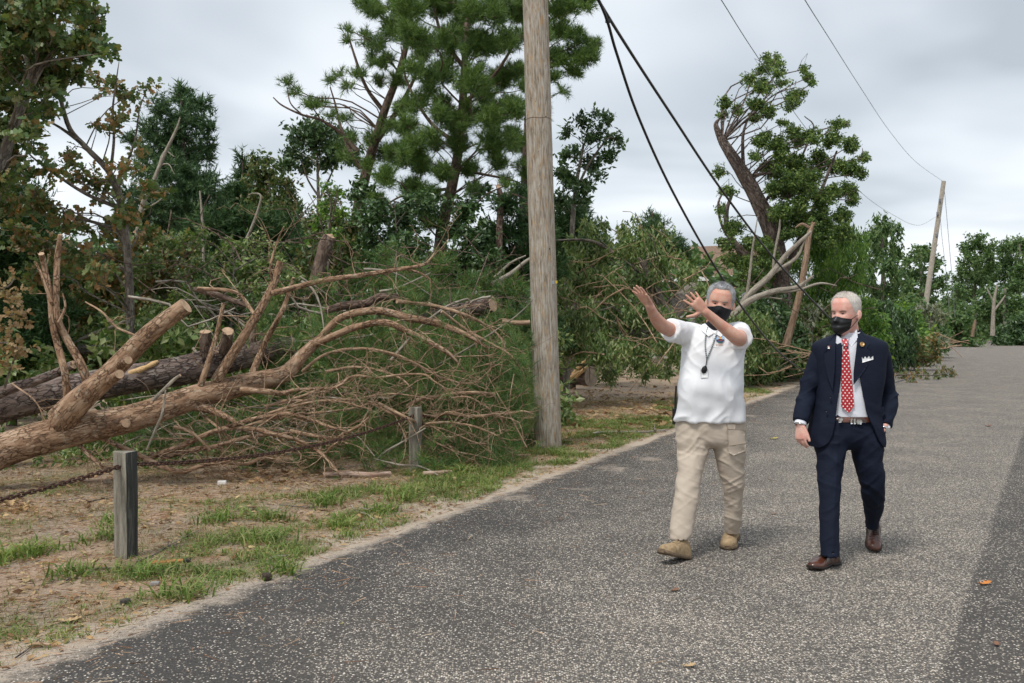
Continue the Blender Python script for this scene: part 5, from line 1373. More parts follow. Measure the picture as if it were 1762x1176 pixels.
# ---- cloth and skin
def clothmat(name, col, rough=.85, weave=900, bumpk=.15, var=.08, sheen=.0, fold=0.0):
    m, n, l, b = newmat(name)
    oc = n.new('ShaderNodeTexCoord').outputs['Object']
    nz = noise_node(n, l, oc, 7, 5, .6)
    r = ramp(n, [(.3, tuple(c * (1 - var) for c in col)), (.7, tuple(min(1, c * (1 + var)) for c in col))])
    l.new(nz.outputs['Fac'], r.inputs[0]); l.new(r.outputs[0], b.inputs['Base Color'])
    b.inputs['Roughness'].default_value = rough; b.inputs['Specular IOR Level'].default_value = .2
    b.inputs['Sheen Weight'].default_value = sheen
    fine = noise_node(n, l, oc, weave, 2)
    fold_n = noise_node(n, l, mapping(n, l, oc, (1, 1, 1.6)), 13, 4, .5, .7)
    h = mathn(n, l, 'ADD', mathn(n, l, 'MULTIPLY', fine.outputs['Fac'], .06), mathn(n, l, 'MULTIPLY', fold_n.outputs['Fac'], fold))
    bump(n, l, h, b, bumpk, .02)
    return m

def skinmat(name, col, red):
    m, n, l, b = newmat(name)
    oc = n.new('ShaderNodeTexCoord').outputs['Object']
    n1 = noise_node(n, l, oc, 24, 5, .65); n2 = noise_node(n, l, oc, 120, 3)
    c = mixc(n, l, sstep(n, l, n1.outputs['Fac'], .36, .68), col, red)
    c = mixc(n, l, mathn(n, l, 'MULTIPLY', sstep(n, l, n2.outputs['Fac'], .5, .75), .25), c, tuple(k * .75 for k in red))
    l.new(c, b.inputs['Base Color']); b.inputs['Roughness'].default_value = .6
    b.inputs['Subsurface Weight'].default_value = .05; b.inputs['Subsurface Radius'].default_value = (.01, .004, .002); b.inputs['Subsurface Scale'].default_value = .5
    bump(n, l, n2.outputs['Fac'], b, .12, .004)
    return m

m_polo = clothmat('white polo knit', (.80, .81, .83), .85, 1200, .35, .02, fold=.16)
m_khaki = clothmat('khaki ripstop', (.50, .425, .345), .85, 900, .45, .06, fold=.3)
m_blackc = clothmat('black gaiter cloth', (.014, .015, .018), .7, 700, .2, .2)
m_navy = clothmat('navy wool', (.0070, .0108, .0245), .8, 1500, .4, .15, sheen=.0, fold=.5)
m_navyl = clothmat('navy wool lapel', (.0070, .0108, .0245), .75, 1500, .12, .12, sheen=.0)
m_shirt = clothmat('white dress shirt', (.76, .78, .84), .7, 1200, .2, .02, fold=.3)
m_skinA = skinmat('tanned skin', (.62, .375, .28), (.60, .285, .205))
m_skinB = skinmat('pink skin', (.70, .43, .35), (.68, .315, .25))

def hairmat(name, lo, hi):
    m, n, l, b = newmat(name)
    oc = n.new('ShaderNodeTexCoord').outputs['Object']
    s = noise_node(n, l, mapping(n, l, oc, (1, 1, .2)), 260, 4, .7); s2 = noise_node(n, l, oc, 25, 3)
    r = ramp(n, [(.3, lo), (.7, hi)]); l.new(mixc(n, l, .45, s.outputs['Fac'], s2.outputs['Fac']), r.inputs[0])
    l.new(r.outputs[0], b.inputs['Base Color']); b.inputs['Roughness'].default_value = .6
    bump(n, l, s.outputs['Fac'], b, .8, .006)
    return m
m_eye = plain('dark eye', (.025, .016, .012), .2)
m_tan = plain('tan suede', (.33, .235, .135), .85, .3, 40, bumpk=.25)
m_tans = plain('tan rubber sole', (.15, .105, .065), .9, .35, 60, bumpk=.4)
m_cog, n, l, b = newmat('burnished brown leather')
nz = noise_node(n, l, n.new('ShaderNodeTexCoord').outputs['Object'], 14, 4)
r_ = ramp(n, [(.35, (.030, .011, .007)), (.55, (.085, .027, .014)), (.75, (.17, .06, .03))]); l.new(nz.outputs['Fac'], r_.inputs[0])
l.new(r_.outputs[0], b.inputs['Base Color']); b.inputs['Roughness'].default_value = .28; b.inputs['Coat Weight'].default_value = .3
m_dsole = plain('dark leather sole', (.02, .012, .009), .6)
m_silver = plain('silver metal', (.7, .7, .68), .25, .05, metal=1)

# ------------------------------------------------------------------ man in the polo shirt, both arms raised, pointing
DA = 6.70
A = thing('person', 'man in white polo and khaki trousers walking with both arms raised', 'person', (*W(1215, 567, DA)[:2], 0), 'two men walking on the road')
PA = lambda px, py, dd=0.0: W(px, py, DA + dd)
frA = Frame(PA(1234.5, 554.5, -.01), yaw=math.radians(13), roll=math.radians(8), pitch=math.radians(5), k=1.055)
fA = {'w': 1.06}
torsoA = [(559, 1210, 1250, -.03, .07), (563, 1202, 1258, -.05, .09), (567.5, 1192, 1268, -.08, .105), (575, 1181, 1280, -.105, .125), (590, 1174, 1284, -.125, .135), (610, 1172, 1281, -.142, .14), (640, 1171, 1278, -.163, .135), (662, 1169, 1279, -.188, .13), (682, 1167, 1280, -.185, .13), (703, 1164, 1281, -.160, .13), (725, 1161, 1282, -.148, .14)]
# body: head, neck, trunk, arms and hands in one surface
mb = MB()
add_head(mb, frA, fA)
limb(mb, [PA(1230, 585, .03), PA(1231, 560, .02), frA([0, -.02, .05])], [.075, .066, .06], 24, 16)
loft(mb, table_rings([(r[0] + 4, r[1] + 8, r[2] - 8, r[3] + .03, r[4] - .03) for r in torsoA[:6]], DA, 32))
shR, elR, wrR = PA(1181, 577, .03), PA(1140, 561, -.20), PA(1117.5, 526, -.37)
limb(mb, [shR, (shR + elR) / 2 + [0, 0, -.008], elR, (elR + wrR) / 2 + [-.008, 0, -.006], wrR], [.064, .056, .047, .047, .042, .034, .028], 22, 30)
hand(mb, wrR, unit(PA(1097, 496, -.41) - wrR), np.array([-.55, -.45, -.6]), curl=(.10, .05, .06, .10), spread=.16, thumb=(.75, .55, .35), k=.98, side=np.array([.5, 0, .6]))
shL, elL, wrL = PA(1274, 577, .03), PA(1270, 583, -.27), PA(1213, 536.5, -.37)
limb(mb, [shL, (shL + elL) / 2, elL, (elL + wrL) / 2 + [.01, 0, -.012], wrL], [.064, .058, .049, .049, .043, .034, .028], 22, 30)
hand(mb, wrL, unit(PA(1190, 512, -.40) - wrL), np.array([-.1, .85, .1]), curl=(.12, .10, .12, .2), spread=.17, thumb=(.28, 1.0, -.05), k=.98, side=np.array([-.6, 0, -.7]))
meA = remesh(mb, 'body', .005, 3, m_skinA)
link('body', meA, A)
# face and hair
hl_A = lambda th: np.interp(np.abs(th), [0, .35, .62, .80, .95, 1.15, 1.45, 1.75, 2.2, np.pi], [.211, .212, .214, .202, .170, .118, .096, .112, .060, .045])
hair_patch(frA, fA, hl_A, lambda th, z: np.interp(z, [.1, .17, .21, .239], [.006, .008, .0115, .015]), 3).build('hair', hairmat('grey hair', (.14, .14, .145), (.55, .56, .58)), A)
for sg in (-1, 1):
    p = head_pt(np.array([sg * .37]), np.array([.1195]), fA)[0]; nrm = unit(np.array([p[0], p[1], 0])); tg = np.array([-nrm[1], nrm[0], 0])
    mb = MB(); c = p - nrm * .0005
    ellipsoid(mb, frA(c), [frA(tg * .0115) - frA.o, frA(nrm * .005) - frA.o, frA(np.array([0, 0, .0042])) - frA.o]); mb.build('eye', m_eye, A)
    mb = MB(); t = np.linspace(.16, .66, 9) * sg; zz = .1335 + .004 * np.sin((np.abs(t) - .16) / .5 * 3.1)
    tube(mb, frA(head_pt(t, zz, fA) + [0, .0015, 0]), [.002, .0052, .005, .004, .001], 7); mb.build('eyebrow', plain('grey brow', (.2, .17, .15), .8), A)
# neck gaiter pulled over the nose
mb = MB(); th = np.linspace(-np.pi, np.pi, 64, endpoint=False); rows = []
ztop = .099 + .012 * np.exp(-(th / .3) ** 2) - .012 * np.clip(np.abs(th) - .5, 0, 1) - .035 * np.clip((np.abs(th) - 1.3) / 1.2, 0, 1)
for s in np.linspace(0, 1, 22):
    z = -.075 + (ztop + .075) * s
    p = head_pt(th, np.maximum(z, .018), fA); dr = unit(np.stack([p[:, 0], p[:, 1], 0 * z], 1))
    neck = np.stack([np.sin(th) * .069, np.where(np.cos(th) > 0, np.cos(th) * .088, np.cos(th) * .072) - .012, z], 1)
    kk = np.clip((z + .03) / .06, 0, 1)[:, None]; kk = kk * kk * (3 - 2 * kk)
    p = np.concatenate([p[:, :2], z[:, None]], 1) * kk + neck * (1 - kk)
    o = .005 + .0022 * np.sin(z * 210 + np.sin(th * 2) * 1.8) * (z < .06) + .002 * vnoise(np.stack([th * 3, z * 40, 0 * z], 1), 4)
    rows.append(p + dr * o[:, None])
inner = [rows[-1] - unit(np.stack([rows[-1][:, 0], rows[-1][:, 1], 0 * th], 1)) * .004, rows[-2] - unit(np.stack([rows[-2][:, 0], rows[-2][:, 1], 0 * th], 1)) * .008]
loft(mb, frA(np.array(rows + inner)), caps=False); mb.build('face_gaiter', m_blackc, A)
mb = MB(); tube(mb, frA(np.vstack([rows[-1], rows[-1][:1]])), .0022, 6, cap=False); mb.build('gaiter_edge', plain('grey gaiter trim', (.045, .05, .055), .6), A)

# polo
mb = MB()
loft(mb, np.concatenate([table_rings(torsoA, DA, 48, 2.35, 40), table_rings([(724.5, 1164, 1279, -.135, .125), (716, 1168, 1275, -.11, .11)], DA, 48)]))
def sleeve(mb, a, b_, r0, r1, hem_in=.03, mid=None, n=12):
    P = smooth_path([a, (a + b_) / 2 if mid is None else mid, b_], n); R = np.linspace(r0, r1, n)
    T = unit(b_ - a)
    P = np.vstack([P, b_ - T * .003, b_ - T * hem_in]); R = np.concatenate([R, [r1 * .86, r1 * .72]])
    tube(mb, P, R, 28)
sleeve(mb, PA(1186, 577, .035), PA(1152.5, 567.5, -.13), .082, .079)
limb(mb, [PA(1196, 574, .03), PA(1180, 573, .02)], [.07, .078], 24, 8)
sleeve(mb, PA(1272, 576, .035), PA(1274.5, 582, -.15), .082, .080)
limb(mb, [PA(1258, 573, .03), PA(1272, 573, .02)], [.068, .078], 24, 8)
me = remesh(mb, 'polo_shirt', .0072, 8, m_polo)
co, no = get_co(me), get_no(me)
z = co[:, 2]; front = np.clip(-no[:, 1], 0, 1)
zr = lambda py: W(0, py, DA)[2]
low = np.clip((zr(600) - z) / .3, 0, 1)
disp = folds(co, (7.0, .9), 0, .011, 11, 1.9) * (.35 + low)                          # hanging folds
xr_ = (co[:, 0] - PA(1225, 600)[0])
disp += folds(np.stack([co[:, 0], co[:, 1], co[:, 2]], 1), (3.0, 13), 1.1 * np.sign(np.mean(xr_)), .005, 21) * np.exp(-((z - zr(585)) / .09) ** 2)
disp += folds(np.stack([np.abs(xr_), co[:, 1], co[:, 2]], 1), (2.5, 11), -1.2, .007, 33) * np.exp(-((z - zr(612)) / .12) ** 2) * np.clip(np.abs(xr_) / .1, 0, 1)
disp += -.006 * np.exp(-((z - (zr(686) + 1.3 * xr_ ** 2)) / .04) ** 2) * front         # crease under the belly
disp += .004 * np.sin(xr_ * 46 + 3 * vnoise(co * 5, 2)) * np.clip((zr(690) - z) / .1, 0, 1)
co = co + no * (disp * np.clip((zr(553) - z) / .05, .2, 1))[:, None]
set_co(me, co); polo = link('polo_shirt', me, A)
sA = snap_front([me]); sfA = table_front(torsoA, DA)
surfA = lambda px, py: sA(px, py) or sfA(px, py)
patch([(1213, 556), (1222, 566), (1228, 574), (1219, 579), (1207, 569), (1203, 561)], surfA, .012, .005, m_polo, 'collar_flap', polo, 2.5)
patch([(1249, 556), (1256, 561), (1252, 570), (1240, 580), (1230, 574), (1239, 566)], surfA, .012, .005, m_polo, 'collar_flap', polo, 2.5)
patch([(1226, 574), (1232, 574), (1232.5, 598), (1227, 598)], surfA, .004, .003, m_polo, 'button_placket', polo, 2.5)
# emblem on the chest
EMC = (1239.3, 583.5)
circ = lambda r, a0=0, a1=6.283, k=18, cx=EMC[0], cy=EMC[1]: [(cx + r * math.cos(t), cy + r * math.sin(t)) for t in np.linspace(a0, a1, k, endpoint=abs(a1 - a0) < 6.2)]
em = patch(circ(7.4), surfA, .005, .0025, plain('emblem sky blue', (.33, .52, .74), .7), 'emblem', A, 2.5)
patch(circ(7.0, .15, 3.0, 12), surfA, .0075, .001, plain('emblem sea blue', (.03, .10, .30), .7), 'emblem_sea', em, 2.5)
patch([(1237.2, 583.6), (1236.6, 579), (1238.2, 575.3), (1240.6, 579.5), (1240.4, 583.6)], surfA, .0078, .0012, plain('emblem orange', (.85, .36, .03), .6), 'emblem_sail', em, 2.5)
patch([(1233.6, 586.2), (1237, 583.6), (1242, 583.8), (1245.4, 585.8), (1241, 587.6)], surfA, .0088, .001, plain('emblem maroon', (.25, .06, .04), .7), 'emblem_hull', em, 2.5)
patch([(1234.6, 588.4), (1238.4, 587.9), (1243.4, 588.6), (1242, 590), (1236, 590)], surfA, .0094, .001, plain('emblem green', (.05, .2, .12), .7), 'emblem_shore', em, 2.5)
patch([(1231.8, 592.8), (1244.3, 592.8), (1244.3, 593.9), (1231.8, 593.9)], surfA, .004, .0012, plain('pale orange stitching', (.80, .55, .40), .8), 'emblem_caption', A, 3)
# lanyard with clip and card
m_lan, n, l, b = newmat('printed lanyard tape')
wv = n.new('ShaderNodeTexWave'); wv.wave_type = 'BANDS'; wv.bands_direction = 'Z'; wv.inputs['Scale'].default_value = 26; wv.inputs['Distortion'].default_value = 3; wv.inputs['Detail'].default_value = 2
l.new(n.new('ShaderNodeTexCoord').outputs['Object'], wv.inputs['Vector']); r_ = ramp(n, [(.45, (.02, .035, .04)), (.55, (.45, .5, .5))]); l.new(wv.outputs['Fac'], r_.inputs[0]); l.new(r_.outputs[0], b.inputs['Base Color'])
lan = ribbon([(1218, 563), (1214.5, 577), (1213.5, 594), (1214.5, 607), (1216.2, 617)], surfA, .007, .0045, m_lan, 'lanyard', A)
ribbon([(1236, 566), (1231, 580), (1225, 597), (1219.5, 610), (1216.6, 618)], surfA, .007, .0045, m_lan, 'lanyard', A)
ribbon([(1216.4, 616), (1215.6, 624), (1214, 632)], surfA, .009, .003, m_blackc, 'lanyard_cord', A, 14)
q = W(1212, 636.5, surfA(1212, 636) - .018); mb = MB(); ellipsoid(mb, q, [np.array([.019, 0, 0]), np.array([0, .011, 0]), np.array([.004, 0, .026])]); mb.build('lanyard_reel', plain('black glossy plastic', (.012, .012, .013), .25), A)
patch([(1205.5, 636), (1218.5, 636), (1218, 650), (1205.6, 650.4)], surfA, .010, .002, plain('white card', (.85, .85, .84), .35), 'name_card', A, 4)

# trousers
legRA = [(728, 1163, 1224, -.11, .13), (750, 1163, 1224, -.12, .12), (772, 1164, 1222, -.135, .095), (800, 1164, 1214, -.165, .03), (838, 1161.5, 1206, -.205, -.045), (870, 1157, 1202, -.235, -.085), (900, 1154, 1196, -.26, -.12), (918, 1151.5, 1190, -.275, -.14), (928, 1151, 1187, -.28, -.15)]
legLA = [(728, 1220, 1281, -.11, .13), (750, 1221, 1282, -.115, .125), (772, 1225, 1284, -.115, .115), (800, 1232, 1282, -.095, .105), (838, 1242, 1280, -.055, .105), (868, 1246, 1278, -.005, .145), (895, 1245.5, 1276, .035, .195), (912, 1246.5, 1274, .075, .22), (918, 1248, 1272.5, .085, .225)]
hipA = [(705, 1166, 1279, -.135, .12), (720, 1164, 1281, -.135, .13), (745, 1163.5, 1283, -.13, .135), (762, 1166, 1282, -.115, .12), (772, 1190, 1262, -.07, .08)]
def hemmed(tab, d0, nseg):
    tab = [(r[0], *((r[1] + r[2]) / 2 + np.array([-.5, .5]) * (r[2] - r[1]) * (1 if r[0] < 760 else .94)), r[3], r[4]) for r in tab]
    R = table_rings(tab, d0, 36, 2.1, nseg)
    last = R[-1]; c = last.mean(0)
    return np.concatenate([R, [c + (last - c) * [.9, .9, 1] + [0, 0, .001]], [c + (last - c) * [.78, .78, 1] + [0, 0, .04]]])
mb = MB(); loft(mb, hemmed(legRA, DA, 34)); loft(mb, hemmed(legLA, DA, 34)); loft(mb, table_rings(hipA, DA, 36, 2.2, 16))
me = remesh(mb, 'trousers', .0072, 7, m_khaki)
co, no = get_co(me), get_no(me)
z = co[:, 2]; left = co[:, 0] < PA(1223, 800)[0]
amp = np.interp(z, [zr(930), zr(900), zr(860), zr(830), zr(800), zr(765), zr(735)], [.0055, .007, .006, .0075, .005, .008, .0045])
disp = folds(co, (3.0, 17), .55, 1, 41, 2.2) * amp + folds(co, (3.5, 25), -.8, 1, 43, 2.2) * amp * .6 + folds(co, (5, 40), .3, 1, 45, 2) * amp * .3
disp += folds(co, (7, 2.2), 0, .004, 47)
crx = np.where(left, np.interp(-z, -np.array([zr(740), zr(838), zr(930)]), [PA(1197, 0)[0], PA(1186, 0)[0], PA(1170, 0)[0]]), np.interp(-z, -np.array([zr(740), zr(838), zr(930)]), [PA(1245, 0)[0], PA(1256, 0)[0], PA(1258, 0)[0]]))
disp += -.007 * np.exp(-((z - zr(768)) / .03 + (co[:, 0] - PA(1222, 0)[0]) * 4 * np.sign(co[:, 0] - PA(1222, 0)[0])) ** 2) * (no[:, 1] < 0)
co = co + no * disp[:, None]; set_co(me, co); trA = link('trousers', me, A)
sT = snap_front([me]); fl = DA - .1
pk = patch([(1251.5, 738), (1281, 741), (1283.5, 772), (1281.5, 779), (1254.5, 778)], lambda x, y: sT(x, y), .010, .007, m_khaki, 'cargo_pocket', trA, 3, 3, fall=fl)
patch([(1252, 768), (1283.2, 763), (1283.5, 776), (1262, 784), (1253.5, 779)], lambda x, y: sT(x, y), .019, .007, m_khaki, 'pocket_flap', pk, 3, 3, fall=fl)
patch([(1251, 729), (1266, 729.5), (1264, 744), (1253, 745)], lambda x, y: sT(x, y), .007, .004, m_khaki, 'thigh_pocket', trA, 3, 2, fall=fl)
# boots
hRv = np.array([W(1180, 567, 6.50)[0], 6.50, .002]); tRv = np.array([W(1138, 567, 6.30)[0], 6.30, .075])
def make_shoe(person, name, *args, **kw):
    """upper carries sole and laces as its own pieces"""
    u_ = shoe(person, *args, **kw)
    u_.name = name
    return u_
make_shoe(A, 'boot', hRv, tRv, 0, np.array([0, 0, 1.0]), .3, .112, m_tan, m_tans, True, lace=plain('tan lace', (.36, .27, .16), .8))
hLv = np.array([W(1263, 567, 6.97)[0], 6.99, .045]); tLv = np.array([W(1250, 567, 6.78)[0], 6.74, .0])
make_shoe(A, 'boot', hLv, tLv, 0, np.array([0, -.1, 1.0]), .3, .112, m_tan, m_tans, True, lace=plain('tan lace', (.36, .27, .16), .8))
# radio clipped behind the hip
rd = thing('two_way_radio', 'black radio with upright antenna clipped to the polo shirted man\'s hip', 'radio', PA(1163, 720, .05))
mb = MB(); c = PA(1164.5, 717, .04); v, f = boxv(c, .045, .06, .11, .2); mb.add(v, f, smooth=False)
me = bevel_mesh(mb.mesh('casing', plain('black radio plastic', (.01, .012, .014), .4)), .006); link('casing', me, rd)
mb = MB(); tube(mb, smooth_path([PA(1162.3, 705, .04), PA(1162.5, 685, .045), PA(1163.5, 664, .05)], 8), [.0085, .0075, .006], 10); mb.build('antenna', plain('black rubber', (.012, .012, .014), .55), rd)
mb = MB(); tube(mb, smooth_path([PA(1166, 704, .06), PA(1166, 700, .06)], 3), .009, 10); mb.build('knob', m_blackc, rd)

# ------------------------------------------------------------------ man in the suit
DB = 6.45
Bp = thing('person', 'man in dark navy suit and red dotted tie walking, one hand pocketed', 'person', (*W(1460, 567, DB)[:2], 0), 'two men walking on the road')
PBx = lambda px, py, dd=0.0: W(px, py, DB + dd)
zb = lambda py: W(0, py, DB)[2]
frB = Frame(PBx(1456, 573.5, -.02), yaw=math.radians(50), roll=math.radians(1), pitch=math.radians(3), k=1.07)
fB = {'w': 1.0}
shirtB = [(570, 1446, 1477, -.05, .06), (578, 1440, 1482, -.06, .08), (586, 1425, 1500, -.085, .10), (600, 1414, 1512, -.105, .11), (630, 1412, 1514, -.118, .11), (660, 1412, 1514, -.125, .105), (690, 1412, 1512, -.13, .105), (715, 1411, 1513, -.125, .11), (726, 1411, 1513, -.12, .11)]
mb = MB()
add_head(mb, frB, fB)
limb(mb, [PBx(1461, 600, .03), PBx(1461, 578, .015), frB([0, -.025, .06])], [.074, .064, .058], 24, 16)
loft(mb, table_rings([(r[0] + 5, r[1] + 8, r[2] - 8, r[3] + .03, r[4] - .03) for r in shirtB[:5]], DB, 32))
bsR, beR, bwR = PBx(1413, 607, .03), PBx(1389, 672, .02), PBx(1377.5, 731, -.07)
limb(mb, [bsR + [.01, 0, -.01], (bsR + beR) / 2, beR, (beR + bwR) / 2, bwR], [.05, .045, .036, .036, .035, .031, .027], 20, 30)
hand(mb, bwR, unit(np.array([-.05, -.16, -1])), np.array([.75, .55, .05]), curl=(.28, .34, .38, .42), spread=.04, thumb=(.9, .42, .25), k=.96, side=np.array([.2, -1, 0]))
bsL, beL, bwL = PBx(1513, 607, .03), PBx(1529, 678, .09), PBx(1521, 738, -.06)
limb(mb, [bsL + [-.01, 0, -.01], (bsL + beL) / 2, beL, (beL + bwL) / 2, bwL], [.05, .045, .036, .036, .035, .031, .027], 20, 30)
hand(mb, bwL, unit(np.array([-.28, .02, -1])), np.array([-.85, .5, 0]), curl=(.2, .2, .2, .2), spread=.03, thumb=(.9, .3, .2), k=.94, side=np.array([0, -1, 0]))
meB = remesh(mb, 'body', .0048, 3, m_skinB); link('body', meB, Bp)
hl_B = lambda th: np.interp(np.abs(th), [0, .3, .55, .8, 1.0, 1.25, 1.5, 1.8, 2.2, np.pi], [.212, .213, .217, .206, .178, .135, .112, .112, .058, .045])
hair_patch(frB, fB, hl_B, lambda th, z: np.interp(z, [.1, .17, .21, .239], [.0025, .0035, .006, .0095]), 9).build('hair', hairmat('short sandy white hair', (.50, .44, .38), (.78, .73, .67)), Bp)
for sg in (-1, 1):
    p = head_pt(np.array([sg * .37]), np.array([.1205]), fB)[0]; nrm = unit(np.array([p[0], p[1], 0])); tg = np.array([-nrm[1], nrm[0], 0])
    mb = MB(); ellipsoid(mb, frB(p - nrm * .0005), [frB(tg * .0115) - frB.o, frB(nrm * .005) - frB.o, frB(np.array([0, 0, .0044])) - frB.o]); mb.build('eye', m_eye, Bp)
    mb = MB(); t = np.linspace(.16, .66, 9) * sg; zz = .134 + .004 * np.sin((np.abs(t) - .16) / .5 * 3.1)
    tube(mb, frB(head_pt(t, zz, fB) + [0, .001, 0]), [.0015, .0045, .0044, .0035, .001], 7); mb.build('eyebrow', plain('sandy brow', (.2, .13, .09), .8), Bp)
mk = head_band(frB, fB, -1.12, 1.12, lambda th: -.014 + .045 * np.clip(np.abs(th) - .25, 0, 2) ** 1.3, lambda th: .101 + .006 * np.exp(-(th / .25) ** 2) - .012 * np.abs(th), .009, 44, 22, .013, .0018)
mask = mk.build('face_mask', plain('black pleated mask', (.010, .0105, .012), .42, .2, 50, bumpk=.1), Bp)
for sg in (-1, 1):
    for z0, z1 in ((.087, .118), (.028, .092)):
        t = np.linspace(1.08, 1.72, 12) * sg
        P = head_pt(t, np.linspace(z0, z1, 12), fB); P = P + unit(np.stack([P[:, 0], P[:, 1], 0 * t], 1)) * np.linspace(.009, .006, 12)[:, None]
        mb = MB(); tube(mb, frB(P), .0019, 6); mb.build('ear_loop', m_blackc, mask)

# shirt, collar, tie
mb = MB(); loft(mb, table_rings(shirtB, DB, 44, 2.35, 34)); me = remesh(mb, 'dress_shirt', .007, 5, m_shirt)
co, no = get_co(me), get_no(me)
disp = folds(co, (4, 9), .9, .005, 61) * np.clip((zb(640) - co[:, 2]) / .15, 0.2, 1) + folds(co, (6, 2), 0, .003, 63)
set_co(me, co + no * disp[:, None]); shB = link('dress_shirt', me, Bp)
sS = snap_front([me]); sfB = table_front(shirtB, DB); surfS = lambda px, py: sS(px, py) or sfB(px, py)
mb = MB(); th = np.linspace(-np.pi, np.pi, 40, endpoint=False); cc = PBx(1461, 573, .006); rows = []
for s in np.linspace(0, 1, 5):
    rows.append(np.stack([cc[0] + np.sin(th) * (.080 - .008 * s), cc[1] - np.cos(th) * (.082 - .008 * s), cc[2] - .028 + s * (.040 + .018 * (1 - np.cos(th)) / 2) - .012 * (1 + np.cos(th)) / 2], 1))
rows += [rows[-1] * 1 + [0, 0, -.002], rows[-2]]
rows[-2][:, :2] = cc[:2] + (rows[-2][:, :2] - cc[:2]) * .93; rows[-1] = rows[-1].copy(); rows[-1][:, :2] = cc[:2] + (rows[-1][:, :2] - cc[:2]) * .93
loft(mb, rows, caps=False); mb.build('collar_band', m_shirt, shB)
fr_c = lambda px, py: DB - .075 - .0006 * (py - 575)
patch([(1439.5, 577), (1449, 583), (1453.5, 588), (1446, 597), (1438, 590)], fr_c, .016, .004, m_shirt, 'collar_flap', shB, 3, 0)
patch([(1474.5, 566), (1476, 583), (1465, 597), (1457.5, 588), (1466, 577)], fr_c, .016, .004, m_shirt, 'collar_flap', shB, 3, 0)
m_tie, n, l, b = newmat('red silk with white dots')
oc = n.new('ShaderNodeTexCoord').outputs['Object']; sp = n.new('ShaderNodeSeparateXYZ'); l.new(oc, sp.inputs[0])
PIT = .025
def cellc(shift):
    u = mathn(n, l, 'FRACT', mathn(n, l, 'MULTIPLY_ADD', sp.outputs['X'], 1 / PIT, shift + 20)); v_ = mathn(n, l, 'FRACT', mathn(n, l, 'MULTIPLY_ADD', sp.outputs['Z'], 1 / (PIT * 1.35), shift + 20))
    du = mathn(n, l, 'SUBTRACT', u, .5); dv = mathn(n, l, 'MULTIPLY', mathn(n, l, 'SUBTRACT', v_, .5), 1.35)
    return mathn(n, l, 'SQRT', mathn(n, l, 'ADD', mathn(n, l, 'MULTIPLY', du, du), mathn(n, l, 'MULTIPLY', dv, dv)))
dd_ = mathn(n, l, 'MINIMUM', cellc(0), cellc(.5))
l.new(mixc(n, l, sstep(n, l, dd_, .205, .15), (.42, .014, .022), (.85, .80, .78)), b.inputs['Base Color'])
b.inputs['Roughness'].default_value = .45
tie = patch([(1451.5, 594), (1459.5, 594), (1462, 620), (1466, 655), (1470, 698), (1461.5, 711), (1447.5, 700), (1447.2, 655), (1448.5, 620)], surfS, .014, .006, m_tie, 'tie', Bp, 3.5, 3)
patch([(1448, 584.5), (1454, 582.5), (1460, 584.5), (1458.8, 596), (1452.5, 596.5)], surfS, .030, .014, m_tie, 'tie_knot', tie, 3, 2)

# suit trousers
legRB = [(722, 1408, 1464, -.12, .12), (755, 1403, 1461, -.135, .11), (785, 1404, 1455, -.155, .065), (815, 1406, 1448, -.175, .01), (850, 1408, 1446, -.205, -.04), (885, 1409.5, 1445, -.23, -.085), (920, 1410.5, 1444, -.255, -.125), (957, 1411, 1445, -.285, -.145)]
legLB = [(722, 1460, 1514, -.12, .12), (755, 1461, 1517, -.125, .12), (785, 1466, 1519, -.125, .10), (812, 1473, 1522, -.115, .085), (840, 1481, 1524, -.085, .07), (860, 1484, 1522, -.03, .115), (882, 1487, 1518, .06, .195), (900, 1489, 1512, .13, .245), (910, 1490, 1510, .155, .265)]
hipB = [(712, 1411, 1513, -.118, .105), (722, 1409, 1514, -.122, .115), (750, 1404, 1517, -.128, .125), (764, 1408, 1512, -.11, .11), (774, 1430, 1490, -.07, .07)]
mb = MB(); loft(mb, hemmed(legRB, DB, 34)); loft(mb, hemmed(legLB, DB, 34)); loft(mb, table_rings(hipB, DB, 36, 2.2, 16))
me = remesh(mb, 'suit_trousers', .0074, 6, m_navy)
co, no = get_co(me), get_no(me); z = co[:, 2]
amp = np.interp(z, [zb(950), zb(900), zb(860), zb(830), zb(790), zb(760)], [.005, .004, .007, .006, .008, .010])
disp = folds(co, (3.0, 12), .5, 1, 71, 1.5) * amp + folds(co, (4.2, 18), -.9, 1, 73, 1.5) * amp * .5
lf = co[:, 0] < PBx(1462, 0)[0]
ccx = np.where(lf, np.interp(-z, [-zb(730), -zb(953)], [PBx(1432, 0)[0], W(1428, 0, 6.2)[0]]), np.interp(-z, [-zb(730), -zb(840), -zb(905)], [PBx(1492, 0)[0], PBx(1503, 0)[0], W(1500, 0, 6.6)[0]]))
disp += .006 * np.exp(-((co[:, 0] - ccx) / .011) ** 2) * np.clip(-no[:, 1], 0, 1)           # pressed crease
set_co(me, co + no * disp[:, None]); trB = link('suit_trousers', me, Bp)
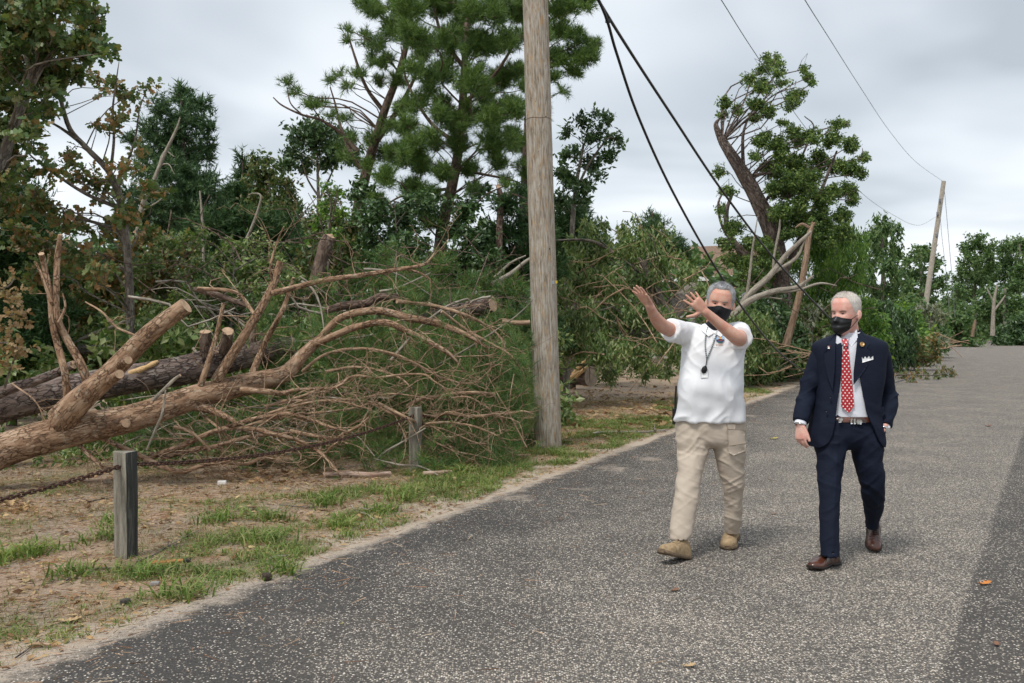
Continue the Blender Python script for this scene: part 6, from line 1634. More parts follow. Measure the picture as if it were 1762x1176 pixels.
# belt
mb = MB(); R0 = table_rings([(716, 1409.5, 1514, -.126, .115)], DB, 60)[0]; hh = .017
for_rows = [R0 + [0, 0, -hh], R0 + [0, 0, hh], (R0 - R0.mean(0)) * [.97, .97, 1] + R0.mean(0) + [0, 0, hh], (R0 - R0.mean(0)) * [.97, .97, 1] + R0.mean(0) + [0, 0, -hh]]
shiftx = np.zeros(3)
loft(mb, [r + [0, -.007, -.014] for r in for_rows] , caps=False); belt = mb.build('belt', m_cog, Bp)
sbelt = lambda px, py: DB - .138
patch([(1443, 719), (1448.5, 717.5), (1450.5, 721), (1449, 726.5), (1443.5, 728), (1442, 723.5)], sbelt, .006, .006, m_silver, 'belt_buckle', belt, 3, 0)
for x_ in (1465, 1470.5): patch([(x_ - 1.6, 718.5), (x_ + 1.6, 718.7), (x_ + 1.6, 730.5), (x_ - 1.6, 730.3)], sbelt, .007, .006, m_silver, 'belt_keeper', belt, 3, 0)
patch([(1473.5, 721), (1482, 721.6), (1484, 726), (1482, 730.4), (1473.5, 730)], sbelt, .007, .006, m_silver, 'belt_tip', belt, 3, 0)

# jacket, worn open
jack = [(568, 1444, 1480, -.035, .088), (575, 1437, 1487, -.06, .10), (580, 1424, 1502, -.078, .112), (586, 1409, 1517, -.095, .12), (592, 1400, 1525, -.11, .125), (602, 1398, 1527, -.12, .13), (625, 1402, 1523, -.132, .13), (655, 1405, 1519, -.14, .125), (690, 1403.5, 1514, -.148, .125), (715, 1398, 1515, -.155, .135), (740, 1392.5, 1519, -.163, .145), (757, 1391, 1521, -.165, .15), (767, 1391, 1521, -.165, .15)]
yL = ([560, 575, 590, 610, 640, 680, 705, 725, 745, 757, 763, 767], [1445, 1439, 1438, 1437.5, 1436, 1431.5, 1427, 1424.5, 1420, 1414.5, 1409, 1402])
yR = ([560, 575, 590, 610, 640, 655, 680, 705, 725, 745, 757, 767], [1474, 1475, 1474.5, 1472.5, 1468.5, 1468.5, 1473, 1479.5, 1486, 1495, 1502, 1511])
tabJ = smooth_path(np.array(jack, float), 60); NT = 90; pw = 2.5; rows = []
for py, xl, xr, yf, yb in tabJ:
    cx, hw = (xl + xr) / 2, (xr - xl) / 2
    eL, eR = np.interp(py, *yL), np.interp(py, *yR)
    def ang(xe):
        u = np.clip((xe - cx) / hw, -.97, .97); return math.copysign(math.asin(abs(u) ** (pw / 2)), u)
    aL, aR = ang(eL), ang(eR)
    t = np.linspace(aR, aL + 2 * math.pi, NT)
    s, c = np.sin(t), np.cos(t)
    se = np.sign(s) * np.abs(s) ** (2 / pw); ce = np.sign(c) * np.abs(c) ** (2 / pw)
    dm = DB + (yf + yb) / 2; ctr = W(cx, py, dm)
    flare = 0
    rows.append(np.stack([ctr[0] + hw * dm / FPX * se, ctr[1] - (yb - yf) / 2 * ce, np.full(NT, ctr[2])], 1))
G_ = np.array(rows)
flat = G_.reshape(-1, 3).copy()
ctr = np.array([PBx(1462, 0)[0], DB, 0]); rad = unit((flat - ctr) * [1, 1, 0])
zz = flat[:, 2]
dsp = folds(flat, (3.4, 10), .8, .006, 81) * np.interp(zz, [zb(767), zb(720), zb(690), zb(640), zb(590)], [.5, 1, 1.2, .8, .2]) + folds(flat, (5, 1.5), 0, .005, 83) * np.interp(zz, [zb(767), zb(600)], [1.3, .3])
flat = flat + rad * dsp[:, None]; nr = len(rows)
ii = (np.arange(nr - 1)[:, None] * NT + np.arange(NT - 1)[None]).ravel()
inn = flat - rad * .009
mb = MB(); Q = np.stack([ii, ii + 1, ii + NT + 1, ii + NT], 1); mb.add(flat, Q); mb.add(inn, Q[:, ::-1])
rim = np.concatenate([np.arange(NT), np.arange(1, nr) * NT + NT - 1, (nr - 1) * NT + np.arange(NT - 2, -1, -1), np.arange(nr - 2, -1, -1) * NT])
k_ = len(rim); mb.add(np.vstack([flat[rim], inn[rim]]), np.stack([np.arange(k_ - 1), np.arange(1, k_), np.arange(1, k_) + k_, np.arange(k_ - 1) + k_], 1))
me = mb.mesh('suit_jacket', m_navy)
jk = link('suit_jacket', me, Bp)
def suit_sleeve(a, mid, b_, rr, seed, name='sleeve'):
    mb = MB(); P = smooth_path([a, (a * .5 + mid * .5) + [0, .01, 0], mid, (mid * .5 + b_ * .5), b_], 40); R = np.interp(np.linspace(0, 1, 40), np.linspace(0, 1, len(rr)), rr)
    T = unit(b_ - mid); P = np.vstack([a + unit(a - mid) * R[0] * .75, a + unit(a - mid) * R[0] * .45, P, b_ - T * .002, b_ - T * .05]); R = np.concatenate([[R[0] * .55, R[0] * .86], R, [R[-1] * .9, R[-1] * .8]])
    tube(mb, P, R, 32)
    me = remesh(mb, name, .006, 4, m_navy); co, no = get_co(me), get_no(me)
    el = np.exp(-((co[:, 2] - mid[2]) / .11) ** 2)
    d = folds(co, (2.6, 15), .5 * (1 if seed % 2 else -1), .011, seed, 1.4) * (.25 + el) + folds(co, (4, 22), -.6, .004, seed + 2) * (.4 + el)
    set_co(me, co + no * d[:, None]); return link(name, me, jk)
suit_sleeve(PBx(1414, 613, .02), PBx(1391, 674, .03), PBx(1377.5, 726, -.055), [.073, .073, .069, .065, .060, .054, .050], 91)
suit_sleeve(PBx(1513, 613, .02), PBx(1526.5, 682, .085), PBx(1521.5, 734, -.035), [.073, .073, .070, .067, .064, .058, .052], 94)
for (c, dr) in ((PBx(1377.2, 729, -.063), unit(bwR - beR)), (PBx(1521.2, 738.5, -.045), unit(bwL - beL))):
    mb = MB(); tube(mb, smooth_path([c - dr * .02, c + dr * .008], 5), [.037, .039], 20, cap=False); tube(mb, smooth_path([c - dr * .02, c + dr * .0078], 5), [.034, .036], 20, cap=False); mb.build('shirt_cuff', m_shirt, shB)
mb = MB(); th = np.linspace(0, 6.283, 25); Tn, Nn, Bn = frames(np.array([bwR - unit(bwR - beR) * .01, bwR, bwR + unit(bwR - beR) * .01]))
tube(mb, np.array([bwR + unit(bwR - beR) * .004 + .033 * (math.cos(t) * Nn[1] + math.sin(t) * Bn[1]) for t in th]), .0042, 7, cap=False); mb.build('bracelet', m_silver, Bp)
mb = MB(); Tn, Nn, Bn = frames(np.array([bwL - unit(bwL - beL) * .01, bwL, bwL + unit(bwL - beL) * .01]))
tube(mb, np.array([bwL + unit(bwL - beL) * .006 + .032 * (math.cos(t) * Nn[1] + math.sin(t) * Bn[1]) for t in th]), .006, 7, cap=False)
wt = mb.build('wristwatch', m_silver, Bp)
mb = MB(); box(mb, bwL + np.array([.012, -.033, -.006]), .03, .012, .032, .2); mb.build('watch_case', m_silver, wt)
sJ = snap_front([me]); sfJ = table_front(jack, DB)
sJk = snap_front([jk.data]); surfJ = lambda px, py: min(sJk(px, py) or 9e9, sfJ(px, py) + .004)
jf = lambda px, py: sfJ(np.clip(px, 1400, 1524), py)
# lapels with their notches, pocket, pocket square, pins, buttons
lap1 = patch([(1441, 574), (1437.5, 590), (1437, 612), (1436, 640), (1432.5, 672), (1424, 648), (1418.5, 622), (1417.5, 607), (1424.5, 603.5), (1421, 598), (1428, 586), (1436, 576)], jf, .014, .007, m_navyl, 'lapel', jk, 3, 1)
lap2 = patch([(1474, 568), (1481, 572), (1491, 583), (1497, 592), (1491, 598.5), (1498, 602), (1497, 618), (1490, 634), (1479, 650), (1468.5, 663), (1468.5, 640), (1472, 612), (1474.5, 590)], jf, .014, .007, m_navyl, 'lapel', jk, 3, 1)
patch([(1483, 615.2), (1484.2, 625), (1503.2, 619.6), (1503, 616)], jf, .009, .004, m_navyl, 'breast_pocket', jk, 3, 1)
psq = patch([(1483, 614.5), (1485.5, 618), (1488.5, 613.2), (1491.5, 617), (1495, 612.6), (1498, 616.4), (1502.6, 612.2), (1502.8, 618.8), (1484, 624.4)], jf, .0165, .004, plain('white linen', (.85, .85, .85), .8), 'pocket_square', jk, 3, 0)
def pin(px, py, r, mat, name):
    return patch([(px + r * math.cos(t), py + r * math.sin(t)) for t in np.linspace(0, 6.283, 14)[:-1]], jf, .026, .005, mat, name, jk, 4, 0)
pn = pin(1483.6, 592.4, 4.1, plain('gold enamel pin', (.72, .48, .2), .3, metal=.5), 'lapel_pin')
patch([(1483.6 + 2 * math.cos(t), 592.4 + 2 * math.sin(t)) for t in np.linspace(0, 6.283, 12)[:-1]], jf, .029, .003, plain('pin bronze', (.4, .22, .1), .4), 'pin_centre', pn, 4, 0)
fp = patch([(1424.2, 595.5), (1428.2, 595), (1427.4, 600.5), (1424.6, 600.5)], jf, .025, .003, plain('flag pin white', (.8, .78, .72), .4), 'flag_pin', jk, 3, 0)
patch([(1426.6, 595), (1428.4, 594.8), (1427.6, 597.6), (1426.5, 598)], jf, .0275, .002, plain('flag pin red', (.6, .05, .04), .4), 'flag_pin_stripe', fp, 3, 0)
for (px, py) in ((1428.6, 684), (1422, 708)):
    patch([(px + 1.9 * math.cos(t), py + 1.9 * math.sin(t)) for t in np.linspace(0, 6.283, 12)[:-1]], jf, .014, .005, plain('dark horn button', (.012, .012, .016), .3), 'button', jk, 4, 0)
patch([(1508, 704), (1521, 698), (1523, 709), (1519, 717), (1510, 715)], lambda x, y: DB - .085, .0, .01, m_navy, 'pocket_flap', jk, 3, 0)
# shoes
h1 = np.array([W(1440, 567, 6.34)[0], 6.36, .0]); t1 = np.array([W(1393.5, 567, 6.17)[0], 6.155, .004])
make_shoe(Bp, 'shoe', h1, t1, 0, np.array([0, 0, 1.0]), .3, .098, m_cog, m_dsole, False, lace=m_dsole)
h2 = np.array([W(1499.5, 567, 6.9)[0], 6.86, .125]); t2 = np.array([W(1502.5, 567, 6.67)[0], 6.655, .0])
make_shoe(Bp, 'shoe', h2, t2, 0, np.array([0, -.5, 1.0]), .3, .1, m_cog, m_dsole, False, lace=m_dsole)
# ================================================================== the fallen pine, the dark log and the brush heap in front
def gd(px, py, d):
    """distance d, but never under the ground"""
    return min(d, FPX * (CAMH - .03) / max(py - HY, 1e-3)) if py > HY + 60 else d
def WP(pts, d, rng=None, wig=0.0):
    out = []
    for i, p in enumerate(pts):
        dd = p[2] if len(p) > 2 else d
        if rng is not None and wig: dd += wig * rng.normal()
        out.append(W(p[0], p[1], gd(p[0], p[1], dd)))
    return out
rngF = np.random.default_rng(77)
fp_ = thing('fallen_pine', 'fallen tan barked pine trunk with bare spreading branches beside the road', 'fallen tree', (*W(150, 567, 9.6)[:2], 0), 'trees thrown down by the storm')
TRK = [(-130, 840, 8.9), (-60, 806, 9.1), (0, 777, 9.3), (60, 757, 9.45), (135, 738, 9.6), (190, 727, 9.75), (245, 714, 9.9), (335, 684, 10.2), (433, 659, 10.6), (490, 643, 10.9), (520, 612, 11.1), (548, 586, 11.3)]
TRR = np.array([33, 32, 30, 29, 28, 25, 23, 21, 18.5, 15, 11, 8.5]) * np.array([p[2] for p in TRK]) / FPX
mb = MB(); tube(mb, smooth_path(WP(TRK, 9), 110), TRR, 30, .075, capmat=1, seed=5)
trunkF = mb.build('trunk', [m_bark_fresh, m_cut], fp_, tc=True)
tips = []           # where twigs may start: (point, direction, radius)
def branch(pts, d, r, root=fp_, bark=None, wig=.05, cap=True, seg=10, spawn=1.0, nm='branch', jit=.07):
    P = smooth_path(WP(pts, d, rngF, wig), 7 * len(pts)); m_ = d / FPX
    R = np.interp(np.linspace(0, 1, len(P)), np.linspace(0, 1, len(r)), np.array(r) * m_)
    mb = MB(); tube(mb, P, R, seg, jit, capmat=1, seed=int(rngF.integers(100)))
    mb.build(nm, [bark or m_bark_fresh, m_cut], root, tc=True)
    T = unit(np.gradient(P, axis=0))
    for k in range(int(len(P) * spawn * .42)):
        i = int(rngF.integers(len(P) // 5, len(P))); tips.append((P[i], T[i], R[i]))
    return P
# the cut fork and the two upright bare branches
branch([(108, 722, 9.5), (135, 692, 9.4), (190, 642, 9.35), (255, 576, 9.3), (320, 526, 9.25)], 9.35, [27, 22, 18.5, 16, 14], wig=0, seg=22, spawn=0)
branch([(205, 630, 9.3), (214, 622, 9.1), (221, 620, 9.02)], 9.1, [8, 7, 6.5], wig=0, seg=14, spawn=0, nm='stub')
branch([(190, 655, 9.3), (200, 648, 9.1), (206, 644, 9.0)], 9.1, [9, 8, 7.5], wig=0, seg=14, spawn=0, nm='stub')
branch([(195, 733, 9.7), (210, 729, 9.5), (217, 728, 9.42)], 9.5, [9, 8, 7.5], wig=0, seg=14, spawn=0, nm='stub')
branch([(118, 700, 9.5), (112, 645), (101, 600), (91, 560), (86, 510), (77, 462), (71, 437)], 9.5, [7.5, 6.5, 6, 5.5, 5.3, 5, 4.8], wig=.03, seg=14, spawn=.15)
branch([(152, 662, 9.5), (137, 622), (112, 578), (98, 542), (97, 492), (99, 442), (104, 404)], 9.55, [8, 7, 6.5, 6, 5.5, 5, 4], wig=.03, seg=14, spawn=.15)
branch([(88, 520, 9.5), (70, 470), (60, 450)], 9.5, [3, 2.4, 1.6], wig=.02, spawn=0)
branch([(100, 555, 9.5), (112, 530), (108, 505)], 9.5, [2.6, 2.2, 1.2], wig=.02, spawn=0)
# branches rising from the trunk
branch([(345, 664, 10.2), (362, 612), (374, 570), (385, 522)], 10.2, [5.5, 4.6, 4, 3.2], spawn=.5)
branch([(372, 655, 10.3), (405, 602), (440, 546), (470, 490), (482, 450)], 10.3, [9.5, 8, 7.4, 6.4, 5.6], wig=.02, seg=16, spawn=.3)
branch([(468, 505, 10.3), (500, 497), (560, 482), (620, 474), (690, 463), (730, 455), (748, 436)], 10.35, [5.5, 5, 4.6, 4.4, 3.6, 2.6, 1.2], spawn=.6)
branch([(700, 463, 10.4), (722, 470), (738, 480), (752, 496)], 10.4, [2.6, 2, 1.6, .8], spawn=.4)
branch([(432, 650, 10.6), (455, 592), (480, 546), (492, 520), (505, 478)], 10.6, [6.5, 5, 4.4, 3.8, 2.5], spawn=.5)
branch([(440, 545, 10.3), (415, 510), (392, 500), (340, 497)], 10.5, [3, 3, 3.2, 3.4], spawn=.5)
branch([(470, 490, 10.3), (465, 460), (476, 420), (488, 390)], 10.3, [2.4, 2.2, 1.8, 1], spawn=.5)
# arching ends
branch([(545, 590, 11.3), (585, 548), (646, 535), (703, 547), (752, 557), (801, 576), (840, 600)], 11.3, [7, 6.5, 6.5, 6.5, 6, 4.5, 2], seg=12, spawn=.7)
branch([(540, 594, 11.2), (580, 576), (613, 563), (662, 555), (703, 572), (744, 592), (776, 612), (800, 640)], 11.0, [7, 6.5, 6, 5.5, 5.2, 4.5, 3.5, 1.5], seg=12, spawn=.7)
# low branches
lows = [([(163, 748, 9.6), (192, 762), (241, 785), (282, 804), (310, 812), (347, 801), (371, 797), (410, 790)], 9.7, [6.5, 6.5, 6, 5.5, 5, 4.6, 4, 2.5]),
        ([(258, 787), (314, 767), (343, 753), (379, 739), (407, 736), (438, 739), (474, 748), (505, 755), (533, 768), (557, 785), (580, 811)], 10.0, [6, 5.8, 5.6, 5.4, 5, 4.8, 4.6, 4.2, 3.6, 3, 2]),
        ([(372, 743), (426, 724), (470, 716), (498, 712), (533, 722), (557, 731), (577, 738), (603, 745)], 10.1, [5, 4.6, 4.4, 4.2, 3.8, 3.4, 3, 2]),
        ([(415, 671, 10.5), (457, 674), (486, 677), (510, 671), (560, 668)], 10.5, [7, 6, 5.4, 4, 2.4]),
        ([(333, 700, 10.1), (367, 708), (402, 724)], 10.0, [8.5, 8, 5.5]),
        ([(279, 789), (331, 774), (367, 769), (414, 755), (445, 750), (500, 745)], 10.1, [5, 5, 4.6, 4, 3, 2]),
        ([(283, 806), (314, 813), (343, 803), (381, 797), (426, 798), (450, 788), (481, 779)], 10.0, [4.5, 4.5, 4.4, 4, 4, 3.6, 2]),
        ([(500, 742), (544, 751), (577, 754), (591, 747), (615, 735), (634, 719)], 10.2, [4.4, 4, 3.8, 3.2, 2.6, 1.6]),
        ([(510, 762), (539, 772), (557, 783), (572, 800), (584, 816)], 10.1, [3.6, 3.4, 3.2, 2.8, 2]),
        ([(557, 783), (575, 765), (590, 756)], 10.1, [2.4, 2.2, 1.8]),
        ([(455, 700, 10.4), (520, 682), (549, 671), (580, 666), (599, 652), (615, 647), (649, 650), (692, 645), (730, 645), (746, 656), (763, 667), (766, 678)], 10.5, [3.5, 3.2, 3, 2.8, 2.8, 2.6, 2.6, 2.4, 2.2, 2, 1.5, 1]),
        ([(701, 699), (725, 686), (749, 683), (782, 678), (818, 676), (851, 679)], 10.9, [4.5, 4.4, 4.2, 3.8, 3.6, 3]),
        ([(727, 716), (749, 717), (770, 711), (794, 715), (830, 716), (854, 711), (878, 711), (901, 708), (918, 713)], 10.9, [4.2, 4, 4, 3.8, 3.6, 3.2, 2.6, 2, 1]),
        ([(651, 694), (675, 707), (706, 722), (725, 731), (746, 728), (777, 728), (811, 733), (837, 742), (856, 750)], 10.55, [3.6, 3.6, 3.4, 3.2, 3, 2.8, 2.4, 2, 1.2]),
        ([(642, 695), (668, 709), (701, 721)], 10.5, [3, 3.2, 2.6]),
        ([(718, 738), (735, 754), (758, 766), (782, 777), (818, 784), (854, 793)], 10.8, [2.6, 2.6, 2.4, 2.2, 2, 1]),
        ([(728, 733), (758, 738), (794, 752), (818, 762), (842, 765)], 10.9, [2.2, 2, 1.8, 1.6, .9]),
        ([(600, 692), (634, 683), (675, 678), (711, 682), (746, 688)], 10.7, [2.6, 2.2, 2.2, 2, 1.2]),
        ([(777, 685), (806, 684), (837, 700), (847, 714), (858, 731), (861, 746)], 10.8, [2, 2, 1.8, 1.6, 1.3, .8]),
        ([(480, 690), (540, 690), (600, 688), (640, 692)], 10.4, [3.4, 3, 2.6, 1.6]), ([(440, 720), (500, 700), (570, 690), (640, 705)], 10.3, [3, 2.8, 2.4, 1.4]),
        ([(420, 735), (470, 720), (530, 712), (600, 704), (650, 690)], 10.25, [3, 2.8, 2.4, 2, 1.2]), ([(300, 735), (330, 745), (362, 775)], 9.9, [4, 3.4, 2]),
        ([(350, 715), (385, 745), (405, 770)], 10.1, [3, 2.6, 1.6]), ([(560, 640), (610, 632), (660, 640), (700, 660), (720, 700)], 10.9, [3.4, 3, 2.6, 2, 1]),
        ([(520, 640), (560, 610), (620, 600), (680, 610), (740, 640), (760, 660)], 11.0, [3.6, 3.2, 3, 2.6, 2, 1]), ([(683, 519), (744, 526), (797, 541), (842, 564), (870, 590)], 11.6, [4.5, 4, 3.6, 3, 1.6]),
        ([(760, 536), (797, 564), (838, 588), (875, 609), (900, 640)], 11.5, [3.6, 3.2, 2.8, 2.2, 1]), ([(640, 600), (700, 620), (760, 650), (810, 660), (840, 640), (850, 625)], 11.2, [3, 2.8, 2.4, 2, 1.6, 1]),
        ([(130, 760, 9.5), (160, 790, 9.5), (185, 812, 9.4)], 9.5, [5, 4.4, 3.4]), ([(20, 660, 9.6), (60, 690, 9.6), (78, 725, 9.5)], 9.6, [1.8, 1.6, 1.2])]
for pts, d_, rr in lows: branch(pts, d_, [q * .82 for q in rr], spawn=.75, wig=.09, jit=.16, bark=m_twig if max(rr) < 5 else None, seg=8)
# fine bare twigs springing from the branches
mbT = MB(); ends = []
for (p, t, r) in tips:
    for _ in range(1):
        L = rngF.uniform(.12, .7); d_ = unit(t * rngF.uniform(.3, 1.1) + rngF.normal(size=3) * .75 + [0, 0, .05]); r0 = min(max(r * .4, .003), .0065)
        e = p + d_ * L; e[2] = max(e[2], .02); e[1] = max(e[1], 8.9)
        P = limb_path(p, e, rngF, 6, rngF.uniform(-.1, .12), .09); P[:, 2] = np.maximum(P[:, 2], .01)
        tube(mbT, P, [r0, r0 * .4], 4, cap=False, seed=int(rngF.integers(99)))
        for _k in range(2):
            i = int(rngF.integers(2, 6)); L2 = L * rngF.uniform(.3, .6); e2 = P[i] + unit(P[i] - P[i - 1] + rngF.normal(size=3) * .05) * L2 * .5 + rngF.normal(size=3) * L2 * .45; e2[2] = max(e2[2], .015)
            tube(mbT, limb_path(P[i], e2, rngF, 4, 0, .1), [r0 * .55, r0 * .3], 3, cap=False)
            ends.append((e2, e2 - P[i]))
        ends.append((e, d_))
mbT.build('twigs', m_twig, fp_, tc=True)
fp_.children[-1]['kind'] = 'stuff'
# needle plumes still on the fallen crown
mbN = MB()
nb = [(q, dr) for q, dr in ends if (CX + FPX * q[0] / q[1]) > 480 and rngF.random() < .14]
pos = np.array([q for q, _ in nb]); dr = np.array([d_ for _, d_ in nb])
for rep_ in range(1):
    j = rngF.integers(0, 4, len(pos))
    for k in range(4):
        q = j == k; scatter(mbN, SPR['pinefine'][k], pos[q] + .04 * rngF.normal(size=(q.sum(), 3)), dr[q] + .3 * rngF.normal(size=(q.sum(), 3)) + [0, 0, -.1], rngF.uniform(.75, 1.2, q.sum()), rngF)
NB = [(860, 640, 30, 11.6), (890, 690, 28, 11.7), (900, 620, 24, 11.9), (880, 740, 26, 11.6), (840, 700, 28, 11.4), (820, 750, 24, 11.2), (790, 700, 24, 11.5), (770, 750, 22, 11.2), (700, 740, 22, 11.1), (650, 740, 24, 11.0), (620, 770, 22, 10.7), (600, 720, 22, 11.2), (650, 680, 22, 11.5), (700, 650, 24, 11.8), (760, 630, 24, 11.9), (820, 620, 26, 12.0), (560, 650, 24, 11.9), (600, 620, 24, 12.1), (660, 600, 24, 12.2), (720, 580, 24, 12.4), (780, 570, 22, 12.4), (700, 500, 26, 12.6), (740, 520, 24, 12.6), (660, 520, 20, 12.8), (790, 520, 22, 12.9), (840, 540, 24, 12.9), (880, 570, 24, 12.8), (900, 540, 20, 13), (560, 560, 20, 12.4), (520, 680, 20, 11.2), (560, 720, 20, 11), (530, 760, 16, 10.6), (670, 800, 16, 10.9), (740, 790, 16, 11.0), (800, 790, 14, 11.2), (860, 780, 18, 11.5), (900, 770, 18, 11.9), (470, 640, 16, 11.4), (910, 660, 22, 12.2), (600, 790, 12, 10.5), (480, 720, 14, 10.8)]
leaf_blobs(mbN, rngF, [(W(x, y, d_ + .7), 1.35 * r * d_ / FPX) for x, y, r, d_ in NB], 'pinefine', 1.25, .6, flat=.85)
NF = [(870, 620, 22, 11.4), (885, 660, 24, 11.5), (900, 700, 20, 11.6), (870, 745, 22, 11.3), (830, 770, 18, 11.0), (890, 590, 18, 11.9), (905, 640, 18, 11.9), (640, 745, 18, 10.6), (610, 765, 18, 10.45), (660, 770, 16, 10.5), (590, 705, 14, 10.8), (690, 500, 20, 11.6), (715, 520, 18, 11.6), (745, 490, 16, 12), (655, 660, 16, 11), (760, 690, 14, 11.1), (800, 650, 16, 11.4), (840, 610, 16, 11.6), (570, 590, 14, 11.3), (700, 770, 16, 10.8), (790, 775, 16, 11), (540, 720, 12, 10.5), (850, 690, 18, 11.2), (620, 660, 14, 11.1), (900, 745, 18, 11.7), (760, 740, 16, 11.0)]
leaf_blobs(mbN, rngF, [(W(x, y, d_), r * d_ / FPX) for x, y, r, d_ in NF], 'pinefine', 1.15, .4, flat=.85)
rB = np.random.default_rng(12); DB_ = []
for _ in range(100):
    x_, y_ = rB.uniform(430, 915), rB.uniform(560, 800); d_ = min(rB.uniform(11.6, 13.0), FPX * (CAMH - .12) / (y_ - HY) if y_ > 640 else 99)
    DB_.append((W(x_, y_, d_ + .2), rB.uniform(.14, .26)))
for _ in range(22):
    x_, y_ = rB.uniform(200, 440), rB.uniform(700, 790); DB_.append((W(x_, y_, min(10.9, FPX * (CAMH - .1) / (y_ - HY)) + .1), rB.uniform(.08, .16)))
leaf_blobs(mbN, rngF, DB_, 'pinefine', 1.3, .36, flat=.85)
mbN.build('needles', L_PINEF, fp_)

# ---- the second, darker log behind it
lg2 = thing('fallen_log', 'thick dark scaly pine log lying behind the tan fallen trunk', 'log', (*W(240, 567, 11.2)[:2], 0), 'trees thrown down by the storm')
L2 = [(-140, 745, 10.2), (-60, 716, 10.5), (0, 697, 10.7), (60, 684, 10.9), (122, 671, 11.1), (245, 649, 11.4), (327, 634, 11.6), (388, 618, 11.8), (450, 606, 12.0), (505, 596, 12.2)]
mb = MB(); tube(mb, smooth_path(WP(L2, 11), 110), np.array([33, 32, 31, 29, 27, 25, 26, 26, 22, 17]) * np.array([p[2] for p in L2]) / FPX, 28, .09, capmat=1, seed=11)
mb.build('trunk', [m_bark_dark, m_cut], lg2, tc=True)
for pts, r in (([(355, 612, 11.5), (354, 592, 11.45), (353, 571, 11.4)], [11, 10, 9.5]), ([(388, 606, 11.6), (390, 588, 11.5), (392, 570, 11.4)], [11, 10, 10]), ([(430, 600, 11.9), (440, 560, 11.9), (447, 520, 11.9)], [6, 5, 4])):
    P = smooth_path(WP(pts, 11.5), 8); mb = MB(); tube(mb, P, np.array(r) * 11.5 / FPX, 14, .08, capmat=1, seed=3); mb.build('stub', [m_bark_pine, m_cut], lg2, tc=True)
mb = MB(); P = smooth_path([W(214, 647, 11.22), W(228, 641, 11.24), W(242, 636, 11.26), W(258, 629, 11.3), W(272, 622, 11.36)], 16); tube(mb, P, [.02, .045, .04, .05, .035, .04, .015], 10, .5, seed=2); mb.build('torn_wound', m_splint, lg2, tc=True)
def one_branch(name, label, cat, pts, d, r, bark, cap=1, twk=0, jag=0, jit=.08, wig=.02, seg=10):
    rng = np.random.default_rng(abs(hash(label)) % 1000 if False else len(label) * 7 + int(pts[0][0]))
    root_p = WP(pts, d, rng, wig); P = smooth_path(root_p, 7 * len(pts)); m_ = d / FPX
    mb = MB(); tube(mb, P, np.interp(np.linspace(0, 1, len(P)), np.linspace(0, 1, len(r)), np.array(r) * m_), seg, jit, capmat=1, jag=jag, rng=rng, seed=len(pts))
    for k in range(twk):
        i = int(rng.integers(len(P) // 4, len(P))); L = rng.uniform(.1, .4); e = P[i] + unit(rng.normal(size=3) + (P[-1] - P[0])) * L; e[2] = max(e[2], .012)
        tube(mb, limb_path(P[i], e, rng, 5, 0, .1), [max(.003, r[-1] * m_ * .5), .0015], 4, cap=False)
    o = mb.build(name, [bark, m_cut], tc=True)
    return tag(o, label, cat)
one_branch('cut_log', 'cut log end poking out of the brush left of the pole', 'log', [(690, 575, 13.6), (740, 551, 13.5), (800, 535, 13.4), (848, 523, 13.2)], 13.4, [15, 15, 15, 14], m_bark_dark, seg=20, wig=0)
one_branch('broken_branch', 'dark broken branch resting on the dark log at left', 'branch', [(-30, 690, 10.2), (20, 668, 10.2), (60, 656, 10.2), (95, 643, 10.2), (124, 629, 10.15)], 10.2, [10, 9, 8.5, 8, 8], m_bark_dark, jag=.03)
one_branch('broken_branch', 'reddish snapped branch end standing proud of the brush', 'branch', [(560, 535, 12), (590, 527), (630, 522), (655, 511), (683, 513)], 12, [6, 7, 7.5, 7, 8], m_bark_pine, jag=.06, seg=14)
one_branch('grey_log', 'thin grey log lying in the undergrowth behind the cut fork', 'log', [(135, 601, 15.5), (170, 602, 15.5), (212, 600, 15.6)], 15.5, [8, 8, 7.5], m_bark_grey, seg=12)
one_branch('grey_log', 'pale grey bent stick above the thin grey log', 'branch', [(128, 590, 15.2), (160, 575), (200, 560), (215, 552)], 15.2, [2.4, 3, 3, 2], m_pale)
one_branch('broken_branch', 'straight brown broken branch left of the rising limb', 'branch', [(334, 498, 11), (365, 505), (395, 515), (425, 527)], 11, [4.5, 5, 5, 4], m_bark_pine)
one_branch('bare_branch', 'thin reddish branch crossing left above the cut fork', 'branch', [(147, 520, 10.5), (175, 537), (200, 563), (233, 578)], 10.4, [1.2, 1.8, 2.2, 2.4], m_twig, twk=3)
one_branch('bare_branch', 'grey mossy stick arching above the tan trunk', 'branch', [(262, 690, 9.7), (285, 668), (300, 653), (310, 646)], 9.7, [3.2, 3, 2.8, 2.4], m_pale)
one_branch('bare_branch', 'pale thin sapling stem rising before the tan trunk', 'branch', [(252, 775, 9.4), (268, 738), (278, 715), (283, 690), (285, 672)], 9.4, [1.6, 2, 2, 2, 1.2], m_pale, twk=2)
one_branch('bare_branch', 'dry grey stick leaning against the farther post', 'branch', [(646, 794, 10.4), (663, 778), (699, 757), (732, 737)], 10.4, [1.8, 1.8, 1.6, 1.2], m_pale, twk=2)
one_branch('bare_branch', 'dry grey stick lying across the farther post foot', 'branch', [(640, 789, 10.4), (687, 800), (723, 803), (754, 818)], 10.35, [1.2, 1.6, 1.6, 1], m_pale, twk=2)
one_branch('peeled_stick', 'pale peeled stick on the grass left of the farther post', 'branch', [(556, 817), (580, 816), (605, 815.5), (640, 817), (672, 815)], 10.38, [4.2, 4.4, 4, 4.2, 3.8], barkmat('peeled pink bark', (.27, .17, .12), (.43, .31, .24), (.56, .46, .39), 40, .2, .4))
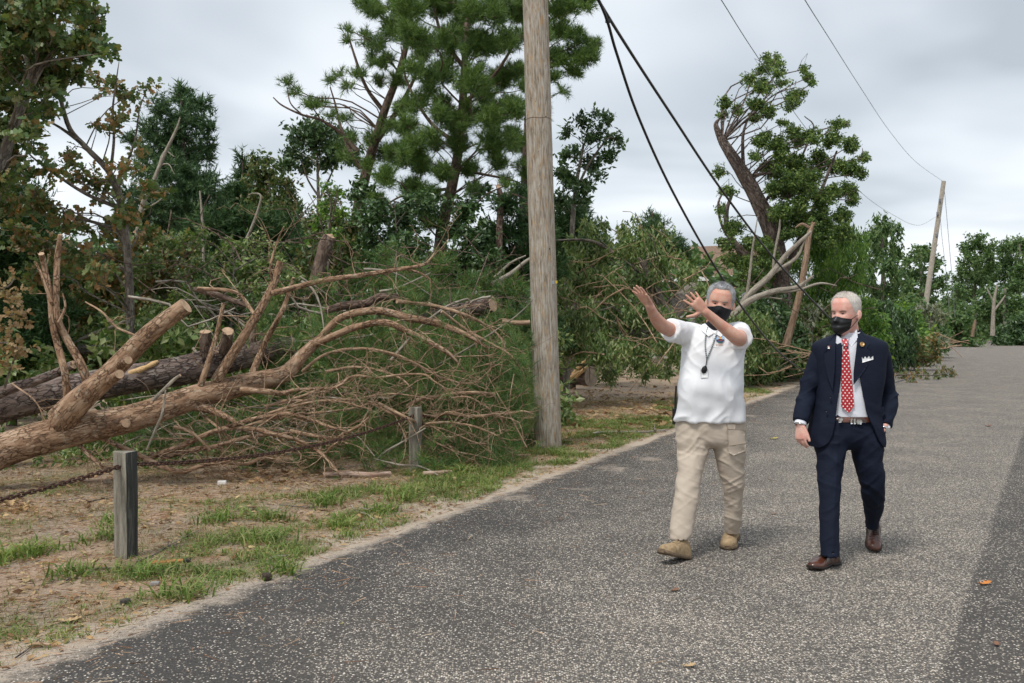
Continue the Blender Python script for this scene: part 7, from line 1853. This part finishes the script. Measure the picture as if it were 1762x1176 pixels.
one_branch('peeled_stick', 'pale peeled stick on the grass right of the farther post', 'branch', [(728, 816), (750, 815), (777, 812.5)], 10.4, [4.4, 4.4, 3.6], bpy.data.materials['peeled pink bark'])
one_branch('bare_branch', 'reddish horizontal branch just left of the pole at mid height', 'branch', [(865, 553, 12.2), (890, 556), (912, 555)], 12.2, [4, 4.4, 4.4], m_torn)

# ---- dead oak spray hanging in at the left edge
sp = thing('oak_branch', 'hanging dead oak branch with tan leaves at the left edge', 'branch', W(0, 640, 8.6))
rng = np.random.default_rng(5)
mb = MB()
for pts in ([(-40, 560, 8.6), (5, 545, 8.6), (30, 540, 8.55)], [(-40, 600, 8.6), (5, 590, 8.6), (30, 600, 8.55)], [(-40, 500, 8.6), (10, 495, 8.6), (25, 480, 8.6)], [(8, 668, 8.7), (18, 635, 8.65), (32, 600, 8.6)]):
    tube(mb, smooth_path([W(*p) for p in pts], 8), [.012, .009, .005], 6)
mb.build('stem', m_bark_grey, sp, tc=True)
mb = MB(); leaf_blobs(mb, rng, [(W(x, y, 8.6), r * 8.6 / FPX) for x, y, r in ((8, 498, 16), (22, 520, 12), (30, 545, 13), (12, 560, 15), (20, 595, 16), (35, 605, 10), (5, 620, 12), (-20, 540, 25), (-20, 600, 25))], 'oak', .62, .3)
mb.build('leaves', L_DEADOAK, sp)

# ---- brush heap: loose storm debris behind the fallen trunks (a mass of sticks)
mbB = MB(); rng = np.random.default_rng(31)
def heap(n_, x0, x1, y0, y1, d0, d1, L0, L1, r0, mat, ang=.5):
    for _ in range(n_):
        px, py, d_ = rng.uniform(x0, x1), rng.uniform(y0, y1), rng.uniform(d0, d1)
        c = W(px, py, d_); c[2] = max(c[2], .05); a = rng.normal() * ang; L = rng.uniform(L0, L1)
        dv = unit(np.array([math.cos(a) * rng.choice([-1, 1]), rng.normal() * .5, math.sin(a)])); r = r0 * rng.uniform(.4, 1.3)
        P = limb_path(c - dv * L / 2, c + dv * L / 2, rng, 7, rng.uniform(-.1, .15), .07); P[:, 2] = np.maximum(P[:, 2], .01)
        tube(mbB, P, [r, r * .4], 5, cap=False, mat=mat, seed=int(rng.integers(99)))
heap(40, 240, 560, 400, 600, 12.2, 15, .5, 1.6, .009, 2, .8)
heap(60, 540, 920, 430, 680, 12.0, 15, .5, 1.8, .008, 2, .7)
heap(36, 300, 900, 480, 700, 11.5, 14, .6, 1.8, .018, 1, .6)
heap(40, 240, 560, 690, 800, 10.2, 11.5, .4, 1.2, .008, 1, .3)
heap(120, 440, 900, 570, 800, 10.7, 12.2, .25, .95, .0062, 0, 1.1)
heap(60, 240, 560, 680, 800, 9.9, 11.0, .2, .7, .005, 0, 1.0)
heap(40, 550, 900, 690, 800, 11, 12.4, .4, 1.2, .007, 0, .4)
heap(70, 960, 1240, 420, 640, 18.5, 22, .6, 2.2, .014, 0, .7)
heap(36, 1240, 1480, 480, 610, 26, 32, .8, 2.6, .014, 2, .7)
heap(40, 1240, 1400, 600, 640, 24, 30, .8, 2.2, .016, 0, .3)
heap(40, 1500, 1640, 580, 600, 36, 60, .8, 2.6, .03, 0, .3)
heap(40, 150, 560, 380, 560, 15, 18, .8, 2.2, .011, 2, .9)
tag(mbB.build('brush', [m_twig, m_pale, m_bark_pine], tc=True), 'tangled storm debris of loose sticks behind the fallen trunks', 'brush', kind='stuff')
# low undergrowth and torn leaves on the ground behind the trunks
mbU = MB(); bl = []
for _ in range(230):
    px, py = rng.uniform(-60, 960), rng.uniform(560, 720); d_ = rng.uniform(12.6, 20)
    if px > 850 and d_ < 14.2: continue
    c = W(px, py, d_); c[2] = min(max(.1, c[2]), 1.4); bl.append((c, rng.uniform(.22, .5)))
for _ in range(60):
    px = rng.uniform(950, 1460); d_ = rng.uniform(26.5, 36); bl.append((np.array([(px - CX) * d_ / FPX, d_, rng.uniform(.1, .9)]), rng.uniform(.3, .7)))
leaf_blobs(mbU, rng, bl, 'broad', 1.4, .34)
bl = []
for _ in range(90):
    px = rng.uniform(-60, 560); d_ = rng.uniform(10.6, 13.4); bl.append((np.array([(px - CX) * d_ / FPX, d_, rng.uniform(.0, .16)]), rng.uniform(.12, .26)))
leaf_blobs(mbU, rng, bl, 'broad', .8, .22)
tag(mbU.build('undergrowth', L_BROAD), 'low green undergrowth and torn leaves behind the fallen trunks', 'undergrowth', kind='stuff')

# ---- small things on the verge and the road
def stick(label, pts, r, bark, tw=0, name='stick'):
    P = np.array([G(p[0], p[1], 0) for p in pts]); P = smooth_path(P, 8 * len(pts)); P[:, 2] = ground_z(P[:, 0], P[:, 1]) + r + .006
    rng = np.random.default_rng(int(pts[0][0])); mb = MB(); tube(mb, P, [r, r, r * .6], 7, .12, capmat=1, seed=int(pts[0][1]))
    for k in range(tw):
        i = int(rng.integers(2, len(P) - 2)); e = P[i] + np.array([rng.normal() * .12, rng.normal() * .12, rng.uniform(0, .06)])
        tube(mb, limb_path(P[i], e, rng, 4, .05, .1), [r * .5, r * .25], 4, cap=False)
    return tag(mb.build(name, [bark, m_cut], tc=True), label, 'stick', 'sticks lying on the verge')
stick('crooked pale forked stick near the sandy road edge', [(604, 873), (615, 883), (632, 887), (650, 898), (668, 914)], .008, m_pale, 2)
stick('long grey stick lying right of the nearest post', [(232, 968), (262, 957), (282, 945), (310, 930), (345, 912)], .006, m_bark_grey, 2)
stick('long grey stick lying in front of the nearest post', [(112, 1002), (150, 985), (180, 980), (212, 979)], .006, m_bark_grey, 1)
stick('short whitish stick on the sand at the asphalt edge', [(460, 964), (478, 959), (498, 957)], .009, m_pale)
stick('thin twig at the near left asphalt edge', [(25, 1132), (45, 1118), (68, 1098)], .004, m_bark_dark)
stick('short broken reddish stick at the left bottom verge', [(56, 1111), (70, 1110), (86, 1112)], .011, m_twig)
stick('long brown stick on the litter beside the road behind the pole', [(1020, 752), (1060, 748), (1110, 745), (1150, 741)], .018, m_pale, 3)
stick('pale plank-like split stick lying on litter behind the pole', [(968, 688), (990, 686), (1012, 688)], .035, m_torn)
stick('thin brown stick on the verge by the dark grass', [(480, 872), (520, 874), (560, 876)], .005, m_bark_grey, 2)
stick('slim fallen twig by the left chain', [(150, 862), (175, 858), (200, 855)], .006, m_bark_dark, 2)
stick('pale short chunk of wood behind the polo shirted man', [(1283, 643), (1292, 643), (1301, 642)], .06, m_torn)
def chunk(name, label, cat, px, py, sx, sy, sz, rz, mat, tilt=0, z=None, seed=0):
    c = G(px, py); mb = MB(); v, f = boxv((0, 0, 0), sx, sy, sz); mb.add(v, f)
    me = bevel_mesh(mb.mesh(name, mat), min(sx, sy, sz) * .28, 3); co = get_co(me); co += .12 * min(sx, sy, sz) * np.stack([vnoise(co * 40 + seed, 1), vnoise(co * 40 + 5, 2), vnoise(co * 40 + 9, 3)], 1); set_co(me, co)
    o = link(name, me); gz = float(ground_z(c[0], c[1])[0]) if (edge_x(c[1]) - c[0]) * EC > 0 else .004
    o.location = (float(c[0]), float(c[1]), gz + sz * .45); o.rotation_euler = (tilt, tilt * .5, rz)
    return tag(o, label, cat)
chunk('bark_piece', 'orange strip of torn bark right of the nearest post', 'bark', 286, 967, .21, .05, .022, .35, plain('orange inner bark', (.42, .17, .06), .8, .3, 40, bumpk=.4))
chunk('bark_piece', 'charred dark end of bark beside the orange strip', 'bark', 318, 964, .07, .045, .02, .1, plain('charred bark', (.02, .017, .015), .9, .3))
chunk('wood_block', 'small white block of scrap wood below the chain', 'wood block', 382, 833, .085, .04, .05, .05, plain('white scrap', (.62, .6, .56), .7, .1))
chunk('wood_block', 'small pinkish split block at the pole foot', 'wood block', 972, 727, .12, .08, .07, .2, m_torn)
chunk('pine_cone', 'dark pine cone on the asphalt edge', 'pine cone', 459, 999, .045, .06, .04, .6, plain('cone brown', (.05, .035, .025), .9, .4, 80, bumpk=.8))
chunk('pebble', 'small grey stone on the sandy verge', 'stone', 266, 1005, .05, .035, .025, .3, plain('stone grey', (.25, .24, .23), .8))
chunk('pebble', 'small dark stone beside the short whitish stick', 'stone', 215, 1036, .05, .04, .03, .9, plain('stone dark', (.06, .05, .045), .8))
def ground_leaf(label, px, py, size, rz, mat, curl=.5):
    c = G(px, py); v, f = OAK; v = v * size / .11; a, b_ = math.cos(rz), math.sin(rz)
    q = np.stack([v[:, 2] - size / 2, v[:, 0], np.abs(v[:, 0]) * .35 + (v[:, 2] - size / 2) ** 2 * 2.2 * curl / size * .6], 1)
    q = np.stack([q[:, 0] * a - q[:, 1] * b_, q[:, 0] * b_ + q[:, 1] * a, q[:, 2] + .008], 1) + c
    if (edge_x(c[1]) - c[0]) * EC > 0: q[:, 2] += float(ground_z(c[0], c[1])[0])
    mb = MB(); mb.add(q, f); return tag(mb.build('fallen_leaf', mat), label, 'leaf', 'dead leaves lying about')
lm = [plain('orange leaf', (.55, .2, .04), .6), plain('tan leaf', (.45, .31, .16), .7), plain('brown leaf', (.2, .1, .06), .7), plain('yellow green leaf', (.42, .36, .10), .6)]
ground_leaf('bright orange leaf on the dark asphalt at right', 1693, 1008, .10, .3, lm[0])
ground_leaf('pale yellow leaf on the road between the two men', 1330, 757, .16, .2, lm[3])
ground_leaf('small brown leaf on the asphalt below the men', 1160, 1019, .07, .5, lm[2])
ground_leaf('tiny brown leaf on the road right of the khaki legs', 1330, 887, .06, .1, lm[2])
ground_leaf('pale leaf lying at the bottom edge of the road', 1184, 1150, .07, .1, lm[1])
ground_leaf('small yellow leaf on the asphalt at lower left', 588, 1076, .025, .4, lm[3])
ground_leaf('tan curled leaf on the grass left of the sticks', 138, 829, .12, .4, lm[1])
ground_leaf('tan leaf on the verge below the nearest post', 118, 1066, .13, .1, lm[1])
ground_leaf('brown leaf on the far road beside the suited man', 1700, 735, .14, .2, lm[2])
ground_leaf('brown leaf right of the suited man on the road', 1715, 1113, .06, 1.2, lm[2])
# torn leafy branch lying on the road by the cable
tb = thing('torn_branch', 'torn leafy branch lying on the road beside the cable', 'branch', G(1590, 645))
mb = MB(); P = smooth_path([G(1540, 646, .1), G(1575, 645, .16), G(1605, 646, .15), G(1636, 641, .2)], 14); tube(mb, P, [.03, .02, .01], 6); mb.build('stem', m_bark_grey, tb, tc=True)
mb = MB(); rng = np.random.default_rng(3); leaf_blobs(mb, rng, [(G(x, y, .18), r * 33 / FPX) for x, y, r in ((1560, 642, 9), (1578, 640, 10), (1594, 643, 8), (1610, 643, 8), (1625, 640, 8), (1636, 640, 7), (1568, 648, 6))], 'droop', 1.5, .55)
mb.build('leaves', L_OAKB, tb)
